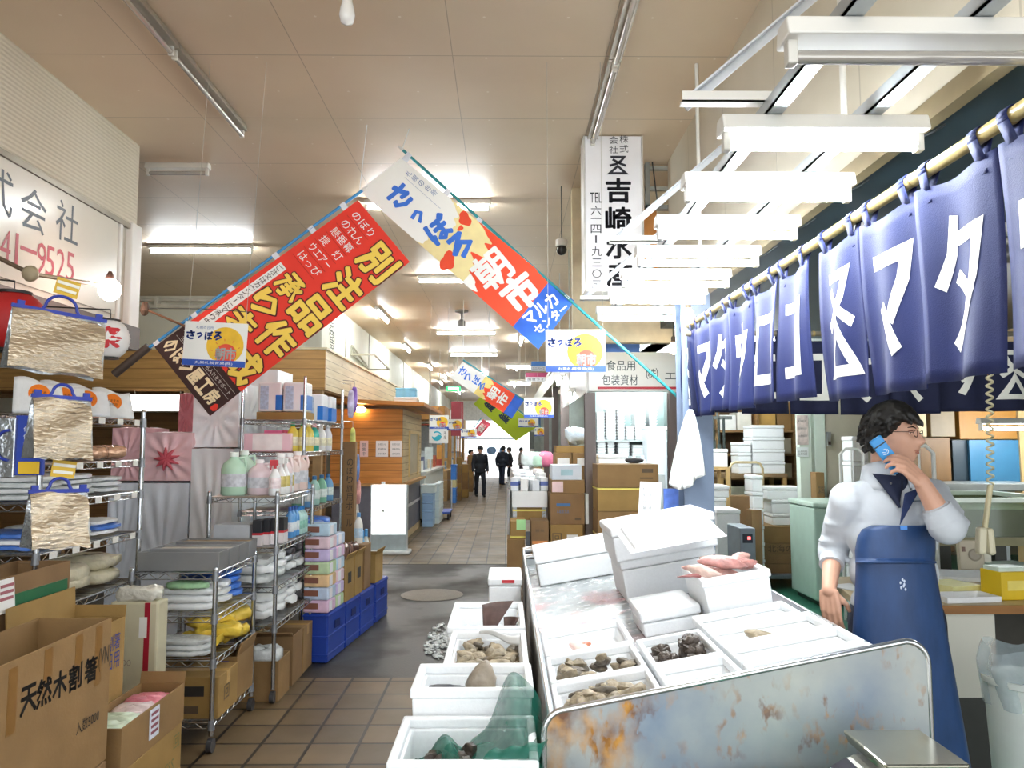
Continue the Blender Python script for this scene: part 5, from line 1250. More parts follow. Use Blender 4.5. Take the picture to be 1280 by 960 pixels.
wrapped('bluish white wrapped stack on the floor under the pink ones', 176, 238, 604, 760, 6.4, 0.55, '#e2ebf4', zb=0)
wrapped('bluish white wrapped stack at left, under plain pink stack', 138, 175, 604, 760, 6.45, 0.5, '#dfe8f2', zb=0)
wrapped('white wrapped stack with a pinched front right of the pink one', 240, 292, 561, 760, 6.4, 0.5, '#f4faff', '#e8eef2', zb=0)
wrapped('white wrapped stack on top, beneath the tip of the red banner', 240, 297, 478, 559, 6.45, 0.5, '#f4faff')
wrapped('tall white wrapped stack behind the pink and white box', 296, 345, 462, 760, 7.1, 0.5, '#f4faff', zb=0)
wrapped('pink wrapped bundle high up left of the white stacks', 222, 241, 492, 540, 7.0, 0.3, '#e38e98', zb=1.78)
wrapped('white stack behind the pink wrapped bundle', 205, 241, 541, 760, 7.02, 0.5, '#e6e6e4', zb=0)
# ------------------------------------------------------------------ banners
WHT = M('#f7f6f2', 0.7, var=0.02); RED = M('#ee3b2a', 0.7, var=0.04); ORED = M('#f2502e', 0.7, var=0.04)
class Banner:
    """flat cloth between four picture corners at one depth; u across, v down"""
    def __init__(s, name, label, TL, TR, BL, BR, Y, wave=0.010):
        s.c = [P(*TL, Y), P(*TR, Y), P(*BL, Y), P(*BR, Y)]; s.Y = Y; s.wave = wave
        s.org = s.c[0].copy()
        s.t = thing(name, label, 'banner', s.org)
        s.U = (s.c[1] - s.c[0]).normalized(); s.V = (s.c[2] - s.c[0]).normalized()
        s.w = (s.c[1] - s.c[0]).length; s.h = (s.c[2] - s.c[0]).length
        s.PX_TL = TL
    def at(s, u, v, off=0.0):
        a, b, c, d = s.c
        p = a * (1 - u) * (1 - v) + b * u * (1 - v) + c * (1 - u) * v + d * u * v
        return p + Vector((0, -off + s.wave * math.sin(5.0 * v + 1.2 * u + 0.5) + 0.4 * s.wave * math.sin(11 * v - 3 * u), 0))
    def field(s, name, mat, u0, u1, v0, v1, off, nu=12, nv=24, edge=None, parent=None):
        mb = MB().grid(lambda a, b: s.at(u0 + (u1 - u0) * a, v0 + (v1 - v0) * b + ((edge(a) if edge else 0) * (1 - b)), off), nu, nv)
        return mb.build(name, mat, parent or s.t, world=True, thick=0.0012 if off == 0 else 0)
    def uv(s, px, py):
        p = P(px, py, s.Y) - s.c[0]; a, b, c = p.dot(s.U), p.dot(s.V), s.U.dot(s.V); k = 1 - c * c; return (a - b * c) / k / s.w, (b - a * c) / k / s.h
    def text(s, mb, txt, u, v, wu, hv, off=0.005, bold=0.0, U=None, Vd=None, ref=None):
        """box size in banner fractions of width (wu) and length (hv)"""
        o = s.at(u, v, off)
        Vd = Vd or (s.V - s.U * s.U.dot(s.V)).normalized()
        fn = lambda p: Vector((p.x, s.wavey(p) - off, p.z))
        return fit(mb, txt, o, U or s.U, -(Vd or s.V), wu * s.w, hv * s.h, bold, fn, ref)
    def wavey(s, p):
        q = p - s.c[0]; a, b, c = q.dot(s.U), q.dot(s.V), s.U.dot(s.V); k = 1 - c * c; u, v = (a - b * c) / k / s.w, (b - a * c) / k / s.h
        return s.Y + s.wave * math.sin(5.0 * v + 1.2 * u + 0.5) + 0.4 * s.wave * math.sin(11 * v - 3 * u)
    def blob(s, mb, u, v, ru, rv, off, seed, n=26, j=0.18):
        rnd = random.Random(seed); ph = [rnd.uniform(0, 6) for _ in range(3)]
        pts = []
        for k in range(n):
            a = 2 * PI * k / n; r = 1 + j * math.sin(2 * a + ph[0]) + j * 0.7 * math.sin(3 * a + ph[1]) + j * 0.4 * math.sin(5 * a + ph[2])
            pts.append(s.at(u + ru * r * math.cos(a), v + rv * r * math.sin(a), off))
        ctr = s.at(u, v, off); i0 = len(mb.v)
        return mb.add(pts + [ctr], [(k, (k + 1) % n, n) for k in range(n)])
B1 = Banner('nobori_banner', 'red banner with fat yellow lettering on a blue pole slanting down to left', (447, 250), (512, 327), (194, 434), (262, 520), 5.55)
B1.field('cloth', RED, 0, 1, 0, 1, 0, 14, 40)
B1.field('dark_hem', M('#3a221f', 0.7), 0, 1, 0.845, 1, 0.0015)
B1.field('white_strip', WHT, 0.06, 0.17, 0.40, 0.80, 0.0015, 4, 40)
ft = MB()
for i, s_ in enumerate(('のぼり', 'のれん', '懸垂幕', '提　灯', 'ウエアー', 'はっぴ')):
    B1.text(ft, s_, 0.28, 0.045 + 0.054 * i, 0.36, 0.036, bold=0.02)
    
ft.build('product_lettering', WHT, B1.t, world=True)
rl = MB()
for i in range(6): a, b = B1.at(0.07, 0.072 + 0.054 * i, 0.003), B1.at(0.47, 0.072 + 0.054 * i, 0.003); rl.tube([a, b], 0.0012, 4)
rl.build('ruled_line', M('#a8241c', 0.7), B1.t, world=True)
yl, ol = MB(), MB()
for i, ch in enumerate('別注品作成'):
    B1.text(ol, ch, 0.77, 0.10 + 0.168 * i, 0.40, 0.135, 0.0050, 0.072, ref=ch); B1.text(yl, ch, 0.77, 0.10 + 0.168 * i, 0.40, 0.135, 0.0070, 0.036, ref=ch)
for i, ch in enumerate('承ります'):
    B1.text(ol, ch, 0.37, 0.435 + 0.118 * i, 0.32, 0.10, 0.0050, 0.068, ref=ch); B1.text(yl, ch, 0.37, 0.435 + 0.118 * i, 0.32, 0.10, 0.0070, 0.032, ref=ch)
ol.build('lettering_outline', M('#5a2420', 0.7), B1.t, world=True); yl.build('big_lettering', M('#ffd95e', 0.7, var=0.03), B1.t, world=True)
ft = MB()
for i, ch in enumerate('ご注文はカウンターにて承り中'):
    if ch == 'ー':
        a, b = B1.at(0.115, 0.418 + 0.0275 * i - 0.009, 0.003), B1.at(0.115, 0.418 + 0.0275 * i + 0.009, 0.003); ft.tube([a, b], 0.003, 4)
    else: B1.text(ft, ch, 0.115, 0.418 + 0.0275 * i, 0.075, 0.023, bold=0.01)
ft.build('strip_lettering', M('#3b2420', 0.7), B1.t, world=True)
ft = MB()
for i, ch in enumerate('のぼり屋工房'): B1.text(ft, ch, 0.10 + 0.148 * i, 0.945, 0.13, 0.062, bold=0.04, ref=ch)
ft.build('maker_lettering', M('#f6e2b8', 0.7), B1.t, world=True)
ft = MB(); B1.text(ft, '企画から制作まで名入れをサポート', 0.52, 0.886, 0.9, 0.020, bold=0.01)
for q in (0.868, 0.903): a, b = B1.at(0.04, q, 0.003), B1.at(0.98, q, 0.003); ft.tube([a, b], 0.0012, 4)
ft.build('support_lettering', M('#d9cfc4', 0.7), B1.t, world=True)
ft = MB(); B1.blob(ft, 0.955, 0.965, 0.03, 0.02, 0.003, 4, 12); ft.build('red_seal', RED, B1.t, world=True)
def banner_pole(B, label, a, b, clips, mat, side_u):
    t = thing('banner_pole', label, 'pole', (a + b) / 2)
    MB().tube([a, b], 0.011, 10).build('rod', mat, t, world=True, smooth=50)
    d = (b - a).normalized()
    MB().tube([a, a - d * 0.05], [0.012, 0.006], 10).build('end_cap', M('#e8e6e0', 0.4), t, world=True)
    for v in clips:
        q = B.at(side_u, v); k = a + d * (q - a).dot(d)
        lp = MB(); e = (q - k); s_ = d * 0.022
        for o in (-0.014, 0.014): 
            n = Vector((0, o, 0)); lp.add([k - s_ + n - e * 0.25, k + s_ + n - e * 0.25, q + s_ + n * 0.2, q - s_ + n * 0.2], [(0, 1, 2, 3)])
        lp.add([k - s_ - e * 0.25 + Vector((0, -0.014, 0)), k + s_ - e * 0.25 + Vector((0, -0.014, 0)), k + s_ - e * 0.25 + Vector((0, 0.014, 0)), k - s_ - e * 0.25 + Vector((0, 0.014, 0))], [(0, 1, 2, 3)])
        lp.build('loop', M('#dfe3ea', 0.6), t, world=True, thick=0.001)
    return t
Y1 = 5.55
pt = banner_pole(B1, 'thin blue pole along the upper edge of the red banner', P(453, 238, Y1), P(183, 437, Y1), (0.06, 0.22, 0.40, 0.62, 0.80, 0.985), M('#3d93cf', 0.35), 0.0)
g0, g1 = P(186, 433, Y1), P(143, 468, Y1)
tag(MB().tube([g0, g1], 0.030, 10).build('brown_rod', M('#4d423a', 0.5), world=True, smooth=50), 'dark brown rod carrying on from the lower end of the blue banner pole', 'rod')
B2 = Banner('nobori_banner', 'white and orange banner with blue brush lettering on a teal pole slanting down to right', (449, 238), (501, 197), (673, 437), (718, 376), 5.62)
B2.field('cloth', M('#fbfaf4', 0.7, var=0.01), 0, 1, 0, 1, 0, 14, 40)
def jag(a): return 0.035 * math.sin(9 * a + 1) + 0.02 * math.sin(23 * a) + 0.012 * math.sin(47 * a)
B2.field('yellow_wash', M('#fbe7a8', 0.7, var=0.08), 0, 1, 0.36, 0.58, 0.0010, 40, 12, lambda a: 0.08 * math.sin(3 * a) - 0.06 + jag(a) * 0.6)
B2.field('orange_field', ORED, 0, 1, 0.54, 0.86, 0.0020, 50, 16, lambda a: 0.05 - 0.16 * a * (a - 0.3) + jag(a))
B2.field('blue_hem', M('#2f66cf', 0.7), 0, 1, 0.86, 1, 0.0020)
for q in ((0.10, 0.475, 0.16, 0.032, 0.0025, 11), (0.88, 0.40, 0.10, 0.035, 0.0025, 12), (0.70, 0.415, 0.05, 0.012, 0.0025, 13)): om = MB(); B2.blob(om, *q); om.build('orange_splash', ORED, B2.t, world=True)
BRU = M('#3f78dc', 0.7, var=0.04)
ft = MB()
for ch, px, py, sz in (('さ', 500, 246, 27), ('っ', 523, 272, 15), ('ぽ', 549, 289, 31), ('ろ', 577, 311, 29)):
    u, v = B2.uv(px, py); B2.text(ft, ch, u, v, sz / 70, sz / 300, bold=0.05, ref=ch)
ft.build('brush_lettering', BRU, B2.t, world=True)
ft = MB()
for i, ch in enumerate('札幌の台所'):
    u, v = B2.uv(511 + 8.2 * i, 218 + 6.6 * i); B2.text(ft, ch, u, v, 0.10, 0.026, bold=0.0)
a, b = B2.at(0.76, 0.08, 0.003), B2.at(0.74, 0.29, 0.003); ft.tube([a, b], 0.001, 4)
ft.build('slogan_lettering', M('#7d8fb5', 0.7), B2.t, world=True)
ft = MB()
for ch, px, py, sz in (('朝', 617, 343, 44), ('市', 653, 373, 42)):
    u, v = B2.uv(px, py); B2.text(ft, ch, u, v, sz / 70 * 1.0, sz / 300 * 1.0, bold=0.027 if ch == '朝' else 0.05, ref=ch)
ft.build('market_lettering', WHT, B2.t, world=True)
ft = MB()
B2.text(ft, 'マルカ', 0.53, 0.905, 0.72, 0.058, bold=0.035); B2.text(ft, 'センター', 0.52, 0.965, 0.76, 0.04, bold=0.03)
ft.build('maker_lettering', WHT, B2.t, world=True)
banner_pole(B2, 'thin teal pole along the upper edge of the white and orange banner', P(504, 188, 5.62), P(848, 497, 5.62), (0.02, 0.26, 0.45, 0.72, 0.965), M('#2f8f94', 0.35), 1.0)
for px0, py0, Yb, lab in ((503, 186, 5.62, 'white cord tying the top of white and orange banner to ceiling'), (449, 243, 5.55, 'white cord tying the top of the red banner to ceiling')):
    a = P(px0, py0, Yb); tag(MB().tube([a, (a.x + 0.05, Yb, CEIL - 0.002)], 0.004, 6).build('cord', M('#efefea', 0.6), world=True), lab, 'cord')
# ---- hanging placards with the market sun
def placard(label, px0, py0, px1, py1, Y, detail=2, skew=0.0, hang=None, red_sun=True):
    a, b = P(px0, py0, Y), P(px1, py1, Y)
    w, h = b.x - a.x, a.z - b.z
    t = thing('hanging_placard', label, 'sign', ((a.x + b.x) / 2, Y, a.z), 0, None, (0, skew, 0))
    def B(u, v, off): return Vector(((u - 0.5) * w, -off, -v * h))
    MB().cbox((0, 0, -h / 2), w, 0.004, h).build('board', M('#f6f5ef', 0.5, var=0.01), t)
    def disc(mb, cu, cv, r, off, a0=0, a1=2 * PI, n=28, lim=0.86):
        pts = []
        for k in range(n + 1):
            an = a0 + (a1 - a0) * k / n; x = (cu - 0.5) * w + r * math.cos(an); z = -cv * h + r * math.sin(an)
            pts.append(Vector((min(max(x, -w / 2 + 0.002), w / 2 - 0.002), -off, max(z, -lim * h))))
        return mb.add(pts + [Vector(((cu - 0.5) * w, -off, -cv * h))], [(k, k + 1, n + 1) for k in range(n)])
    disc(MB(), 0.66, 0.52, h * 0.42, 0.0030).build('sun', M('#f6c22c', 0.5, var=0.12, scale=12), t)
    disc(MB(), 0.68, 0.72, h * 0.24, 0.0036).build('red_sun', M('#e2492c', 0.5, var=0.05), t)
    MB().box(-w / 2, w / 2, -0.0034, -0.0030, -h, -h * 0.86).build('blue_band', M('#2a56b8', 0.5), t)
    if detail:
        ft = MB()
        for i, ch in enumerate('さっぽろ'): fit(ft, ch, B(0.10 + 0.145 * i, 0.31, 0.0042), (1, 0, 0), (0, 0, 1), w * 0.12 * (0.7 if i == 1 else 1), h * 0.19 * (0.65 if i == 1 else 1), 0.05)
        ft.build('brush_lettering', M('#2c4fb0', 0.5), t)
        ft = MB(); fit(ft, '朝市', B(0.68, 0.71, 0.0045), (1, 0, 0), (0, 0, 1), w * 0.32, h * 0.28, 0.03); fit(ft, '丸果札幌青果(株)', B(0.5, 0.93, 0.0042), (1, 0, 0), (0, 0, 1), w * 0.6, h * 0.075, 0.0)
        ft.build('white_lettering', WHT, t)
    if detail > 1:
        ft = MB(); fit(ft, '札幌の台所', B(0.32, 0.13, 0.0042), (1, 0, 0), (0, 0, 1), w * 0.28, h * 0.07, 0.0); ft.build('slogan_lettering', M('#6d7fae', 0.5), t)
        ry = MB()
        for an in (0.5, 1.1, 1.7, 2.3, 2.9): 
            x, z = 0.18 * w + h * 0.33 * math.cos(an), -h * 0.72 + h * 0.33 * math.sin(an)
            ry.cbox((x, -0.0042, z), h * 0.05, 0.0006, h * 0.02, ry=-an)
        ry.build('sun_ray', M('#e8882c', 0.5), t)
    top = hang or CEIL - 0.002
    for s in (-1, 1): MB().tube([(s * w * 0.46, 0, 0), (s * w * 0.46, 0, top - a.z)], 0.0015, 5).build('string', M('#b9b5aa'), t)
    return t
placard('white placard with yellow sun hung in front of the red banner', 232, 403, 309, 458, 4.6, 2, 0.05)
placard('white placard with a blue band hung left of the packaging shop sign', 682, 412, 757, 465, 4.6, 2)
tag(MB().tube([PX(182, 385, LWX + 0.06), P(250, 386, 4.6), P(312, 390, 4.9)], 0.003, 6).build('wire', M('#4a4640'), world=True), 'thin dark wire stretched from the left wall corner past the red banner', 'wire')
st0, st1 = P(178, 385, 5.2), P(232, 408, 5.2); tag(MB().tube([st0, st1], 0.008, 8).build('stick', M('#6d4c34', 0.5), world=True), 'thin brown stick behind the upper left corner of sun placard', 'stick')
tag(MB().ball(P(181, 386, 5.2), 0.028, 0.028, 0.05, 10, 0.2).build('rope_knot', M('#5a4636', 0.7), world=True), 'knotted rope at the corner post of the left sign wall', 'rope')
for i, q in enumerate(((655, 497, 692, 522, 10.5), (648, 523, 673, 534, 13), (537, 519, 561, 536, 12.5), (559, 524, 578, 538, 13.5), (576, 536, 596, 547, 17), (668, 534, 680, 545, 15), (690, 540, 700, 548, 18))):
    placard(['largest of the far sun placards right of the lime banner', 'small far sun placard just under the largest one', 'far sun placard on left above the wave sign', 'far sun placard on left touching the maroon board', 'tiny sun placard over the middle of the far aisle', 'tiny sun placard by the lower end of the lime banner', 'tiny far sun placard beside the right shop fronts'][i], *q, 1)
# far banners
B3 = Banner('nobori_banner', 'smaller white and orange banner further down the aisle', (563, 472), (578, 452), (640, 523), (655, 500), 12.5, 0.02)
B3.field('cloth', WHT, 0, 1, 0, 1, 0, 8, 20); B3.field('orange_field', ORED, 0, 1, 0.5, 0.86, 0.002, 20, 10, jag); B3.field('yellow_wash', M('#fbe08a', 0.7), 0, 1, 0.38, 0.54, 0.001, 10, 6); B3.field('blue_hem', M('#2f66cf', 0.7), 0, 1, 0.86, 1, 0.002)
ft = MB(); [B3.text(ft, ch, 0.6 - 0.1 * (i % 2), 0.08 + 0.11 * i, 0.4, 0.09, bold=0.03) for i, ch in enumerate('さっぽろ')]; ft.build('brush_lettering', BRU, B3.t, world=True)
ft = MB(); [B3.text(ft, ch, 0.5, 0.60 + 0.15 * i, 0.6, 0.13, bold=0.027) for i, ch in enumerate('朝市')]; ft.build('market_lettering', WHT, B3.t, world=True)
LIME = M('#b4cc2a', 0.7, var=0.04)
B4 = Banner('nobori_banner', 'lime green banner with dark lettering hanging far down the aisle', (592, 505), (610, 486), (645, 551), (672, 533), 13.5, 0.02)
B4.field('cloth', LIME, 0, 1, 0, 1, 0, 8, 20)
ft = MB(); [B4.text(ft, ch, 0.5, 0.22 + 0.32 * i, 0.5, 0.2, bold=0.03) for i, ch in enumerate('鮭鮮')]; ft.build('brush_lettering', M('#2a3a4a', 0.7), B4.t, world=True)
B5 = Banner('nobori_banner', 'small pink and red banner far along the left of the aisle', (590, 540), (600, 546), (604, 524), (614, 530), 20, 0.02)
B5.field('cloth', M('#d9566a', 0.7, var=0.25, scale=2), 0, 1, 0, 1, 0, 8, 12); ft = MB(); B5.text(ft, '特売', 0.5, 0.5, 0.6, 0.5, bold=0.03); ft.build('brush_lettering', WHT, B5.t, world=True)
for b, pa, pb in ((B3, (579, 450), (661, 504)), (B4, (611, 484), (676, 534)), (B5, (602, 522), (588, 541))):
    tag(MB().tube([P(*pa, b.Y), P(*pb, b.Y)], 0.012, 8).build('banner_pole', M('#3f9aa8', 0.4), world=True), 'thin pole of the ' + b.t['label'].split(' banner')[0] + ' banner', 'pole')
    q = P(*pa, b.Y); tag(MB().tube([q, (q.x, q.y, CEIL - 0.002)], 0.006, 6).build('cord', M('#d8d6cf'), world=True), 'cord hanging the ' + b.t['label'].split(' banner')[0] + ' banner', 'cord')

# ------------------------------------------------------------------ left shops beyond the racks
def plank_mat(h1, h2, dir_='Z', per=0.14):
    k = NT('planks'); x = k.xyz(); a = x[2] if dir_ == 'Z' else x[1]
    q = k.math('DIVIDE', k.math('ADD', a, 50.0), per); fr = k.math('FRACT', q); ln = k.math('GREATER_THAN', k.math('ABSOLUTE', k.math('SUBTRACT', fr, 0.5)), 0.45)
    mp = k.n('Mapping', Scale=(0.6, 0.6, 7)); k.l(k.tc.outputs['Object'], mp.inputs[0]); n = k.noise(3, mp.outputs[0], 5)
    kn = k.ramp(k.noise(4.2, None, 2), 0.70, (0, 0, 0, 1), 0.74, (0.8, 0.8, 0.8, 1))
    c = k.ramp(n, 0.3, C(h1), 0.7, C(h2)); c = k.mix(kn, c, C('#7a4a22')); c = k.mix(k.math('MULTIPLY', ln, 0.55), c, C('#5f3c1e'))
    k.l(c, k.b.inputs['Base Color']); k.b.inputs['Roughness'].default_value = 0.5; k.bump(k.math('MULTIPLY', ln, -1.0), 0.4, 0.01); return k.m
PLK, PLKO = plank_mat('#a87f48', '#c79a5c'), plank_mat('#b06f2e', '#cf8a42', per=0.12)
PLKL = plank_mat('#c4ae82', '#dcc9a0', per=0.12)
FX, FY0 = -2.62, 11.0
t = thing('wooden_stall', 'wooden plank shop front with a deep boarded canopy behind the white stacks', 'stall', (-5.0, 12.5, 0))
fz0, fz1 = P(410, 487, FY0).z, P(410, 437, FY0).z
MB().box(-8.5, FX, FY0, FY0 + 0.05, fz0, fz1).build('canopy_front', PLK, t, world=True)
MB().box(FX - 0.05, FX, FY0 + 0.05, 19.5, fz0, fz1).build('canopy_side', PLKL, t, world=True)
MB().box(-8.5, FX + 0.03, FY0 - 0.03, 19.5, fz1, fz1 + 0.03).build('canopy_top', M('#d9cba8', 0.5), t, world=True)
MB().box(-8.5, FX - 0.05, FY0 + 0.06, 12.9, fz0 - 0.02, fz0 + 0.02).build('soffit', M('#8f6a3c', 0.6), t, world=True)
MB().box(-8.5, FX - 0.4, 12.8, 12.9, 0, fz0).build('back_wall', plank_mat('#7d5c34', '#997043'), t, world=True)
for x in (-6.4, -4.6, FX - 0.1): MB().box(x - 0.06, x + 0.06, FY0 + 0.02, FY0 + 0.14, 0, fz0).build('post', M('#9b7c54', 0.6, var=0.15), t, world=True)
for z in (2.36, 1.4): MB().box(-8.5, FX - 0.1, FY0 + 0.1, FY0 + 0.16, z, z + 0.05).build('rail', M('#6d4f30', 0.6), t, world=True)
a, b = P(164, 494, 11.03), P(229, 513, 11.03)
t = thing('lit_sign_board', 'glowing white board hung below the wooden shop canopy at left', 'sign', ((a.x + b.x) / 2, 11.03, b.z))
MB().box(a.x, b.x, 10.99, 11.03, b.z, a.z).build('light_panel', M('#ffffff', 0.4, emit=2.4, var=0), t, world=True, bevel=0.006)
MB().box(a.x - 0.01, b.x + 0.01, 11.03, 11.06, b.z - 0.01, a.z + 0.01).build('back_frame', M('#c9c4b6', 0.5), t, world=True)
for x in (a.x + 0.05, b.x - 0.05): MB().tube([(x, 11.045, a.z), (x, 11.03, fz0 + 0.005)], 0.004, 6).build('string', M('#8d8676'), t, world=True)
# shop name on the upper wall
ft = MB()
for i, ch in enumerate('秀司屋'): fit(ft, ch, PX(415 - 0 * i, 412 + 11 * i, -2.966), (0, 1, 0), (0, 0, 1), 0.42, 0.26, 0.01)
tag(ft.build('wall_lettering', M('#5a6058', 0.6), world=True), 'faint dark lettering painted on the upper left wall', 'lettering')
tr = MB(); q0, q1 = PX(438, 432, -2.96), PX(460, 462, -2.96)
tr.tube([(-2.93, q0.y, q0.z), (-2.93, q0.y, q1.z + 0.12), (-2.93, q1.y, q1.z)], 0.02, 6).tube([(-2.93, q0.y, q1.z + 0.1), (-2.5, q0.y, q1.z + 0.1), (-2.5, q1.y, q1.z), (-2.93, q1.y, q1.z)], 0.02, 6).tube([(-2.93, q0.y, q0.z), (-2.93, q1.y, q1.z)], 0.02, 6)
tag(tr.build('triangular_rack', M('#a9a796', 0.5), world=True), 'triangular metal bracket on the left upper wall above the canopy', 'bracket')
# orange plank kiosk
KX, KY = -1.76, 13.0
k0, k1 = P(505, 511, KY), P(505, 604, KY)
t = thing('wooden_kiosk', 'orange plank kiosk with an overhanging roof and posted notices', 'kiosk', (-2.6, 14.3, 0))
MB().box(-2.98, KX, KY, KY + 0.06, k1.z, k0.z).build('front_wall', PLKO, t, world=True)
MB().box(KX - 0.06, KX, KY + 0.06, 15.9, k1.z, k0.z).build('side_wall', PLKL, t, world=True)
MB().add([(-3.0, KY - 0.5, k0.z + 0.10), (KX + 0.42, KY - 0.5, k0.z + 0.02), (KX + 0.42, 16.2, k0.z + 0.02), (-3.0, 16.2, k0.z + 0.10), (-3.0, KY - 0.5, k0.z + 0.16), (KX + 0.42, KY - 0.5, k0.z + 0.08), (KX + 0.42, 16.2, k0.z + 0.08), (-3.0, 16.2, k0.z + 0.16)],
    [(3, 2, 1, 0), (4, 5, 6, 7), (0, 1, 5, 4), (1, 2, 6, 5), (2, 3, 7, 6), (3, 0, 4, 7)]).build('roof', PLKO, t, world=True)
MB().box(-2.98, KX + 0.08, KY - 0.08, 16.1, k1.z - 0.05, k1.z).build('counter_top', M('#b98a52', 0.5, var=0.15), t, world=True)
MB().box(-2.95, KX - 0.02, KY + 0.05, 16.0, 0.12, k1.z - 0.05).build('counter_base', M('#6b6a74', 0.5, var=0.1), t, world=True)
MB().box(KX - 0.02, KX - 0.005, KY + 0.05, 16.0, 0.55, 0.60).build('counter_rail', M('#cfcdd0', 0.4), t, world=True)
MB().box(-2.95, KX - 0.01, KY + 0.05, 16.0, 0.0, 0.12).build('plinth', M('#c9b48c', 0.6), t, world=True)
w0 = 13.9; MB().box(KX - 0.01, KX + 0.006, w0, 15.2, k1.z + 0.12, k1.z + 0.85).build('window_opening', M('#b5a88c', 0.4), t, world=True)
MB().box(KX, KX + 0.03, w0 - 0.05, w0, k1.z + 0.07, k1.z + 0.9).box(KX, KX + 0.03, 15.2, 15.25, k1.z + 0.07, k1.z + 0.9).box(KX, KX + 0.03, w0, 15.2, k1.z + 0.85, k1.z + 0.9).build('window_trim', M('#d9c08a', 0.5), t, world=True)
for i, (px0, px1) in enumerate(((450, 460), (470, 485), (488, 502))):
    a, b = P(px0, 551, KY - 0.005), P(px1, 571, KY - 0.005)
    n = thing('notice_sheet', ['narrow pinkish', 'middle white', 'right white'][i] + ' notice taped on the orange kiosk wall', 'notice', ((a.x + b.x) / 2, KY - 0.004, b.z))
    MB().box(a.x, b.x, KY - 0.007, KY - 0.002, b.z, a.z).build('sheet', M('#f2e9e6' if i else '#eec9c4', 0.6, var=0.02), n, world=True)
    ft = MB()
    if i == 0: vtext(ft, '営業中', ((a.x + b.x) / 2, KY - 0.0085, a.z - 0.07), (1, 0, 0), (0, 0, 1), 0.07, 0.075, 0.02)
    else: [fit(ft, ['お知らせ', '年末年始', '休市日案内'][r_], ((a.x + b.x) / 2, KY - 0.0085, a.z - 0.06 - 0.08 * r_), (1, 0, 0), (0, 0, 1), 0.13, 0.035, 0.0) for r_ in range(3)]
    ft.build('lettering', M('#4a4a52', 0.6), n, world=True)
a = P(450, 512, 12.9); t = thing('wall_lamp', 'small warm lamp under the kiosk roof at left', 'lamp', (a.x, 12.93, a.z)); MB().ball((0, 0, 0), 0.10, 0.05, 0.05, 12).build('bulb', M('#ffdca0', 0.3, emit=14, var=0), t, smooth=80); MB().box(-0.05, 0.05, 0.02, 0.07, 0.03, 0.08).build('bracket', M('#8d7a5a'), t)
# blue box and white boxes on the canopy end
a, b = P(493, 483, 14.0), P(520, 494, 14.0); rz_ = k0.z + 0.125
foam('foam_box', 'light blue foam box resting on a white one up on the kiosk roof', ((a.x + b.x) / 2, 14.2, rz_ + 0.142), 0.38, 0.3, 0.17, mat=M('#7fc4ea', 0.5), closed=True)
foam('foam_box', 'white foam box under the light blue one on kiosk roof', ((a.x + b.x) / 2, 14.2, rz_), 0.44, 0.32, 0.14, closed=True)
# white sign stand
s0 = PZ(486, 692, 0.0); a, b = P(465, 606, s0.y), P(507, 690, s0.y)
t = thing('sign_stand', 'glowing white standing sign board with grey foot beside the aisle', 'sign', (s0.x, s0.y, 0))
w = b.x - a.x; hh = a.z
MB().box(-w / 2, w / 2, -0.05, 0.05, 0.30, hh).build('panel', M('#fbfbfb', 0.4, emit=0.9, var=0.01), t, bevel=0.012)
MB().box(-w / 2, w / 2, -0.05, 0.05, 0.06, 0.30).build('lower_panel', M('#b9c6c9', 0.35, 0.3), t, bevel=0.008)
MB().box(w / 2, w / 2 + 0.02, -0.06, 0.06, 0.06, hh).build('side_frame', M('#cfd8dc', 0.3, 0.5), t); MB().box(-w / 2 - 0.02, -w / 2, -0.06, 0.06, 0.06, hh).build('side_frame', M('#cfd8dc', 0.3, 0.5), t)
MB().box(-w / 2 - 0.03, w / 2 + 0.07, -0.16, 0.16, 0.0, 0.06).build('foot', M('#d8dcdc', 0.4), t, bevel=0.02)
ft = MB(); vtext(ft, '定食・丼物', (-0.09, -0.0515, hh - 0.12), (1, 0, 0), (0, 0, 1), 0.05, 0.14, 0.0); ft.build('lettering', M('#c9cfc9', 0.5), t)
MB().tube([(-0.1, 0, hh), (-0.1, 0, hh + 0.05)], 0.03, 10).build('lamp_cap', M('#dfe2e2', 0.4), t)
# light blue foam boxes
PALEB = M('#9fc3ec', 0.5, var=0.05); PALEW = M('#e2f0f4', 0.5, var=0.03)
def floor_stack(label, px0, px1, py_b, n, h, d, mats, name='foam_box', cat='foam box', group=None, gap=0.0, labels=None):
    c = PZ((px0 + px1) / 2, py_b, 0.0); a, b = P(px0, py_b, c.y), P(px1, py_b, c.y); w = b.x - a.x
    for i in range(n):
        lab = nth(i) + ' ' + label.replace('box ', 'box from floor ', 1).replace('crate ', 'crate from floor ', 1)
        foam(name, lab, (c.x, c.y + d / 2 + 0.02, i * (h + 0.002)), w, d, h, mat=mats[i % len(mats)], closed=True, cat=cat)
floor_stack('box in the pale blue stack beyond the white sign stand', 527, 541, 659, 4, 0.17, 0.5, [PALEB])
c = PZ(534, 659, 0); foam('foam_box', 'whitish box topping the pale blue stack beyond the sign stand', (c.x, c.y + 0.27, 0.69), 0.3, 0.5, 0.17, mat=PALEW, closed=True)
floor_stack('box of the greenish white stack right of the pale blue one', 542, 549, 655, 5, 0.17, 1.1, [PALEW])
c = PZ(556, 648, 0)
t = thing('hand_cart', 'low blue trolley standing against the greenish white boxes', 'cart', (c.x, c.y, 0))
MB().box(-0.18, 0.14, -0.4, 0.5, 0.14, 0.18).build('deck', M('#3f62c0', 0.4), t, bevel=0.01)
for x in (-0.12, 0.1):
    for y in (-0.3, 0.4): MB().tube([(x - 0.02, y, 0.06), (x + 0.02, y, 0.06)], 0.06, 12).build('wheel', M('#26262a', 0.5), t)
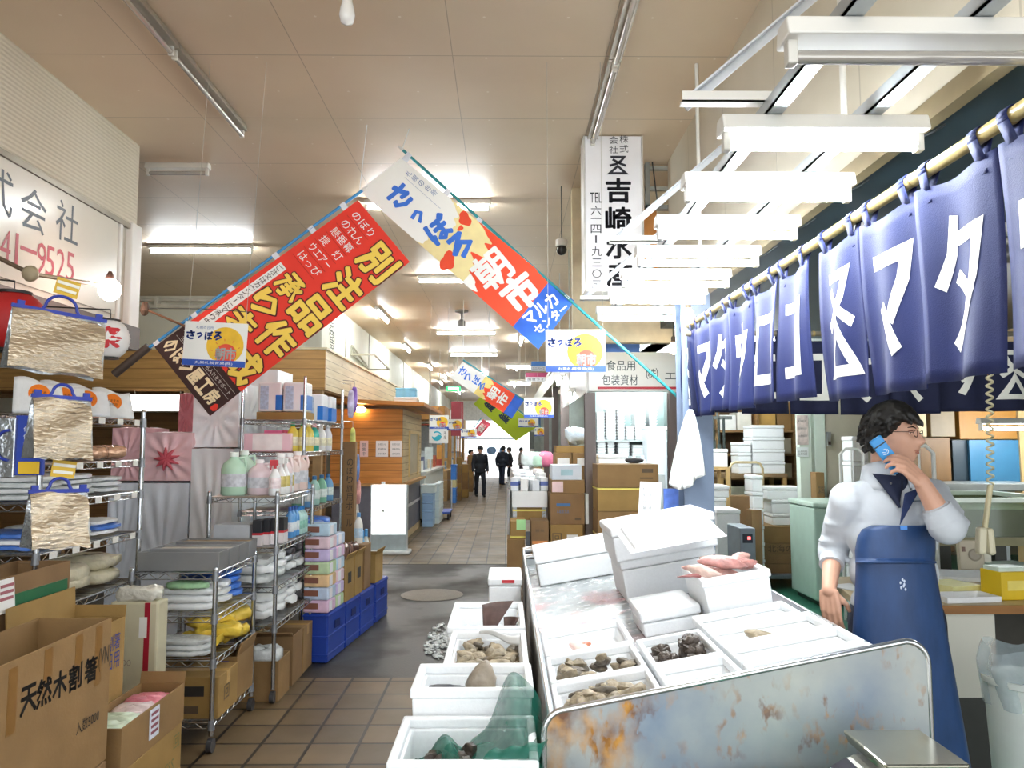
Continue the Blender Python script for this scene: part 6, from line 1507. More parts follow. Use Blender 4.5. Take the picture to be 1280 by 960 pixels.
MB().tube([(-0.16, 0.48, 0.18), (-0.16, 0.48, 0.85), (0.12, 0.48, 0.85), (0.12, 0.48, 0.18)], 0.015, 8).build('handle', M('#dfe2e4', 0.3, 0.6), t)
# counter, wave sign and far goods on the left
t = thing('shop_counter', 'long white counter past the kiosk on the left of the aisle', 'counter', (-2.2, 19, 0))
MB().box(-3.2, -1.75, 16.6, 21.5, 0.08, 1.05).build('counter_body', M('#e4ece8', 0.4, var=0.05), t, world=True, bevel=0.02)
MB().box(-3.25, -1.70, 16.55, 21.55, 1.05, 1.10).build('counter_top', M('#f2f4f0', 0.3), t, world=True)
MB().box(-3.15, -1.8, 16.65, 21.45, 0.0, 0.08).build('plinth', M('#56564e', 0.6), t, world=True)
for i, (y, w_, h_, colr) in enumerate(((17.0, 0.5, 0.22, '#e8eef0'), (17.7, 0.4, 0.3, '#3a4e86'), (18.4, 0.4, 0.42, '#c9d4da'), (19.2, 0.5, 0.36, '#d8cbb0'), (20.2, 0.5, 0.3, '#b8563c'))):
    carton(['white', 'navy', 'grey', 'beige', 'rust red'][i] + ' box standing on the long white counter at left', (-2.1, y, 1.101), w_, 0.45, h_, M(colr, 0.5, var=0.15), tape=False)
a, b = P(536, 536, 18.0), P(560, 554, 18.0)
t = thing('wave_sign', 'square white sign with a turquoise wave emblem on the left of the far aisle', 'sign', ((a.x + b.x) / 2, 18, b.z))
MB().box(a.x, b.x, 17.98, 18.04, b.z, a.z).build('board', M('#f6f8f8', 0.4, var=0.01), t, world=True)
cx, cz = a.x + (b.x - a.x) * 0.42, (a.z + b.z) / 2; r = (a.z - b.z) * 0.34
mb = MB(); pts = [Vector((cx + r * math.cos(PI + PI * k / 16), 17.975, cz + r * math.sin(PI + PI * k / 16))) for k in range(17)] + [Vector((cx + r * (1 - 2 * k / 12), 17.975, cz + r * 0.25 * math.sin(PI * 2 * k / 12))) for k in range(1, 12)]
mb.add(pts, [tuple(range(len(pts)))]); pts = [Vector((cx + r * math.cos(0.25 + 2.0 * k / 12), 17.975, cz + r * math.sin(0.25 + 2.0 * k / 12))) for k in range(13)] + [Vector((cx + r * 0.8 * math.cos(2.25 - 2.0 * k / 12), 17.975, cz + r * 0.7 * math.sin(2.25 - 2.0 * k / 12))) for k in range(13)]
mb.add(pts, [tuple(range(len(pts)))]); mb.build('wave_emblem', M('#35bcd6', 0.5, var=0.05), t, world=True)
ft = MB(); vtext(ft, '海産', (b.x - 0.07, 17.975, a.z - 0.1), (1, 0, 0), (0, 0, 1), 0.06, 0.1); ft.build('lettering', M('#4a5a66', 0.5), t, world=True)
MB().tube([(a.x + 0.05, 18.02, b.z), (a.x + 0.05, 18.02, 1.101)], 0.02, 8).build('post', M('#cfd4d4', 0.4), t, world=True)
for i, (px0, py0, px1, py1, Y, colr, lab) in enumerate(((564, 502, 579, 545, 20, '#7d2430', 'maroon hanging board high on the left of the far aisle'), (531, 559, 541, 574, 17.5, '#e4f0f2', 'small pale board under the wave sign'), (546, 556, 552, 574, 19, '#d99a4a', 'orange-yellow poster beside the pale board at far left'))):
    a, b = P(px0, py0, Y), P(px1, py1, Y); o = tag(MB().box(a.x, b.x, Y - 0.02, Y + 0.02, b.z, a.z).build('hanging_board', M(colr, 0.6, var=0.1), world=True), lab, 'board')
    tag(MB().tube([((a.x + b.x) / 2, Y, a.z), ((a.x + b.x) / 2, Y, CEIL - 0.002)], 0.005, 6).build('cord', M('#8d8a80'), world=True), 'cord holding the ' + lab.split(' board')[0].split(' poster')[0] + ' board', 'cord')
a, b = P(558, 483, 22), P(576, 489, 22); t = thing('exit_sign', 'small green and white lit sign under the far ceiling', 'sign', ((a.x + b.x) / 2, 22, a.z))
MB().box(a.x, b.x, 21.95, 22.05, b.z, a.z).build('case', M('#1fa860', 0.4, emit=0.8), t, world=True, bevel=0.01); MB().box(a.x + 0.06, b.x - 0.06, 21.94, 21.955, b.z + 0.035, a.z - 0.03).build('light_panel', M('#eafff2', 0.4, emit=2, var=0), t, world=True)
MB().tube([((a.x + b.x) / 2, 22, a.z), ((a.x + b.x) / 2, 22, CEIL - 0.002)], 0.01, 6).build('stem', M('#8d8d86'), t, world=True)
BLU2 = M('#3f86e0', 0.4, var=0.06)
floor_stack('blue crate of the stack on left side of far aisle', 563, 570, 629, 5, 0.22, 0.5, [BLU2, BLU2, M('#d9cf9a', 0.6), BLU2, BLU2], 'plastic_crate', 'crate')
for i, (px0, px1, pyb, n) in enumerate(((570, 576, 626, 5), (576, 585, 622, 4), (584, 591, 615, 5))):
    c = PZ((px0 + px1) / 2, pyb, 0.0); w = (px1 - px0) * c.y / F
    for j in range(n): carton(nth(j) + ' carton from the floor in the ' + nth(i) + ' brown stack behind the blue crates', (c.x, c.y + 0.35, j * 0.262), w * 0.96, 0.6, 0.26, [CARD, CARD2, CARD3][(i + j) % 3], tape=False)
# stalls lining the far left
for i, (y, x, colr) in enumerate(((23, -2.3, '#caa878'), (26, -2.3, '#dfe4e4'), (29.5, -2.4, '#c69a62'), (33, -2.4, '#d8dcdc'), (36, -2.4, '#cfae80'))):
    t = thing('market_stall', nth(i) + ' stall of goods in the far left row beyond the long white counter', 'stall', (x - 0.5, y, 0))
    MB().box(x - 1.0, x + 0.55, y, y + 2.4, 0.0, 0.9).build('counter', M(colr, 0.5, var=0.1), t, world=True, bevel=0.01)
    MB().box(x - 1.0, x + 0.45, y + 0.1, y + 2.3, 2.45, 2.85).build('fascia', M(['#b7813f', '#e8e8e0', '#a4442f', '#5f86b0', '#c99a4e'][i], 0.5, var=0.15), t, world=True)
    for yy in (y + 0.1, y + 2.2): MB().box(x + 0.38, x + 0.45, yy, yy + 0.07, 0.9, 2.45).build('post', M('#c99c5e', 0.5), t, world=True)
    g = R
    for j in range(5): MB().box(x - 0.2 + g.uniform(-0.2, 0.3), x + 0.35, y + 0.15 + 0.43 * j, y + 0.5 + 0.43 * j, 0.9, 1.05 + g.uniform(0, 0.35)).build('goods_box', M(g.choice(['#e9e4da', '#d8b98a', '#c8564a', '#efefef', '#8fb7d8', '#e2c24a']), 0.5, var=0.2), t, world=True)

# ------------------------------------------------------------------ right shops beyond the table
BRN = M('#6a5f5c', 0.5, var=0.1, scale=4)
SHY = 7.5
f0, f1 = P(735, 440, SHY), P(846, 489, SHY)
t = thing('shop_sign', 'white packaging shop sign with black lettering and a red stripe', 'sign', ((f0.x + f1.x) / 2, SHY, f1.z))
MB().box(f0.x, f1.x + 0.05, SHY, SHY + 0.12, f1.z, f0.z).build('board', M('#f0f1ee', 0.4, var=0.02), t, world=True, bevel=0.008)
MB().box(f0.x - 0.01, f0.x, SHY + 0.12, SHY + 3.2, f1.z - 0.01, f0.z).build('side_board', M('#e6e6e0', 0.4, var=0.03), t, world=True)
sp0, sp1 = P(747, 486.5, SHY), P(845, 483.5, SHY); MB().box(sp0.x, f1.x, SHY - 0.004, SHY, sp0.z, sp1.z).build('red_stripe', M('#b8283a', 0.5), t, world=True)
ft = MB()
for s_, px, py, w_, h_ in (('食品用', 776, 457, 36, 13), ('包装資材', 775, 475, 45, 13), ('(株)', 815, 467, 15, 14), ('エフピコ', 838, 470, 14, 8)):
    if s_ == 'エフピコ': s_ = 'エ'
    if s_ == '(株)': s_ = '㈱'
    fit(ft, s_, P(px, py, SHY - 0.004), (1, 0, 0), (0, 0, 1), w_ * SHY / F, h_ * SHY / F, 0.02)
ft.build('lettering', M('#2a4048', 0.5), t, world=True)
MB().box(f0.x + 0.12, f0.x + 0.52, SHY + 0.02, SHY + 0.08, f0.z, f0.z + 0.09).build('blue_topper', M('#3f6fc0', 0.5), t, world=True)
def steel_col(label, px0, px1, Y, top):
    a, b = P(px0, 560, Y), P(px1, 560, Y); t = thing('pillar', label, 'pillar', ((a.x + b.x) / 2, Y, 0)); w = b.x - a.x
    MB().box(-w / 2, w / 2, -0.06, -0.048, 0, top).box(-w / 2, w / 2, 0.048, 0.06, 0, top).box(-0.006, 0.006, -0.048, 0.048, 0, top).build('column', BRN, t); MB().box(-w / 2 - 0.02, w / 2 + 0.02, -0.08, 0.08, 0, 0.012).build('base_plate', BRN, t)
steel_col('dark steel column carrying the left end of packaging shop sign', 731, 744, 7.75, f1.z)
steel_col('grey steel column between packaging shop and the fish stall pillar', 836, 846, 7.7, f1.z)
steel_col('second dark steel column further along the right shop fronts', 701, 711, 11.0, 2.7)
steel_col('third dark steel column further along the right shop fronts', 690, 698, 13.5, 2.7)
steel_col('fourth dark steel column further along the right shop fronts', 680, 686, 17, 2.7)
struct(MB().box(0.78, 1.0, 11.0, 41, 2.7, 3.0), 'trim_6', M('#b9b9ae', 0.5))
struct(MB().box(1.0, 9, 12.2, 12.3, 0, 2.75), 'wall_shop_right', M('#c9d6d2', 0.6))
for i, (y, colr) in enumerate(((12.6, '#dfe6e6'), (16, '#c9b07a'), (20, '#d8dcd8'), (25, '#d0a86a'), (31, '#d8d8d4'))):
    t = thing('market_stall', nth(i) + ' stall of goods in the far right row beyond the packaging shop', 'stall', (1.5, y, 0))
    MB().box(1.03, 2.4, y, y + 3.0, 0, 0.95).build('counter', M(colr, 0.5, var=0.1), t, world=True, bevel=0.01)
    MB().box(1.05, 2.4, y + 2.7, y + 2.8, 0.95, 2.7).build('partition', M('#8f9a98', 0.5, var=0.1), t, world=True)
    for j in range(6): MB().box(1.08, 1.35 + R.uniform(0, 0.3), y + 0.1 + 0.43 * j, y + 0.48 + 0.43 * j, 0.95, 1.1 + R.uniform(0, 0.4)).build('goods_box', M(R.choice(['#e9e4da', '#d8b98a', '#c8564a', '#efefef', '#8fb7d8', '#e2c24a']), 0.5, var=0.2), t, world=True)
    MB().box(1.05, 2.4, y, y + 0.06, 2.2, 2.7).build('fascia', M(['#d8dcd4', '#c8973e', '#e8e8e4', '#4f78b4', '#d0d4d0'][i], 0.5, var=0.1), t, world=True)
# packaging shop interior: shelf of white trays
TRW = M('#f2f6f6', 0.5, var=0.02)
t = thing('tray_shelf', 'white shelf unit crammed with foam trays in the packaging shop', 'shelf', (1.75, 9.6, 0))
sx0, sx1 = P(742, 560, 9.4).x, P(845, 560, 9.4).x
for z in (1.02, 1.36, 1.52, 1.72): MB().box(sx0, sx1, 9.4, 9.95, z, z + 0.02).build('shelf_board', M('#a9b4b4', 0.4, 0.3), t, world=True)
MB().box(sx0, sx0 + 0.03, 9.4, 9.95, 0, 2.4).build('side_panel', M('#8f9a98', 0.5), t, world=True); MB().box(sx1 - 0.03, sx1, 9.4, 9.95, 0, 2.4).build('side_panel', M('#8f9a98', 0.5), t, world=True)
MB().box(sx0, sx1, 9.95, 10.0, 0, 2.6).build('back_panel', M('#9db3b0', 0.6), t, world=True)
def tray_pile(label, px0, px1, pyt, Y, zb, step=0.035):
    a, b = P(px0, pyt, Y), P(px1, pyt, Y); n = max(1, int((a.z - zb) / step))
    t = thing('tray_pile', label, 'pile of trays', ((a.x + b.x) / 2, Y + 0.16, zb)); w = b.x - a.x
    m = MB(); zz = 0
    for i in range(n):
        m.add([(-w / 2 + 0.02, -0.13, zz), (w / 2 - 0.02, -0.13, zz), (w / 2 - 0.02, 0.13, zz), (-w / 2 + 0.02, 0.13, zz), (-w / 2, -0.15, zz + step * 0.9), (w / 2, -0.15, zz + step * 0.9), (w / 2, 0.15, zz + step * 0.9), (-w / 2, 0.15, zz + step * 0.9)],
            [(3, 2, 1, 0), (4, 5, 6, 7), (0, 1, 5, 4), (1, 2, 6, 5), (2, 3, 7, 6), (3, 0, 4, 7)]); zz += step
    tag(t, None, None); m.build('stacked_trays', TRW, t); return t
for i, (px0, px1, pyt, zb) in enumerate(((745, 757, 512, 1.741), (757, 771, 508, 1.741), (771, 782, 509, 1.741), (782, 794, 529, 1.741), (793, 808, 517, 1.741), (811, 822, 506, 1.741), (746, 758, 548, 1.541), (759, 769, 549, 1.541), (772, 788, 550, 1.541), (790, 806, 555, 1.541), (812, 822, 552, 1.541), (746, 762, 570, 1.381), (764, 780, 569, 1.381), (783, 797, 571, 1.381), (748, 770, 593, 1.041), (774, 792, 591, 1.041))):
    tray_pile(nth(i % 6) + ' pile of white trays from the left on the ' + ('top' if i < 6 else 'second' if i < 11 else 'third' if i < 14 else 'lowest') + ' level of the tray shelf' if i < 6 else nth(i - 6 if i < 11 else i - 11 if i < 14 else i - 14) + ' white tray pile from left on the ' + ('second' if i < 11 else 'third' if i < 14 else 'lowest') + ' level of tray shelf', px0, px1, pyt, 9.42, zb)
a, b = P(808, 533, 8.6), P(835, 584, 8.6); foam('foam_panel_stack', 'tall pale grey block of foam sheets right of the tray shelf', ((a.x + b.x) / 2, 8.75, 0), b.x - a.x, 0.3, a.z, mat=M('#dbe6ea', 0.5, var=0.03), closed=True, cat='foam sheets')
a, b = P(748, 568, 8.4), P(786, 580, 8.4); foam('foam_box', 'white box standing on the strapped cartons before the tray shelf', ((a.x + b.x) / 2, 8.6, 0.0), b.x - a.x, 0.3, a.z, closed=True)
strip('ceiling_light', 'lit strip light inside the packaging shop above the tray shelf', 1.1, (1.5, 9.0, 2.72), 0, True)
strip('ceiling_light', 'added strip light behind the packaging shop sign board, brightening the trays', 1.0, (1.45, 8.2, 2.60), 0, True)  # second tube, added to brighten the white trays
for i, (px, py, colr) in enumerate(((792, 566, '#3f86d8'), (803, 573, '#dfe8ec'))): 
    c = P(px, py, 8.5); bottle('bottle', ['blue bottle', 'pale bottle'][i] + ' behind the strapped cartons of the packaging shop', (c.x, 8.5, 1.36), 0.05, 0.2, colr, '#e8ecee')
tag(MB().box(1.25, 1.75, 8.38, 8.62, 1.33, 1.36).build('plank', M('#c9c2b0', 0.5), world=True), 'small plank shelf carrying two bottles behind the strapped cartons', 'plank') if False else None
tag(MB().box(1.33, 1.75, 8.36, 8.64, 0, 1.36).build('cabinet', M('#cdd6d8', 0.4, var=0.05), world=True, bevel=0.01), 'pale cabinet behind the strapped cartons carrying two bottles', 'cabinet')
# strapped cartons
STRAP = M('#e6d768', 0.4)
c0, c1 = P(747, 580, 7.0), P(825, 670, 7.0)
zt = c0.z; wv_ = c1.x - c0.x; hs = zt / 7
for i in range(7):
    cc = carton(nth(6 - i) + ' strapped carton from the top of the tall stack under packaging shop sign', ((c0.x + c1.x) / 2, 7.22, i * hs), wv_ - 0.004 * (i % 2), 0.4, hs - 0.003, CARD2 if i % 2 else CARD, tape=False, marks=(('near', '#', 0.82, 0.72, 0.10, 0.035, DK), ('near', '#', 0.80, 0.4, 0.12, 0.012, DK)) if i == 6 else (('near', 'Kasumi', 0.75, 0.25, 0.10, 0.04, DK),) if i in (5, 3) else ())
    if i % 2: MB().box(-wv_ / 2 - 0.002, wv_ / 2 + 0.002, -0.202, 0.202, hs - 0.02, hs - 0.006).build('strap', STRAP, cc)
a = P(793, 577, 7.2); tag(MB().ball((a.x, 7.2, zt + 0.028), 0.09, 0.06, 0.028, 14, 0.08).build('black_cap', M('#26262a', 0.6), world=True, smooth=60), 'dark cap lying on top of the strapped carton stack', 'cap')
# cluster of cartons left of the column
def cbox_px(label, px0, py0, px1, py1, Y, d, mat, zb=None, marks=(), tape=False, strap=None):
    a, b = P(px0, py0, Y), P(px1, py1, Y); z0 = b.z if zb is None else zb
    o = carton(label, ((a.x + b.x) / 2, Y + d / 2, z0), b.x - a.x, d, a.z - z0 - 0.002, mat, tape=tape, marks=marks)
    if strap is not None: MB().box(-(b.x - a.x) / 2 - 0.002, (b.x - a.x) / 2 + 0.002, -d / 2 - 0.002, d / 2 + 0.002, (a.z - z0) * strap - 0.008, (a.z - z0) * strap + 0.008).build('strap', STRAP, o)
    return o
cbox_px('wide carton with a white label at bottom of the cluster behind the table rail', 688, 656, 729, 720, 7.6, 0.5, CARD2, 0, (('near', '#', 0.68, 0.86, 0.11, 0.06, LBL), ('near', '回', 0.2, 0.86, 0.09, 0.09, DK)))
zc1 = P(690, 656, 7.6).z
cbox_px('large carton with faded blue print in the cluster behind the table rail', 688, 617, 731, 656, 7.62, 0.45, CARD3, zc1, (('near', '#', 0.38, 0.64, 0.14, 0.03, PBLUE), ('near', '水産加工品', 0.36, 0.42, 0.12, 0.03, PBLUE), ('near', '#', 0.8, 0.18, 0.06, 0.02, DK)))
zc2 = P(690, 617, 7.62).z
cbox_px('flat carton with a pink label above the large blue-printed one', 689, 600, 731, 616, 7.64, 0.4, CARD, zc2, (('near', '#', 0.19, 0.5, 0.11, 0.105, M('#eccfcf', 0.6)),))
zc3 = P(690, 600, 7.64).z
cbox_px('pale blue-white carton on top of the pink-labelled one', 690, 581, 727, 600, 7.66, 0.4, M('#d5dde6', 0.6, var=0.04), zc3, (('near', '#', 0.5, 0.5, 0.12, 0.06, M('#a9cdd6', 0.6)),))
cbox_px('upright white panel box leaning at right of the large carton', 731.5, 617, 736, 656, 7.66, 0.4, M('#e4e9ea', 0.5), zc1)
for i, (px0, px1, pyt, lab) in enumerate(((694, 715, 566, 'left of two cartons with white stickers stacked behind the pale carton'), (715.5, 743, 566, 'right of two cartons with white stickers, next to the dark column'))):
    cbox_px(lab, px0, pyt, px1, 650, 8.3, 0.4, CARD, 0, (('near', '#', 0.5, 0.94, 0.13, 0.08, LBL),))
cbox_px('upper carton under the crumpled plastic bag beside dark column', 695, 557, 742, 566, 8.32, 0.38, CARD2, P(700, 566, 8.3).z)
a = P(722, 553, 8.4); pack('plastic_bag', 'crumpled pale blue plastic bag on top of the cartons by dark column', (a.x, 8.5, P(700, 557, 8.32).z), 0.3, 0.26, 0.15, M('#d3e3f0', 0.25, var=0.12, bump=0.5, bscale=20), wr=0.06)
# aisle-side counter with white goods
c0 = PZ(640, 706, 0.0)
g0, g1 = P(640, 614, 7.9), P(684, 634, 7.9)
t = thing('goods_table', 'table with a white cloth front piled with packaged goods along the aisle', 'table', ((g0.x + g1.x) / 2, 9.6, 0))
zt2 = g0.z
MB().box(g0.x, g1.x, 7.9, 11.6, zt2 - 0.03, zt2).build('table_top', M('#cfd2d0', 0.5), t, world=True)
MB().box(g0.x, g1.x, 7.885, 7.9, g1.z, zt2).build('cloth_front', M('#eef0ee', 0.5, var=0.03), t, world=True)
MB().grid(lambda u, v: Vector((g0.x - 0.03 + 0.015 * math.sin(40 * u), 7.9 + 3.7 * u, zt2 - v * (zt2 - 0.15))), 60, 6).build('side_sheet', M('#d9dde2', 0.3, var=0.1, bump=0.4), t, world=True, thick=0.003)
for y in (7.95, 11.55):
    for x in (g0.x + 0.03, g1.x - 0.03): MB().box(x - 0.02, x + 0.02, y - 0.02, y + 0.02, 0, zt2 - 0.03).build('leg', GALV, t, world=True)
tw_ = g1.x - g0.x
for j in range(9):
    for i in range(4):
        y = 8.05 + 0.36 * j; hgt = R.uniform(0.05, 0.16) + (0.06 if j < 4 else 0)
        n = thing('packaged_goods', ('white' if (i + j) % 3 else 'blue banded') + ' package in the heap on the goods table beside the aisle', 'package', (g0.x + tw_ * (i + 0.5) / 4, y, zt2 + 0.001), R.uniform(-0.2, 0.2), 'packages on the goods table, ' + ('white' if (i + j) % 3 else 'blue banded'))
        MB().box(-tw_ / 9.5, tw_ / 9.5, -0.13, 0.13, 0, hgt).build('package_body', M(R.choice(['#f2f2f0', '#e9eef2', '#f4eeee', '#e6ecec']), 0.4, var=0.06), n, bevel=0.006)
        if (i + j) % 3 == 0: MB().box(-tw_ / 9.5 - 0.001, tw_ / 9.5 + 0.001, -0.131, 0.131, hgt * 0.4, hgt * 0.7).build('blue_band', M('#5b6fb0', 0.4), n)
for i, (px, py, colr) in enumerate(((672, 590, '#bfe0c8'), (683, 588, '#e07a9a'), (662, 592, '#dfe9e6'))):
    c = P(px, py, 10.6); pack('goods_bag', ['pale green', 'pink', 'white'][i] + ' bag of goods on the far part of the aisle goods table', (c.x, 10.8, zt2 + 0.16), 0.26, 0.2, 0.2, M(colr, 0.35, var=0.2), wr=0.03)
# cartons under the goods table, seen at its near end
cbox_px('strapped carton just under the white cloth of the goods table', 641, 635, 682, 650, 7.93, 0.4, CARD2, None, strap=0.8)
z1 = P(650, 651, 7.93).z
cbox_px('tall carton with an orange stripe under the goods table at right', 664, 651, 686, 700, 7.5, 0.38, CARD3, 0, (('near', '#', 0.5, 0.78, 0.15, 0.03, M('#d88a4a')), ('near', '鮮魚', 0.5, 0.9, 0.09, 0.03, DK), ('near', '鮮魚', 0.5, 0.62, 0.09, 0.03, DK)))
cbox_px('carton with a green sticker under the goods table at left', 638, 651, 657, 674, 7.55, 0.38, CARD2, P(640, 674, 7.55).z, (('near', '#', 0.7, 0.8, 0.09, 0.10, M('#a8dc9a', 0.6)),), strap=0.12)
zz = P(640, 674, 7.55).z
cbox_px('plain carton second from the floor under the goods table', 634, 674, 656, 690, 7.53, 0.38, CARD, zz / 2 + 0.001)
cbox_px('plain carton on the floor under the left end of the goods table', 632, 690, 655, 712, 7.51, 0.38, CARD, 0) if False else carton('plain carton on the floor under the left end of goods table', ((P(634, 690, 7.53).x + P(656, 690, 7.53).x) / 2, 7.72, 0), 0.175, 0.38, zz / 2 - 0.002, CARD, tape=False)
a = P(660, 668, 7.45); tag(MB().cbox((a.x, 7.46, 0.42), 0.045, 0.03, 0.84, rx=-0.05).build('folded_stand', M('#3c3f46', 0.5), world=True, bevel=0.006), 'dark folded stand leaning between the cartons at the goods table', 'stand')
# lamps, purple-blue signs in the distance, right
for i, (px0, py0, px1, py1, Y, c1_, c2_, tx) in enumerate(((664, 452, 682, 464, 13, '#3f78c8', '#d8dce8', 'ユニバース'), (657, 466, 688, 477, 15, '#a83262', '#dfe0e6', '南食ライン'))):
    a, b = P(px0, py0, Y), P(px1, py1, Y); t = thing('hanging_sign', ['blue and white', 'purple and white'][i] + ' hanging sign board further down on the right', 'sign', ((a.x + b.x) / 2, Y, b.z))
    MB().box(a.x, b.x, Y - 0.03, Y + 0.03, b.z, (a.z + b.z) / 2).build('lower_board', M(c2_, 0.5), t, world=True); MB().box(a.x, b.x, Y - 0.03, Y + 0.03, (a.z + b.z) / 2, a.z).build('upper_board', M(c1_, 0.5), t, world=True)
    ft = MB(); fit(ft, tx, ((a.x + b.x) / 2, Y - 0.035, b.z + (a.z - b.z) * 0.25), (1, 0, 0), (0, 0, 1), (b.x - a.x) * 0.85, (a.z - b.z) * 0.3, 0.02); ft.build('lettering', M('#4a4a5a', 0.5), t, world=True)
    MB().tube([((a.x + b.x) / 2, Y, a.z), ((a.x + b.x) / 2, Y, CEIL - 0.002)], 0.006, 6).build('cord', M('#8d8d86'), t, world=True)
for i, (px, py, Y, L) in enumerate(((700, 478, 10.5, 0.9), (712, 497, 9.2, 0.8), (690, 470, 13, 0.9), (648, 460, 14, 0.5), (650, 480, 16, 0.5))):
    c = P(px, py, Y); sl = strip('shop_light', nth(i) + ' lit tube light from the right among the shop fronts left of packaging sign', L, (c.x, c.y, c.z + 0.09), PI / 2 if i < 3 else 0.2, True); MB().tube([(0, 0, 0), (0, 0, (CEIL if c.x < 1.0 else 2.99) - c.z - 0.09)], 0.006, 6).build('cord', M('#b9b9b2'), sl)
# far end: bright sheet with blue lettering below the lit opening
a, b = P(571, 549, 39), P(646, 590, 39)
t = thing('far_curtain', 'bright white sheet with pale blue print closing off the far end of the aisle', 'curtain', ((a.x + b.x) / 2, 39, b.z))
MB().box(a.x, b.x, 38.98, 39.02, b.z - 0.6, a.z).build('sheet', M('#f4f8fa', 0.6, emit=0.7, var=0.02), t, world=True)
for q_, w_ in ((0.32, 0.22), (0.58, 0.16), (0.76, 0.10)): MB().ball((a.x + (b.x - a.x) * q_, 38.97, b.z + (a.z - b.z) * (0.45 + 0.2 * (q_ > 0.5))), (b.x - a.x) * w_ * 0.5, 0.008, (a.z - b.z) * 0.12, 18, 0.12).build('blue_print', M('#8db8ea', 0.5, var=0.2), t, world=True)
MB().tube([(a.x, 39, a.z + 0.03), (b.x, 39, a.z + 0.03)], 0.03, 8).build('rail', M('#b9c4c8', 0.4), t, world=True)
for x in (a.x + 0.1, b.x - 0.1): MB().box(x - 0.04, x + 0.04, 38.98, 39.02, 0, b.z - 0.6).build('post', M('#b9c4c8', 0.4), t, world=True)
# ------------------------------------------------------------------ inside of the fish stall (behind the curtains)
struct(MB().box(1.5, 8.8, 1.5, 12.0, -0.01, 0.006), 'floor_stall', M('#2f6b55', 0.35, var=0.2, scale=2))
struct(MB().box(1.42, 8.8, 11.7, 11.8, 0, BHZ), 'wall_stall_back', M('#cfc8b4', 0.6, var=0.05, scale=2))
struct(MB().box(BHX + 0.12, 9, 7.6, 12, BHZ - 0.02, BHZ + 0.1), 'ceiling_stall_back', M('#c9cfc8', 0.5))
for i, (x, y) in enumerate(((2.3, 3.6), (3.6, 3.6), (2.5, 8.0), (2.4, 9.8))):
    strip('ceiling_light', ['near left', 'near right', 'middle', 'far'][i] + ' strip light under the dark stall ceiling', 1.2, (x, y, BHZ - 0.02), 0.0, i > 1)
def ibox(label, px0, py0, px1, py1, Y, d, zb=None, mat=None, name='foam_box', cat='foam box'):
    a, b = P(px0, py0, Y), P(px1, py1, Y); z0 = b.z if zb is None else zb
    return foam(name, label, ((a.x + b.x) / 2, Y + d / 2, z0), b.x - a.x, d, a.z - z0, mat=mat, closed=True, cat=cat)
# shelving at the back
t = thing('storage_shelf', 'brown wooden storage shelf at the back of the stall', 'shelf', (P(945, 560, 10.95).x, 11.25, 0))
x0, x1 = P(896, 560, 10.95).x, P(996, 560, 10.95).x
WD = M('#8d6c42', 0.6, var=0.2, stretch=(0.3, 0.3, 3))
for z in (0.12, 0.75, 1.18, 1.52, 1.86): MB().box(x0, x1, 10.95, 11.5, z, z + 0.03).build('shelf_board', WD, t, world=True)
for x in (x0, (x0 + x1) / 2, x1 - 0.04): MB().box(x, x + 0.04, 10.95, 11.5, 0, 2.3).build('upright', WD, t, world=True)
MB().box(x0, x1, 11.5, 11.53, 0, 2.3).build('back_panel', M('#6a5236', 0.6, var=0.2), t, world=True)
xm = (x0 + x1) / 2
for i, (xa, xb, z, h, colr) in enumerate(((x0 + 0.06, x0 + 0.3, 1.891, 0.22, '#e8e8e2'), (x0 + 0.32, xm - 0.05, 1.891, 0.26, '#e4dfd2'), (xm + 0.05, xm + 0.3, 1.891, 0.24, '#c29a52'), (xm + 0.32, x1 - 0.05, 1.891, 0.25, '#8a6a3e'), (xm + 0.28, x1 - 0.06, 1.551, 0.22, '#b9b09a'), (xm + 0.28, x1 - 0.06, 1.211, 0.2, '#c2b89e'), (xm + 0.06, x1 - 0.06, 0.781, 0.26, '#c9d2cc'), (x0 + 0.08, xm - 0.06, 0.781, 0.3, '#d8d4bc'), (x0 + 0.1, xm - 0.1, 0.151, 0.4, '#a8855a'), (xm + 0.1, x1 - 0.08, 0.151, 0.42, '#9c7c50'))):
    carton(['white box at left on the top board', 'off-white box on the top board', 'tan carton on the top board', 'brown carton at right on the top board', 'grey box second from the top at right', 'beige box in the middle at right', 'pale box low at right', 'cream box low at left', 'brown carton at bottom left', 'brown carton at bottom right'][i] + ' of the back storage shelf', ((xa + xb) / 2, 11.2, z), xb - xa, 0.4, h, M(colr, 0.6, var=0.08), tape=False)
# foam stacks in front of it
zb0 = P(950, 592, 10.15).z
tb = thing('work_bench', 'low bench carrying the tall foam box stack at the back of the stall', 'bench', (P(942, 600, 10.15).x, 10.45, 0))
bx0, bx1 = P(900, 600, 10.15).x, P(985, 600, 10.15).x
MB().box(bx0, bx1, 10.15, 10.75, zb0 - 0.05, zb0 - 0.002).build('bench_top', M('#8d7350', 0.5, var=0.15), tb, world=True)
for x in (bx0 + 0.03, bx1 - 0.03):
    for y in (10.2, 10.7): MB().box(x - 0.025, x + 0.025, y - 0.025, y + 0.025, 0, zb0 - 0.05).build('leg', M('#b8935c', 0.5), tb, world=True)
hz = (P(950, 531, 10.15).z - zb0) / 4
for i in range(4): a, b = P(942, 560, 10.15), P(983, 560, 10.15); foam('foam_box', nth(i) + ' white foam box from the bottom of the tall stack on the back bench', ((a.x + b.x) / 2, 10.4, zb0 + i * hz), b.x - a.x, 0.4, hz - 0.003, closed=True)
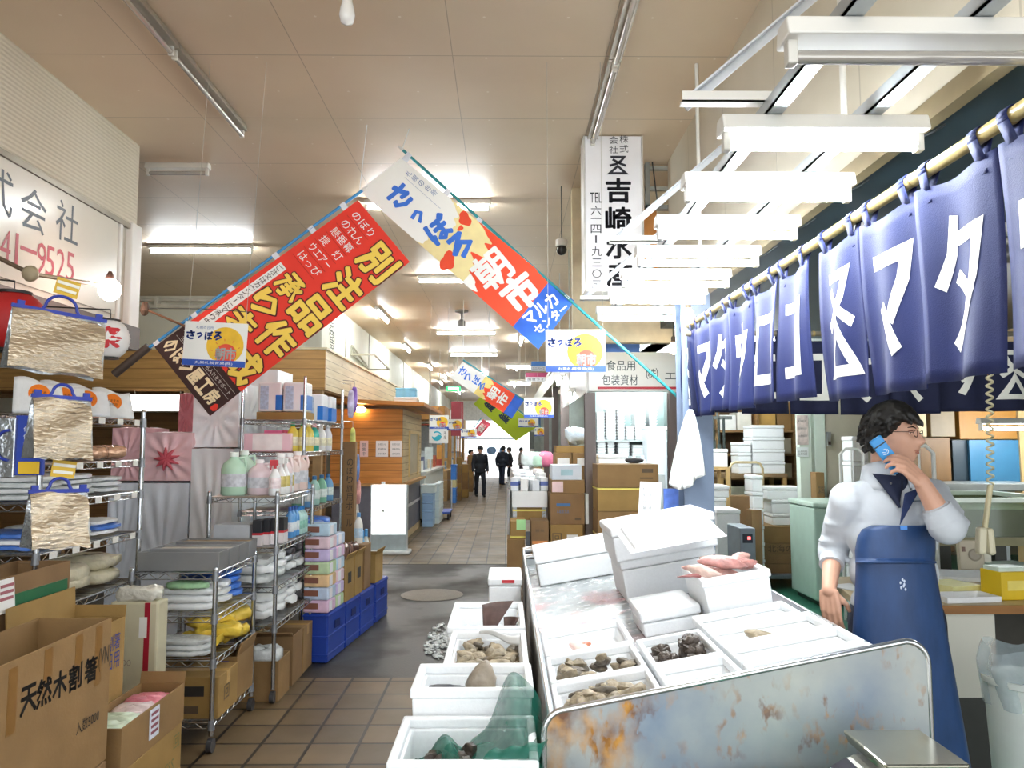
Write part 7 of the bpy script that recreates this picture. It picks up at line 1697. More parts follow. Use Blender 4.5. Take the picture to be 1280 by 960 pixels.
for i in range(3): a, b = P(924, 560, 10.15), P(941, 560, 10.15); foam('foam_box', nth(i) + ' small white foam box from the bottom left of the tall bench stack', ((a.x + b.x) / 2, 10.38, zb0 + i * 0.14), b.x - a.x, 0.36, 0.137, closed=True)
for i, (px0, py0, px1, py1, Y, lab) in enumerate(((884, 561, 912, 584, 8.4, 'white foam box on a small stand just right of the pillar'), (886, 607, 913, 622, 8.2, 'white foam box third down right of the pillar'), (886, 622, 910, 660, 8.2, 'lower white foam box just right of the steel pillar'), (896, 637, 927, 655, 7.6, 'wide white foam box lying right of the pillar foot'))):
    zb = None
    a, b = P(px0, py0, Y), P(px1, py1, Y)
    if i == 0:
        a, b = P(px0, py0, 8.8), P(px1, py1, 8.8); Y = 8.8
        st = thing('tool_stand', 'small wooden stand holding a foam box right of the pillar', 'stand', ((a.x + b.x) / 2, Y + 0.2, 0))
        MB().box(a.x, b.x, Y, Y + 0.4, b.z - 0.03, b.z - 0.001).build('stand_top', M('#c2a06a', 0.5), st, world=True)
        for x in (a.x + 0.02, b.x - 0.02):
            for y in (Y + 0.02, Y + 0.38): MB().box(x - 0.02, x + 0.02, y - 0.02, y + 0.02, 0, b.z - 0.03).build('leg', M('#c2a06a', 0.5), st, world=True)
    if i in (2, 3): zb = 0.0
    if i == 1: zb = P(886, 622, 8.2).z
    foam('foam_box', lab, ((a.x + b.x) / 2, Y + 0.22, zb if zb is not None else b.z), b.x - a.x, 0.4 if i else 0.36, a.z - (zb if zb is not None else b.z) - 0.002, closed=True)
for i, (px0, py0, px1, py1) in enumerate(((912, 620, 940, 638), (930, 636, 943, 651))):
    a, b = P(px0, py0, 8.9), P(px1, py1, 8.9); z0 = P(px0, 638, 8.9).z if i == 0 else 0
    carton(['brown carton stacked left of the trolley boxes', 'small brown carton low beside the trolley boxes'][i], ((a.x + b.x) / 2 + (0.0 if i == 0 else 0.02), 9.0 if i == 0 else 8.8, 0 if i == 0 else 0), b.x - a.x, 0.2, a.z, CARD3, tape=False)
a, b = P(912, 596, 8.95), P(942, 640, 8.95)
a = P(915, 545, 9.0); t = thing('hanging_tool', 'dark long tools hanging beside the steel pillar at the back', 'tool', (P(892, 540, 8.9).x, 8.9, P(892, 535, 8.9).z))
for k in range(3): MB().tube([(0.06 * k, 0, 0.12), (0.06 * k, 0, -0.15 - 0.05 * k)], 0.015, 8).build('handle', M('#26302c', 0.5), t); MB().box(0.06 * k - 0.02, 0.06 * k + 0.02, -0.01, 0.01, -0.25 - 0.05 * k, -0.14 - 0.05 * k).build('blade', M('#3c4846', 0.4, 0.4), t)
MB().box(-0.1, 0.22, 0.0, 0.03, 0.1, 0.14).tube([(0.05, 0.02, 0.12), (0.05, 0.02, BHZ - 0.02 - P(892, 535, 8.9).z)], 0.01, 6).build('hook_bar', M('#4a4f4c', 0.5), t)
# weighing machine by the table
a, b = P(925, 660, 6.8), P(945, 690, 6.8)
t = thing('packing_machine', 'grey machine with a red lit button behind the fish table', 'machine', ((a.x + b.x) / 2, 7.0, 0))
MB().box(a.x, b.x, 6.8, 7.2, 0, a.z).build('body', M('#8d99a4', 0.4, 0.2), t, world=True, bevel=0.01)
MB().box(a.x + 0.02, b.x - 0.03, 6.79, 6.801, a.z - 0.13, a.z - 0.05).build('panel', M('#2f3a46', 0.3), t, world=True)
MB().box(b.x - 0.075, b.x - 0.05, 6.783, 6.79, a.z - 0.1, a.z - 0.075).build('red_button', M('#ff5a5a', 0.3, emit=2), t, world=True)
# platform trolley with cartons and foam boxes
c = PZ(978, 737, 0.0)
t = thing('platform_trolley', 'platform trolley with a bent tube handle under stacked cartons', 'trolley', (c.x, c.y + 0.35, 0))
sc = c.y / F
MB().box(-0.32, 0.34, -0.36, 0.5, 0.12, 0.17).build('deck', M('#7d868c', 0.4, 0.3), t, bevel=0.01)
for x in (-0.25, 0.26):
    for y in (-0.25, 0.4): MB().tube([(x - 0.02, y, 0.055), (x + 0.02, y, 0.055)], 0.055, 12).build('wheel', M('#26262a', 0.5), t)
hx0, hx1 = -0.33, 0.10
htop = P(965, 578, c.y + 0.85).z
pts = [(hx0, 0.52, 0.15), (hx0, 0.52, htop - 0.08), (hx0 + 0.03, 0.52, htop - 0.02), (hx0 + 0.08, 0.52, htop), (hx1 - 0.08, 0.52, htop), (hx1 - 0.03, 0.52, htop - 0.02), (hx1, 0.52, htop - 0.08), (hx1, 0.52, 0.15)]
MB().tube(pts, 0.016, 8).tube([(hx0, 0.52, 0.9), (hx1, 0.52, 0.9)], 0.012, 8).build('handle', M('#c9b48c', 0.4, 0.2), t, smooth=60)
zd = 0.172
for i, (w_, h_, dx, lab) in enumerate(((0.58, 0.115, 0.0, 'lower flat brown carton on the platform trolley'), (0.58, 0.115, 0.0, 'middle flat brown carton on the platform trolley'), (0.60, 0.12, 0.0, 'flat brown carton with big dark lettering on the trolley'), (0.46, 0.20, -0.04, 'taller plain brown carton topping the trolley'))):
    carton(lab, (c.x + dx, c.y + 0.33, zd), w_, 0.5, h_ - 0.003, CARD3 if i < 3 else CARD, tape=False, marks=(('near', '北海の幸', 0.62, 0.5, 0.4, 0.085, M('#4a3a26', 0.7)),) if i == 2 else ()); zd += h_
for i, (px0, px1, py0, py1) in enumerate(((965, 1001, 660, 674.5), (964, 1001, 643, 660), (958, 1003, 627, 643))):
    a, b = P(px0, py0, c.y + 0.2), P(px1, py1, c.y + 0.2); foam('foam_box', nth(i) + ' white foam box from the bottom on top of the trolley cartons', ((a.x + b.x) / 2, c.y + 0.34, zd), b.x - a.x, 0.32, a.z - b.z, closed=True); zd += (a.z - b.z) + 0.002
zd2 = 0
for i in range(7): a, b = P(944, 670, c.y + 0.1), P(958, 670, c.y + 0.1); foam('foam_box', nth(i) + ' white foam box from the floor in the narrow pile left of the trolley', ((a.x + b.x) / 2 - 0.12, c.y - 0.05, i * 0.19), b.x - a.x, 0.3, 0.187, closed=True)
# pale door frame and posters
q0, q1 = P(998, 500, 9.0), P(1012, 500, 9.0)
struct(MB().box(q0.x, q1.x, 9.0, 9.12, 0, BHZ - 0.02).box(P(1017, 500, 9.0).x, P(1030, 500, 9.0).x, 9.0, 9.12, 0, BHZ - 0.02), 'door_1', M('#d3ded2', 0.5, var=0.03))
struct(MB().box(P(1030, 500, 9.0).x, P(1150, 500, 9.0).x, 9.02, 9.12, 0, BHZ - 0.02), 'wall_stall_inner', M('#bdb5a2', 0.6, var=0.04))
for i, (py0, py1, colr) in enumerate(((519, 556, '#cdbdb6'), (559, 571, '#e6eceb'))):
    a, b = P(996, py0, 8.98), P(1011, py1, 8.98); n = thing('poster', ['patterned poster', 'white notice'][i] + ' on the pale post at the back of the stall', 'poster', ((a.x + b.x) / 2, 8.985, b.z))
    MB().box(a.x, b.x, 8.985, 8.995, b.z, a.z).build('sheet', M(colr, 0.6, var=0.3 if i == 0 else 0.04, scale=14), n, world=True)
    ft = MB(); [fit(ft, 'お魚料理', ((a.x + b.x) / 2, 8.983, b.z + (a.z - b.z) * (0.3 + 0.25 * r_)), (1, 0, 0), (0, 0, 1), 0.10, 0.025, 0.0) for r_ in range(3 - i)]; ft.build('lettering', M('#6a6a66', 0.6), n, world=True)
a, b = P(1033, 540, 9.0), P(1038, 558, 9.0); sb_ = thing('switch_box', 'narrow grey switch box on the beige wall behind the man', 'switch', ((a.x + b.x) / 2, 9.0, b.z)); MB().box(a.x, b.x, 8.97, 9.018, b.z, a.z).build('case', M('#8d8d8a', 0.4), sb_, world=True); MB().box(a.x + 0.005, b.x - 0.005, 8.965, 8.97, b.z + 0.02, b.z + 0.06).build('switch', M('#3a2a26', 0.4), sb_, world=True)
a, b = P(1014, 590, 8.9), P(1026, 640, 8.9); carton('upright tan carton standing behind the pale green freezer', ((a.x + b.x) / 2, 8.85, 0), b.x - a.x, 0.16, a.z, CARD, tape=False, marks=(('near', '箱', 0.6, 0.85, 0.08, 0.10, DK),))
# pale green freezer
a = P(1017, 628, 8.0)
t = thing('chest_freezer', 'pale green chest freezer behind the man', 'freezer', (a.x + 0.55, 8.35, 0))
MB().box(a.x, a.x + 1.1, 8.0, 8.7, 0.06, a.z - 0.06).build('body', M('#b5cdc0', 0.35, var=0.04), t, world=True, bevel=0.02); MB().box(a.x - 0.01, a.x + 1.11, 7.99, 8.71, a.z - 0.055, a.z).build('lid', M('#c6dacd', 0.35), t, world=True, bevel=0.015)
MB().box(a.x + 0.05, a.x + 1.05, 8.05, 8.65, 0, 0.06).build('plinth', M('#3a403c', 0.5), t, world=True)
a, b = P(1002, 640, 8.9), P(1016, 700, 8.9); tag(MB().box(a.x, b.x, 8.75, 8.8, 0, a.z).build('steel_cabinet', M('#7e8b92', 0.4, 0.4), world=True, bevel=0.008), 'blue-grey steel cabinet between the trolley boxes and the freezer', 'cabinet')
# cabinet wall right of the man
CY = 6.9
def panel(label, px0, py0, px1, py1, Y, mat, d=0.3):
    a, b = P(px0, py0, Y), P(px1, py1, Y)
    return tag(MB().box(a.x, b.x, Y, Y + d, b.z, a.z).build('wall_cabinet', mat, world=True, bevel=0.006), label, 'cabinet')
WOODP = M('#75542c', 0.5, var=0.2, stretch=(1, 1, 0.25), scale=6)
panel('narrow cream cupboard panel right of the man', 1138, 440, 1159, 546, CY, M('#c9b489', 0.5, var=0.08))
panel('dull brown cupboard panel right of the cream one', 1159.3, 440, 1194.7, 546, CY, M('#7d6b50', 0.5, var=0.08))
panel('mustard yellow cupboard panel beneath the navy curtain at right', 1195, 440, 1272, 549, CY, M('#8f6015', 0.5, var=0.05))
struct(MB().box(P(1272, 500, CY).x, 8.8, CY, CY + 0.1, 0, BHZ - 0.02), 'wall_stall_right', M('#b89a6a', 0.6))
panel('tall wood grain board to the right of the man', 1120, 547, 1194, 690, CY + 0.02, WOODP, 0.25)
a, b = P(1195, 550, CY), P(1300, 604, CY)
t = thing('sliding_cupboard', 'blue sliding panel in a dark frame behind the hanging coil cable', 'panel', ((a.x + b.x) / 2, CY, b.z))
MB().box(a.x, b.x, CY + 0.06, CY + 0.1, b.z, a.z).build('dark_back', M('#20303a', 0.4), t, world=True); MB().box(P(1213, 550, CY).x, b.x, CY + 0.02, CY + 0.05, b.z, a.z).build('blue_sheet', M('#2f6585', 0.4, var=0.06), t, world=True)
MB().box(a.x, b.x, CY, CY + 0.1, b.z - 0.04, b.z).build('sill', M('#b9a98a', 0.5), t, world=True)
strip('ceiling_light', 'lit tube in a lamp showing at the right edge below navy curtain', 0.9, (P(1290, 530, 6.3).x, 6.3, P(1290, 530, 6.3).z + 0.05), 0, True)
# sink bench and green fish tank
a, b = P(1165, 606, 6.2), P(1330, 626, 6.2)
t = thing('steel_bench', 'grey steel bench top behind the green fish tank', 'bench', ((a.x + b.x) / 2, 6.5, 0))
MB().box(a.x, b.x, 6.35, 6.86, a.z - 0.06, a.z).build('bench_top', M('#a9adaa', 0.35, 0.5), t, world=True, bevel=0.006)
for x in (a.x + 0.1, b.x - 0.1):
    for y in (6.4, 6.8): MB().box(x - 0.02, x + 0.02, y - 0.02, y + 0.02, 0, a.z - 0.06).build('leg', GALV, t, world=True)
a, b = P(1168, 628, 5.3), P(1340, 677, 5.3)
t = thing('fish_tank', 'long green-tinted fish tank with a pale rim behind the desk', 'fish tank', ((a.x + b.x) / 2, 5.7, 0))
TG = M('#55693c', 0.15, var=0.15, scale=3)
MB().box(a.x + 0.02, b.x - 0.02, 5.32, 6.1, b.z + 0.03, a.z - 0.05).build('water', TG, t, world=True)
MB().box(a.x, b.x, 5.3, 6.12, b.z - 0.03, b.z + 0.03).build('base', M('#8a8460', 0.4), t, world=True)
g = M('#b9ccaa', 0.05, trans=0.95, var=0.0)
MB().box(a.x, b.x, 5.3, 5.312, b.z + 0.03, a.z).box(a.x, b.x, 6.108, 6.12, b.z + 0.03, a.z).box(a.x, a.x + 0.012, 5.312, 6.108, b.z + 0.03, a.z).box(b.x - 0.012, b.x, 5.312, 6.108, b.z + 0.03, a.z).build('glass', g, t, world=True)
MB().box(a.x - 0.01, b.x + 0.01, 5.28, 5.34, a.z, a.z + 0.03).box(a.x - 0.01, b.x + 0.01, 6.08, 6.14, a.z, a.z + 0.03).box(a.x - 0.01, a.x + 0.05, 5.34, 6.08, a.z, a.z + 0.03).box(b.x - 0.05, b.x + 0.01, 5.34, 6.08, a.z, a.z + 0.03).build('rim', M('#c9d2c8', 0.3, 0.4), t, world=True)
for x in (a.x + 0.08, (a.x + b.x) / 2, b.x - 0.08):
    for y in (5.38, 6.05): MB().box(x - 0.04, x + 0.04, y - 0.04, y + 0.04, 0, b.z - 0.03).build('leg', M('#3a3a34', 0.5), t, world=True)
# pale tube hand carts behind the man
for i, (px0, px1, pyt, Y) in enumerate(((1050, 1078, 561, 7.0), (1130, 1166, 557, 5.15))):
    a, b = P(px0, pyt, Y), P(px1, pyt, Y); w = b.x - a.x
    t = thing('tube_cart', ['white tube cart handle left of the man', 'white tube cart handle right of the man'][i], 'cart', ((a.x + b.x) / 2, Y, 0))
    pts = [(-w / 2, 0, 0.1), (-w / 2, 0, a.z - 0.05), (-w / 2 + 0.05, 0, a.z), (w / 2 - 0.05, 0, a.z), (w / 2, 0, a.z - 0.05), (w / 2, 0, 0.1)]
    MB().tube(pts, 0.014, 8).tube([(0, 0, 0.1), (0, 0, a.z)], 0.008, 8).tube([(-w / 2, 0, 0.8), (w / 2, 0, 0.8)], 0.010, 8).build('handle_frame', M('#dfe0da', 0.35), t, smooth=60)
    sg_ = -1 if i == 0 else 1
    MB().box(-w / 2, w / 2, -0.02, 0.5, 0.09, 0.12).rot(Matrix.Diagonal((1, sg_, 1, 1))).build('deck', M('#8d9294', 0.4), t)
    for x in (-w / 2 + 0.04, w / 2 - 0.04):
        for y in (0.4 * sg_, 0.02 * sg_): MB().tube([(x - 0.015, y, 0.045), (x + 0.015, y, 0.045)], 0.045, 10).build('wheel', M('#2a2a2c', 0.5), t)
a, b = P(1069, 545, 7.5), P(1092, 590, 7.5)
zb_ = 0
for i in range(7): foam('foam_tub', nth(6 - i) + ' white foam tub from the top of the pile hidden behind the man', ((a.x + b.x) / 2, 7.7, i * a.z / 7), b.x - a.x, 0.25, a.z / 7 - 0.003, closed=True, cat='foam tub')
# desk with papers
DY0, DY1 = 3.9, 4.75
d0 = P(1180, 757, DY0); dz = d0.z
xl = P(1042, 727, DY1 - 0.1).x
t = thing('desk', 'cluttered desk with a worn wooden edge behind the man', 'desk', (2.6, 4.3, 0))
dl = P(1078, 757, DY0).x
MB().poly([(dl, DY0, dz - 0.035), (3.5, DY0, dz - 0.035), (3.5, DY1, dz - 0.035), (xl, DY1, dz - 0.035)], (0, 0, 0.035)).build('desk_top', M('#c7b48e', 0.45, var=0.12, scale=4), t, world=True)
MB().box(dl + 0.0, 3.5, DY0 - 0.012, DY0, dz - 0.04, dz + 0.002).build('wooden_edge', M('#96642e', 0.5, var=0.25, stretch=(0.3, 2, 2)), t, world=True)
ca_, cb_ = P(1165, 765, DY0 + 0.06), P(1248, 872, DY0 + 0.06)
RWH = NT('rusty_white'); n_ = RWH.noise(7, None, 5); xx = RWH.xyz()
rr = RWH.ramp(RWH.math('ADD', RWH.math('ABSOLUTE', RWH.math('SUBTRACT', xx[0], (ca_.x + cb_.x) / 2 - 2.6)), RWH.math('MULTIPLY', n_, 0.28)), 0.28, (0, 0, 0, 1), 0.32, (1, 1, 1, 1))
RWH.l(RWH.mix(RWH.math('MULTIPLY', rr, 0.8), C('#e3dfd2'), C('#9a6a34')), RWH.b.inputs['Base Color']); RWH.b.inputs['Roughness'].default_value = 0.5
MB().box(ca_.x, cb_.x, DY0 + 0.06, DY1 - 0.1, cb_.z, dz - 0.035).build('pedestal', RWH.m, t, world=True)
MB().box(ca_.x + 0.03, cb_.x - 0.03, DY0 + 0.08, DY1 - 0.12, 0.0, cb_.z).build('pedestal_foot', M('#3a3a36', 0.5), t, world=True)
MB().box(3.42, 3.48, DY0 + 0.06, DY1 - 0.06, 0, dz - 0.035).build('leg', M('#5a5248', 0.5), t, world=True)
MB().box(dl + 0.1, dl + 0.15, DY1 - 0.2, DY1 - 0.15, 0, dz - 0.035).build('leg', M('#5a5248', 0.5), t, world=True)
MB().box(cb_.x, 3.42, DY1 - 0.14, DY1 - 0.1, 0.2, dz - 0.035).build('modesty_panel', M('#4a463e', 0.6), t, world=True)
def flat(name, label, px, py, w, d, h, colr, rz, cat, var=0.04, bevel=0.002):
    p = PZ(px, py, dz + 0.001); o = MB().box(-w / 2, w / 2, -d / 2, d / 2, 0, h).build(name, M(colr, 0.5, var=var, scale=30), bevel=bevel); o.location = p; o.rotation_euler = (0, 0, rz); return tag(o, label, cat)
flat('paper_pad', 'pale yellow note pad on the desk right of the blue apron', 1190, 740, 0.20, 0.2, 0.05, '#e3e0a0', 0.3, 'note pad')
flat('paper_sheet', 'white papers at the front edge of the desk', 1205, 750, 0.3, 0.16, 0.03, '#eceef0', 0.1, 'paper')
flat('paper_sheet', 'white crumpled papers in the middle of the desk', 1205, 722, 0.34, 0.3, 0.025, '#e0e4e6', -0.2, 'paper')
flat('paper_sheet', 'green-edged sheets at the back of the desk', 1262, 716, 0.25, 0.2, 0.06, '#cfe2d6', 0.2, 'paper')
flat('paper_sheet', 'white sheet on the desk end left of the man', 1066, 735, 0.16, 0.2, 0.006, '#e8eaea', 0.4, 'paper')
flat('yellow_sheet', 'small yellow slip beside the yellow box on desk', 1236, 746, 0.14, 0.09, 0.008, '#e8d23a', -0.1, 'paper')
p = PZ(1262, 748, dz + 0.001); t = thing('yellow_box', 'bright yellow box on the right end of the desk', 'box', p, 0.12); MB().box(-0.085, 0.085, -0.05, 0.10, 0, 0.145).build('box_body', M('#e0bd1c', 0.35, var=0.05), t, bevel=0.004); MB().box(-0.05, 0.05, -0.0515, -0.05, 0.05, 0.10).build('printed_mark', M('#f0dc70', 0.4), t); MB().box(-0.08, 0.08, -0.03, 0.08, 0.145, 0.165).build('papers', M('#d8e8dc', 0.5), t)
p = PZ(1208, 712, dz + 0.001)
t = thing('desk_intercom', 'grey beige desk terminal leaning among the papers', 'device', (p.x, p.y - 0.05, dz + 0.001), -0.15)
MB().cbox((0, 0, 0.10), 0.15, 0.05, 0.19, rx=-0.1).build('case', M('#bdb29a', 0.45, var=0.05), t, bevel=0.008)
MB().lathe([(0.0, 0), (0.035, 0), (0.04, 0.006), (0.03, 0.01), (0, 0.01)], n=18).rot(Matrix.Translation((0.015, -0.022, 0.105)) @ Euler((PI / 2 - 0.1, 0, 0)).to_matrix().to_4x4()).build('dial', M('#9c9280', 0.45), t)
MB().cbox((-0.05, -0.028, 0.14), 0.018, 0.006, 0.03, rx=-0.1).cbox((-0.05, -0.022, 0.09), 0.018, 0.006, 0.03, rx=-0.1).build('button', M('#6a4a34', 0.4), t)
MB().box(0.08, 0.12, -0.01, 0.03, 0.02, 0.14).build('side_plate', M('#d8d4c4', 0.4), t)
# coil cable with a pendant switch
ct, cm_, cb2 = P(1241, 425, 3.1), P(1238, 606, 3.1), P(1231, 660, 3.1)
t = thing('pendant_switch', 'cream coiled cable with a pendant switch hanging over the desk', 'switch', (ct.x, 3.1, BHZ - 0.02))
pts = []; L = ct.z - cm_.z; top = BHZ - 0.02 - 0.02
for k in range(0, 30 * 8 + 1):
    f = k / (30 * 8); an = 2 * PI * k / 8; z = top - 0.25 + (cm_.z - top + 0.25) * f
    pts.append((ct.x + (cm_.x - ct.x) * f + 0.012 * math.cos(an), 3.1 + 0.012 * math.sin(an), z))
MB().tube([(ct.x, 3.1, BHZ - 0.022), (ct.x + 0.01, 3.1, top - 0.25)], 0.005, 8).build('upper_cord', M('#cfc6a4', 0.4), t, world=True)
MB().tube(pts, 0.0045, 6).build('coil', M('#d5cca8', 0.4, var=0.05), t, world=True, smooth=60)
MB().tube([cm_, cb2], 0.011, 8).build('lower_cord', M('#cfc49c', 0.4), t, world=True, smooth=60)
MB().cbox(cb2 + Vector((-0.018, 0, -0.05)), 0.034, 0.04, 0.11, ry=0.08).cbox(cb2 + Vector((0.024, 0.01, -0.055)), 0.03, 0.036, 0.11, ry=-0.06).build('grip', M('#d8d0b2', 0.4, var=0.04), t, world=True, bevel=0.012)
ft = P(1165, 668, 4.3); t = thing('flag_stand', 'thin white rod with a small green flag beside the apron', 'flag', (ft.x + 0.03, 4.4, dz + 0.001))
MB().tube([(0, 0, 0), (0, 0, 0.42)], 0.008, 8).build('rod', M('#e6eae6', 0.4), t); MB().lathe([(0.05, 0), (0.05, 0.012), (0.01, 0.02)], n=14).build('base', M('#d8dcd8', 0.4), t); MB().grid(lambda u, v: Vector((-0.10 * u, 0.01 * math.sin(5 * u), 0.36 - 0.16 * v * (1 - 0.3 * u))), 6, 6).build('flag_cloth', M('#2f8f66', 0.6), t, thick=0.002)
# bin at lower right
bc = P(1275, 850, 3.35)
t = thing('waste_bin', 'tall white plastic bin lined with a clear bag at the right edge', 'bin', (bc.x + 0.02, 3.35, 0))
hb = P(1250, 845, 3.35).z
MB().lathe([(0.0, 0.0), (0.11, 0.0), (0.125, 0.02), (0.155, hb - 0.03), (0.168, hb - 0.025), (0.168, hb), (0.15, hb), (0.12, 0.03), (0.0, 0.03)], n=28).build('bin_body', M('#e2e8e2', 0.4, var=0.03), t, smooth=40)
def bag(u, v):
    a = 2 * PI * u; r = 0.152 + 0.02 * v - 0.10 * max(0, v - 0.7) + 0.012 * math.sin(7 * a + 3 * v)
    return Vector((r * math.cos(a), r * math.sin(a), hb - 0.12 + 0.24 * v + 0.02 * math.sin(3 * a + 1) * v))
MB().grid(bag, 40, 10).build('bag', M('#cfdfe4', 0.1, alpha=0.38, var=0.1, bump=0.3), t, smooth=180)
MB().lathe([(0, hb - 0.16), (0.12, hb - 0.15), (0.0, hb - 0.08)], n=16).build('rubbish', M('#5a8a90', 0.5, var=0.4, scale=20), t, smooth=50)
# ------------------------------------------------------------------ people
def fused(mb, name, mat, parent, voxel, smooth=6, extra=0.0, at=None):
    """voxel-fuse the collected shapes into one continuous smooth mesh"""
    me = bpy.data.meshes.new('tmp'); me.from_pydata(mb.v, [], mb.f)
    o = bpy.data.objects.new('tmp', me); COL.objects.link(o)
    r = o.modifiers.new('r', 'REMESH'); r.mode = 'VOXEL'; r.voxel_size = voxel; r.use_smooth_shade = True
    if smooth:
        q = o.modifiers.new('s', 'SMOOTH'); q.factor = 0.5; q.iterations = smooth
    dg = bpy.context.evaluated_depsgraph_get(); dg.update()
    nm = bpy.data.meshes.new_from_object(o.evaluated_get(dg)); nm.name = name
    bpy.data.objects.remove(o); bpy.data.meshes.remove(me)
    ob = bpy.data.objects.new(name, nm); COL.objects.link(ob)
    if parent is not None: ob.parent = parent
    nm.materials.clear(); nm.materials.append(mat)
    for p in nm.polygons: p.use_smooth = True
    return ob
def limb(mb, pts, rs, n=12):
    """tapered limb with rounded ends and joints"""
    mb.tube(pts, rs, n)
    for p, r in zip(pts, rs): mb.ball(p, r, r, r, 12)
    return mb
def frame_from(fwd, up=(0, 0, 1)):
    f = Vector(fwd).normalized(); u = Vector(up); r = f.cross(u).normalized(); u = r.cross(f)
    return r, f, u
def g(d2, s): return math.exp(-d2 / (2 * s * s))
def head_surface(nx, nf, nu):
    """face-shaped head: unit direction (right, forward, up) -> point, metres"""
    x, f, u = nx * 0.074, nf * 0.095, nu * 0.116
    if nf > 0: f = 0.095 * nf ** 0.75 * (1 + (0.26 * -nu if nu < 0 else 0))
    if nu < -0.1:
        t = min(1, (-0.1 - nu) / 0.9); x *= 1 - 0.32 * t
        if nf < 0: f *= 1 - 0.45 * t
        else: f *= 1 - 0.02 * t
    if nu > 0.3 and nf > 0: f *= 1 - 0.06 * (nu - 0.3)
    if nf > 0.15:
        f += 0.026 * g(x * x, 0.0105) * g((u + 0.018) ** 2, 0.013) + 0.012 * g(x * x, 0.009) * g((u - 0.008) ** 2, 0.016)
        f += 0.004 * g((abs(x) - 0.012) ** 2, 0.006) * g((u + 0.027) ** 2, 0.006)
        f -= 0.009 * g((abs(x) - 0.031) ** 2, 0.012) * g((u - 0.012) ** 2, 0.010)
        f += 0.004 * g((abs(x) - 0.03) ** 2, 0.018) * g((u - 0.034) ** 2, 0.008)
        f += 0.005 * g(x * x, 0.018) * (g((u + 0.050) ** 2, 0.0045) + g((u + 0.062) ** 2, 0.005)) - 0.003 * g(x * x, 0.02) * g((u + 0.056) ** 2, 0.002)
        f += 0.009 * g(x * x, 0.02) * g((u + 0.095) ** 2, 0.013)
        x += math.copysign(0.004, x) * g((abs(x) - 0.05) ** 2, 0.015) * g((u + 0.012) ** 2, 0.018)
    return x, f, u
def head_mb(c, r, f, u, n=44):
    mb = MB(); vs = []; h = n * 3 // 4
    for i in range(h + 1):
        ph = PI * i / h
        for k in range(n):
            t = 2 * PI * k / n; x, ff, uu = head_surface(math.sin(ph) * math.cos(t), math.sin(ph) * math.sin(t), math.cos(ph))
            vs.append(c + r * x + f * ff + u * uu)
    fs = [(i * n + k, (i + 1) * n + k, (i + 1) * n + (k + 1) % n, i * n + (k + 1) % n) for i in range(h) for k in range(n)]
    mb.add(vs, fs)
    for s in (-1, 1):
        m = Matrix((r, f, u)).transposed() @ Euler((0.15, 0, s * 0.35)).to_matrix()
        mb.ball(c + r * (s * 0.077) - f * 0.008 - u * 0.006, 0.008, 0.018, 0.031, 12, m=m)
    return mb
def hand_mb(mb, wrist, d, nrm, thumb_dir, curl=(0.35, 0.45, 0.35), spread=0.06, s=1.0, thumb_in=0.35):
    """palm and five fingers; d towards the fingertips, nrm out of the palm, thumb_dir the index side"""
    d = Vector(d).normalized(); nrm = Vector(nrm); nrm = (nrm - d * nrm.dot(d)).normalized(); a = Vector(thumb_dir); a = (a - d * a.dot(d) - nrm * a.dot(nrm)).normalized()
    for i in range(4):
        o = (1.5 - i) * 0.0195 * s; L = (0.084, 0.088, 0.083, 0.074)[i] * s
        k = wrist + a * o + d * L
        mb.tube([wrist + a * (o * 0.75), wrist + a * (o * 0.9) + d * (L * 0.5), k], [0.0145 * s, 0.0140 * s, 0.0115 * s], 10); mb.ball(k, 0.0115 * s, 0.0115 * s, 0.0115 * s, 10)
        fl = (0.070, 0.078, 0.073, 0.057)[i] * s; seg = (0.44, 0.31, 0.25); dd = (d + a * (spread * (1.5 - i))).normalized(); p = k; pts = [p]; an = 0
        for j in range(3):
            an += curl[j] * (1 + 0.12 * i)
            p = p + (dd * math.cos(an) + nrm * math.sin(an)) * (fl * seg[j]); pts.append(p)
        limb(mb, pts, [0.0100 * s, 0.0090 * s, 0.0082 * s, 0.0068 * s], 10)
    mb.ball(wrist + d * (0.03 * s) + a * (0.022 * s) + nrm * (0.010 * s), 0.018 * s, 0.018 * s, 0.018 * s, 10)
    b = wrist + d * (0.022 * s) + a * (0.028 * s) + nrm * (0.008 * s); q = b + (d * 0.72 + a * 0.6 + nrm * thumb_in).normalized() * (0.042 * s); e = q + (d * 0.9 + a * 0.15 + nrm * (thumb_in + 0.25)).normalized() * (0.032 * s)
    limb(mb, [b, q, e], [0.0135 * s, 0.0105 * s, 0.0082 * s], 10)
    return mb
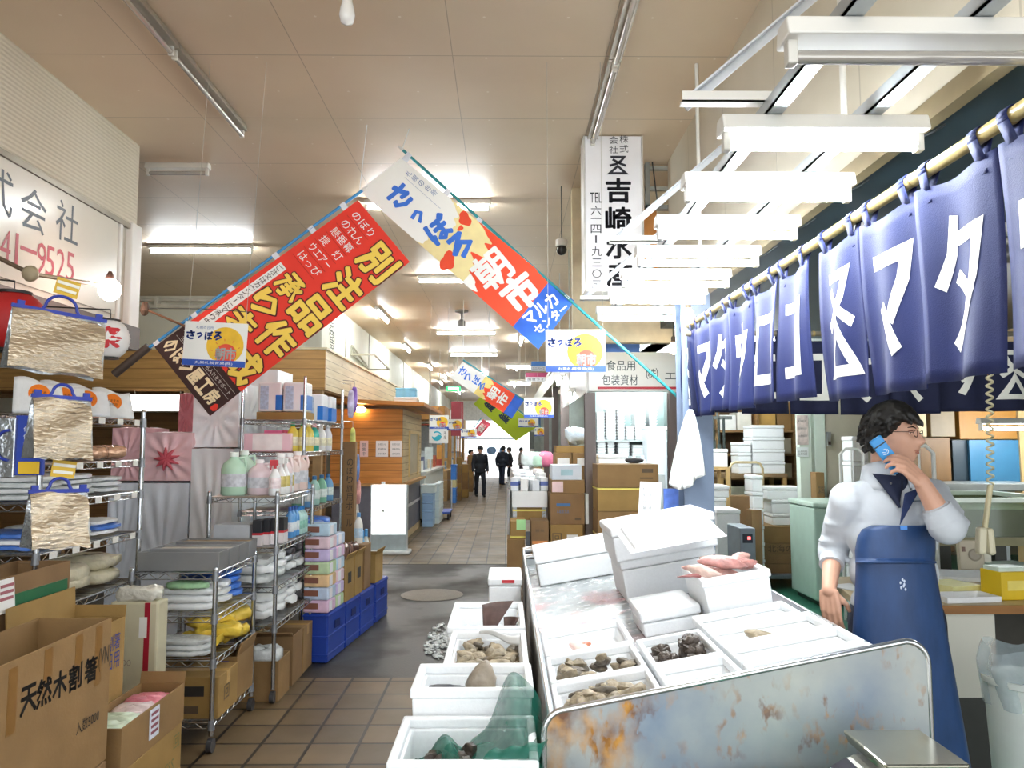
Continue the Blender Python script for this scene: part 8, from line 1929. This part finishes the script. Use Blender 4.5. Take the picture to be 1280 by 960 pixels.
def hair_mb(c, r, f, u, seed=2, length=1.0, n=40):
    """short hair: a thick shell over the skull broken into tufts"""
    rnd = random.Random(seed); mb = MB(); h = n * 3 // 4; vs = []; keep = []
    for i in range(h + 1):
        ph = PI * i / h
        for k in range(n):
            t = 2 * PI * k / n; nx, nf, nu = math.sin(ph) * math.cos(t), math.sin(ph) * math.sin(t), math.cos(ph)
            x, ff, uu = head_surface(nx, min(nf, 0.98), nu)
            th = (0.012 + 0.014 * max(0, nu)) * length * (0.7 if nf > 0.6 else 1) + rnd.uniform(-0.003, 0.004)
            vs.append(None)
            lim = 0.42 if nf > 0.55 else (0.42 - 1.15 * (0.55 - nf) if nf > -0.1 else -0.33 - 0.35 * min(1, -nf))
            q = min(1, max(0, (nu - lim) / 0.10)); th = -0.014 + (th + 0.014) * q
            vs[-1:] = []; keep.append(True)
            vs.append(c + r * (x + nx * th) + f * (ff + nf * th) + u * (uu + nu * th))
    fs = [q for q in ((i * n + k, (i + 1) * n + k, (i + 1) * n + (k + 1) % n, i * n + (k + 1) % n) for i in range(h) for k in range(n)) if all(keep[j] for j in q)]
    mb.add(vs, fs)
    for _ in range(260):
        nu = rnd.uniform(-0.45, 0.98); t = rnd.uniform(0, 2 * PI); s_ = math.sqrt(1 - nu * nu); nx, nf = s_ * math.cos(t), s_ * math.sin(t)
        lim = 0.42 if nf > 0.55 else (0.42 - 1.15 * (0.55 - nf) if nf > -0.1 else -0.33 - 0.30 * min(1, -nf))
        if nu < lim: continue
        x, ff, uu = head_surface(nx, nf, nu); p = c + r * (x + nx * 0.012) + f * (ff + nf * 0.012) + u * (uu + nu * 0.012)
        out = (r * nx + f * nf + u * nu); sw = (f * (0.30 if nf > 0 else -0.3) + r * (0.5 * nx) - u * 0.9).normalized()
        L = rnd.uniform(0.026, 0.042) * length * (0.6 if nf > 0.45 else 1)
        tip = p + (out * (0.45 if nf < 0.5 else 0.22) + sw * 0.8).normalized() * L * (0.8 if nu < 0.4 else 1.0); mid = p.lerp(tip, 0.5) + out * 0.006
        mb.tube([p - out * 0.006, mid, tip], [0.0105, 0.0085, 0.002], 6)
    return mb
SKIN = M('#d8a68c', 0.45, var=0.06, scale=12)
MY = 3.0
base = P(1118, 600, MY); base.z = 0
man = thing('person', 'man in a pale work jacket and long blue apron talking on a blue phone', 'person', base)
def L_(px, py, Y): return P(px, py, Y) - base
hr, hf, hu = frame_from((0.70, -0.71, -0.03), (0.05, 0.0, 1))
hc = L_(1114, 545, 3.0)
nb = L_(1108, 602, 3.04)
sR, eR, wR = L_(1059, 624, 3.04), L_(1042, 684, 3.20), L_(1036, 738, 3.02)
sL, eL, wL = L_(1166, 619, 3.03), L_(1184, 658, 2.80), L_(1151, 601, 2.815)
chest = L_(1114, 650, 3.05); waist = L_(1117, 715, 3.06); hip = L_(1120, 760, 3.07)
bm_ = head_mb(hc, hr, hf, hu)
limb(bm_, [hc - hu * 0.05 - hf * 0.022, nb], [0.053, 0.060])
for c_, a_, b_ in ((chest, 0.15, 0.09), (waist, 0.13, 0.085), (hip, 0.15, 0.095)): bm_.ball(c_, a_, b_, 0.15, 20)
bm_.ball(nb + Vector((0, 0.01, -0.06)), 0.13, 0.075, 0.07, 16)
limb(bm_, [sR, eR], [0.048, 0.036]); limb(bm_, [eR, eR.lerp(wR, 0.3), wR], [0.038, 0.039, 0.027])
limb(bm_, [sL, eL], [0.048, 0.037]); limb(bm_, [eL, eL.lerp(wL, 0.35), wL], [0.039, 0.041, 0.029])
hand_mb(bm_, wR, (0.03, -0.12, -1), (0.62, 0.78, 0), (0.78, -0.62, 0), (0.18, 0.35, 0.3), 0.03)
hand_mb(bm_, wL, (-0.62, -0.02, 0.62), (-0.45, 0.80, -0.30), (0.55, 0.35, 0.62), (0.55, 0.55, 0.40), 0.05, 1.0, 0.5)
kR, kL = Vector((-0.10, 0.02, 0.50)), Vector((0.12, 0.02, 0.50)); aR, aL = Vector((-0.12, 0.06, 0.10)), Vector((0.15, 0.06, 0.10))
limb(bm_, [hip + Vector((-0.09, 0, -0.05)), kR, aR], [0.085, 0.058, 0.042]); limb(bm_, [hip + Vector((0.09, 0, -0.05)), kL, aL], [0.085, 0.058, 0.042])
for a_ in (aR, aL): limb(bm_, [a_ + Vector((0, 0.02, -0.04)), a_ + Vector((0, -0.14, -0.065))], [0.038, 0.03])
fused(bm_, 'body', SKIN, man, 0.0042, 2)
fused(hair_mb(hc, hr, hf, hu), 'hair', M('#17130f', 0.5, var=0.25, scale=60), man, 0.005, 1)
def FF(x, u, d=0.0):
    nx, nu = x / 0.074, u / 0.116; nf = math.sqrt(max(0.01, 1 - nx * nx - nu * nu)); return head_surface(nx, nf, nu)[1] + d
def HP(x, f, u): return hc + hr * x + hf * f + hu * u
EYE = M('#f0ece8', 0.2, var=0); IRIS = M('#1c120d', 0.2, var=0)
for s in (-1, 1):
    e = MB().ball(HP(s * 0.031, FF(0.031, 0.012) - 0.0105, 0.012), 0.0125, 0.0125, 0.0125, 14).build('eye', EYE, man, smooth=80)
    MB().ball(HP(s * 0.031 + 0.0005, FF(0.031, 0.012) - 0.0025, 0.012), 0.0058, 0.0052, 0.0058, 12).build('iris', IRIS, e, smooth=80)
    MB().tube([HP(s * 0.014, FF(0.014, 0.031), 0.031), HP(s * 0.03, FF(0.03, 0.036), 0.036), HP(s * 0.048, FF(0.048, 0.032), 0.032)], [0.0022, 0.003, 0.0015], 6).build('eyebrow', IRIS, man, smooth=60)
    MB().tube([HP(s * 0.018, FF(0.018, 0.018, -0.001), 0.018), HP(s * 0.031, FF(0.031, 0.0215, 0.001), 0.0215), HP(s * 0.045, FF(0.045, 0.018, -0.001), 0.018)], [0.0015, 0.003, 0.0015], 6).build('eyelid', M('#7a4a3c', 0.5), man)
MB().tube([HP(q_, FF(q_, -0.054, -0.002), -0.0545 - 0.05 * abs(q_)) for q_ in (-0.021, -0.008, 0.008, 0.021)], [0.002, 0.0045, 0.0045, 0.002], 8).tube([HP(q_, FF(q_, -0.062, -0.002), -0.0625) for q_ in (-0.017, 0, 0.017)], [0.002, 0.0052, 0.002], 8).build('lips', M('#b87a68', 0.45), man, smooth=60)
gl = MB()
for s in (-1, 1):
    gl.tube([HP(s * 0.0325 + 0.0215 * math.cos(2 * PI * k / 18), 0.106 - 0.010 * abs(math.cos(2 * PI * k / 18) * 0.5 + 0.5 * s * 0) - 0.002, 0.010 + 0.014 * math.sin(2 * PI * k / 18)) for k in range(19)], 0.0012, 5)
    gl.tube([HP(s * 0.054, 0.098, 0.013), HP(s * 0.076, 0.078, 0.015), HP(s * 0.082, 0.02, 0.014), HP(s * 0.082, -0.012, 0.006)], 0.0014, 5)
gl.tube([HP(-0.011, 0.106, 0.012), HP(0, 0.110, 0.014), HP(0.011, 0.106, 0.012)], 0.0012, 5)
gl.build('glasses', M('#2a2320', 0.25, 0.4), man, smooth=60)
# trousers and boots
tr_ = MB(); limb(tr_, [hip + Vector((-0.09, 0, -0.04)), kR, aR + Vector((0, 0, 0.12))], [0.10, 0.075, 0.07]); limb(tr_, [hip + Vector((0.09, 0, -0.04)), kL, aL + Vector((0, 0, 0.12))], [0.10, 0.075, 0.07]); tr_.ball(hip, 0.17, 0.115, 0.13, 18)
fused(tr_, 'trousers', M('#2b3040', 0.8, bump=0.2), man, 0.012, 4)
for a_ in (aR, aL):
    b_ = MB(); limb(b_, [a_ + Vector((0, 0.01, 0.25)), a_ + Vector((0, 0.01, -0.01))], [0.068, 0.056]); limb(b_, [a_ + Vector((0, 0.03, -0.045)), a_ + Vector((0, -0.16, -0.058))], [0.05, 0.042]); b_.box(a_.x - 0.045, a_.x + 0.045, a_.y - 0.19, a_.y + 0.07, 0.002, 0.03)
    fused(b_, 'boot', M('#e6e8e8', 0.4), man, 0.008, 3)
# jacket
JK = M('#cdd2d8', 0.8, var=0.05, scale=10, bump=0.28, bscale=11)
jk = MB()
for c_, a_, b_, h_ in ((chest + Vector((0, 0, 0.045)), 0.178, 0.115, 0.14), (chest + Vector((0, 0, -0.06)), 0.178, 0.125, 0.15), (waist, 0.172, 0.125, 0.13), (hip + Vector((0, 0, 0.02)), 0.175, 0.125, 0.10)): jk.ball(c_, a_, b_, h_, 24)
jk.ball(nb + Vector((0, 0.012, -0.055)), 0.145, 0.085, 0.062, 20)
cuffR = eR.lerp(wR, 0.38); limb(jk, [nb.lerp(sR, 0.55) + Vector((0, 0.0, -0.015)), sR, sR.lerp(eR, 0.55), eR], [0.062, 0.070, 0.064, 0.058]); limb(jk, [eR, eR.lerp(wR, 0.18)], [0.063, 0.060])
cuffL = eL.lerp(wL, 0.40); limb(jk, [nb.lerp(sL, 0.55) + Vector((0, 0.0, -0.015)), sL, sL.lerp(eL, 0.55), eL], [0.062, 0.068, 0.068, 0.064]); limb(jk, [eL, eL.lerp(wL, 0.2)], [0.068, 0.062])
for k in range(7):     # loose folds round the sleeves
    q = sR.lerp(eR, 0.25 + 0.12 * k); jk.ball(q + Vector((0.012 * math.sin(k * 2.1), -0.02, 0)), 0.063 + 0.005 * (k % 2), 0.059, 0.018, 14)
    q = sL.lerp(eL, 0.25 + 0.12 * k); jk.ball(q + Vector((0.01, -0.012 + 0.012 * math.sin(k * 2.4), 0)), 0.064 + 0.006 * (k % 2), 0.062, 0.018, 14)
fused(jk, 'jacket', JK, man, 0.009, 3)
def cuff(a, b, r0, r1):
    mb = MB(); mb.tube([a, a.lerp(b, 0.5), b, b], [r0, r1 * 1.03, r1, r1 * 0.86], 18); return mb.build('cuff', JK, man, smooth=50)
cuff(eR.lerp(wR, 0.08), eR.lerp(wR, 0.44), 0.062, 0.048); cuff(eL.lerp(wL, 0.10), eL.lerp(wL, 0.42), 0.066, 0.052)
# collar, dark inner shirt, open front flap
def ring(k, r0, r1, z0, z1, tilt, gap, mat, name, yo=0.0):
    def f(u_, v_):
        an = -PI / 2 + 0.25 + gap + (2 * PI - 2 * gap) * u_
        rr = r0 + (r1 - r0) * v_; z = z0 + (z1 - z0) * v_ + tilt * math.sin(an) * -1
        return nb + Vector((rr * 1.05 * math.cos(an), rr * math.sin(an) + yo, z))
    return MB().grid(f, 30, 6).build(name, mat, man, thick=0.006, smooth=60)
ring(0, 0.098, 0.078, -0.045, 0.065, 0.022, 0.30, JK, 'collar', 0.005)
NVY = M('#1d2540', 0.8, var=0.08)
ring(1, 0.085, 0.062, -0.075, 0.045, 0.03, 0.0, NVY, 'inner_collar', -0.002)
fy = chest.y - 0.135
def CH(px, py, dy=0.0): q = P(px, py, MY + chest.y - 0.115 - 0.0) - base; return Vector((q.x, q.y + dy, q.z))
tri = MB()
def vneck(u_, v_):
    a_, b_, c_ = CH(1093, 592), CH(1133, 596), CH(1121, 634)
    p = a_.lerp(b_, u_).lerp(c_, v_); return Vector((p.x, chest.y - 0.095 - 0.035 * v_ - 0.012 * math.sin(PI * u_), p.z))
tri.grid(vneck, 8, 8).build('inner_shirt', NVY, man, thick=0.004, smooth=60)
def flap(u_, v_):
    a_, b_, c_ = CH(1123, 616), CH(1143, 608), CH(1119, 655)
    p = c_.lerp(a_.lerp(b_, u_), v_); return Vector((p.x, chest.y - 0.150 - 0.012 * v_, p.z))
MB().grid(flap, 6, 8).build('lapel', M('#25345f', 0.8), man, thick=0.004, smooth=60)
q0, q1 = CH(1139, 628), CH(1164, 624); MB().cbox(Vector(((q0.x + q1.x) / 2, chest.y - 0.118, (q0.z + q1.z) / 2)), 0.075, 0.004, 0.006, ry=-0.05).build('pocket_seam', M('#7d8690', 0.8), man)
for px, py in ((1112, 604), (1137, 611)): q = CH(px, py); MB().ball((q.x, chest.y - 0.125, q.z), 0.005, 0.004, 0.005, 8).build('snap_button', M('#8d9298', 0.3, 0.7), man)
# apron
APR = M('#274472', 0.45, var=0.16, scale=16, bump=0.14, bscale=22, stretch=(1, 1, 0.4))
rows = [(657, 1090, 1158), (662, 1078, 1166), (672, 1072, 1169), (688, 1069, 1169), (701, 1069.5, 1168), (705, 1070, 1168), (740, 1069, 1174), (790, 1066, 1183), (850, 1070, 1194), (910, 1078, 1205), (957, 1083, 1213), (985, 1086, 1218)]
def apron(u_, v_):
    s_ = v_ * (len(rows) - 1); i = min(int(s_), len(rows) - 2); f_ = s_ - i
    y = rows[i][0] * (1 - f_) + rows[i + 1][0] * f_; xl = rows[i][1] * (1 - f_) + rows[i + 1][1] * f_; xr = rows[i][2] * (1 - f_) + rows[i + 1][2] * f_
    an = (u_ - 0.5) * PI * 0.9
    k = 0.5 + 0.5 * math.sin(an) / math.sin(PI * 0.45)
    dep = MY - 0.03 - 0.10 * math.cos(an) + (0.006 * math.sin(16 * u_ + 2) * max(0, v_ - 0.45) * 2) + (-0.012 if 4 <= s_ <= 4.6 else 0) + 0.05 * (1 - min(1, v_ * 3)) * 0
    q = P(xl + (xr - xl) * k, y, dep) - base
    return q
ap = MB().grid(apron, 30, 66).build('apron', APR, man, thick=0.004, smooth=70)
MB().tube([apron(k / 24, 4.35 / 11) + Vector((0, -0.006, 0)) for k in range(25)], 0.005, 8).build('waist_fold', APR, man, smooth=70)
q = apron(0.55, 0.045); MB().cbox(q + Vector((0, -0.006, 0)), 0.026, 0.003, 0.015).build('maker_patch', M('#4b8fe0', 0.4), man)
for k in range(7): q = apron(0.55 + 0.02 * math.sin(k * 2.3), (5.55 + 0.35 * (k / 6)) / 11); MB().ball(q + Vector((0, -0.003, 0)), 0.004, 0.002, 0.006, 8).build('water_spot', M('#cfd8ea', 0.3), man)
# phone in his hand
p0, p1 = P(1093, 548, 2.885), P(1125, 590, 2.885)
ax = (p1 - p0).normalized(); nn = Vector((-0.30, -0.95, 0.10)); nn = (nn - ax * nn.dot(ax)).normalized(); wd = ax.cross(nn).normalized()
ph = thing('mobile_phone', 'light blue phone held to the ear of the man in the apron', 'phone', (p0 + p1) / 2)
Mx = Matrix((wd, ax, nn)).transposed().to_4x4(); Lp = (p1 - p0).length
MB().box(-0.025, 0.025, -Lp / 2, Lp / 2 * 0.98, -0.008, 0.008).rot(Mx).build('phone_body', M('#3fa0e8', 0.3, var=0.03), ph, bevel=0.006)
MB().box(-0.0255, 0.0255, -Lp / 2 + 0.028, -Lp / 2 + 0.033, -0.0085, 0.0088).rot(Mx).build('dark_stripe', M('#1d2a3c', 0.3), ph)
em = MB().tube([(0.012 * math.cos(0.4 + k * 0.5), -Lp / 2 + 0.062 + 0.010 * math.sin(0.4 + k * 0.5), 0.0085) for k in range(10)], 0.0016, 5).tube([(-0.008, -Lp / 2 + 0.06, 0.0085), (0.0, -Lp / 2 + 0.066, 0.0085), (0.010, -Lp / 2 + 0.058, 0.0085)], 0.0016, 5)
em.rot(Mx).build('emblem', M('#e8f2fa', 0.3), ph)
# ---- distant people
def walker(label, px, pyf, ht, yaw, coat, legs, cap=None, stride=0.14, bag=None, lean=0.0):
    c = PZ(px, pyf, 0.0); k = ht / 1.7
    t = thing('person', label, 'person', c, yaw)
    V = lambda x, y, z: Vector((x * k, (y - lean * max(0, z - 0.8)) * k, z * k))
    b = MB(); r, f, u = Vector((-1, 0, 0)), Vector((0, -1, 0)), Vector((0, 0, 1))
    hm = head_mb(Vector((0, 0, 0)), r, f, u, 24); hm.rot(Matrix.Translation(V(0, -0.02, 1.58)) @ Matrix.Scale(k, 4)); b.merge(hm)
    limb(b, [V(0, 0, 1.54), V(0, 0.01, 1.40)], [0.05 * k, 0.055 * k])
    b.ball(V(0, 0, 1.22), 0.16 * k, 0.10 * k, 0.2 * k, 16); b.ball(V(0, 0, 0.95), 0.15 * k, 0.10 * k, 0.15 * k, 16)
    A = {}
    for s in (-1, 1):
        sh, el, wr = V(s * 0.19, 0, 1.37), V(s * 0.25, 0.03 + 0.05 * s, 1.10), V(s * 0.26, -0.06 + 0.06 * s, 0.88); A[s] = (sh, el, wr)
        limb(b, [sh, el, wr], [0.05 * k, 0.04 * k, 0.028 * k], 10); hand_mb(b, wr, (0, -0.1, -1), (-s, 0, 0), (0, -1, 0), s=k)
        kn, an = V(s * 0.10, -0.03 * s - stride * 0.5 * s - 0.03, 0.50), V(s * 0.10, stride * s * -1, 0.09); A[(s, 'l')] = (V(s * 0.09, 0, 0.88), kn, an)
        limb(b, [V(s * 0.09, 0, 0.88), kn, an], [0.085 * k, 0.06 * k, 0.045 * k], 10); limb(b, [an + V(0, 0.02, -0.04), an + V(0, -0.13, -0.055)], [0.04 * k, 0.03 * k], 8)
    fused(b, 'body', SKIN, t, 0.012, 2)
    j = MB(); j.ball(V(0, 0, 1.24), 0.20 * k, 0.135 * k, 0.2 * k, 18); j.ball(V(0, 0, 1.0), 0.195 * k, 0.14 * k, 0.2 * k, 18); j.ball(V(0, 0, 0.84), 0.20 * k, 0.15 * k, 0.1 * k, 18); j.ball(V(0, 0.01, 1.40), 0.14 * k, 0.09 * k, 0.07 * k, 14)
    for s in (-1, 1): limb(j, list(A[s]), [0.075 * k, 0.064 * k, 0.052 * k], 10)
    fused(j, 'coat', M(coat, 0.8, var=0.12), t, 0.018, 4)
    l = MB()
    for s in (-1, 1): limb(l, list(A[(s, 'l')]), [0.10 * k, 0.075 * k, 0.066 * k], 10)
    fused(l, 'trousers', M(legs, 0.8, var=0.1), t, 0.018, 3)
    for s in (-1, 1):
        an = A[(s, 'l')][2]; sh = MB(); limb(sh, [an + V(0, 0.03, -0.045), an + V(0, -0.15, -0.055)], [0.046 * k, 0.036 * k], 10); fused(sh, 'shoe', M('#1e1c1c', 0.5), t, 0.01, 2)
    hm = hair_mb(Vector((0, 0, 0)), r, f, u, 5, 0.8, 20); hm.rot(Matrix.Translation(V(0, -0.02, 1.58)) @ Matrix.Scale(k, 4)); fused(hm, 'hair', M('#1c1816', 0.6), t, 0.01, 1)
    if cap: MB().lathe([(0.0, 0.135), (0.06, 0.125), (0.095, 0.08), (0.102, 0.03), (0.10, 0.03)], V(0, -0.015, 1.58), 18).add([V(-0.08, -0.09, 1.62), V(0.08, -0.09, 1.62), V(0.06, -0.19, 1.60), V(-0.06, -0.19, 1.60)], [(0, 1, 2, 3)]).build('cap', M(cap, 0.7), t, thick=0.006, smooth=50)
    return t
walker('person in a dark coat and cap walking up the aisle toward the camera', 600, 621, 1.63, 0.25, '#1d222b', '#1f2530', '#20242a')
walker('person in a reddish coat behind the one in the cap', 588, 612, 1.5, 1.2, '#a8594a', '#5a4a48', None, 0.05)
walker('person in dark clothes bending toward the stalls at right of the far aisle', 627, 606, 1.62, 2.6, '#232a38', '#2a3348', None, 0.05, lean=0.15)
walker('person in dark clothes facing the bending one in the far aisle', 637, 604, 1.55, -1.4, '#2a2c34', '#2c3440', '#3a3c42', 0.04)
walker('person in a pale jacket at the far right stall front', 651, 601, 1.55, 1.6, '#b9aea6', '#4a4048', None, 0.04)
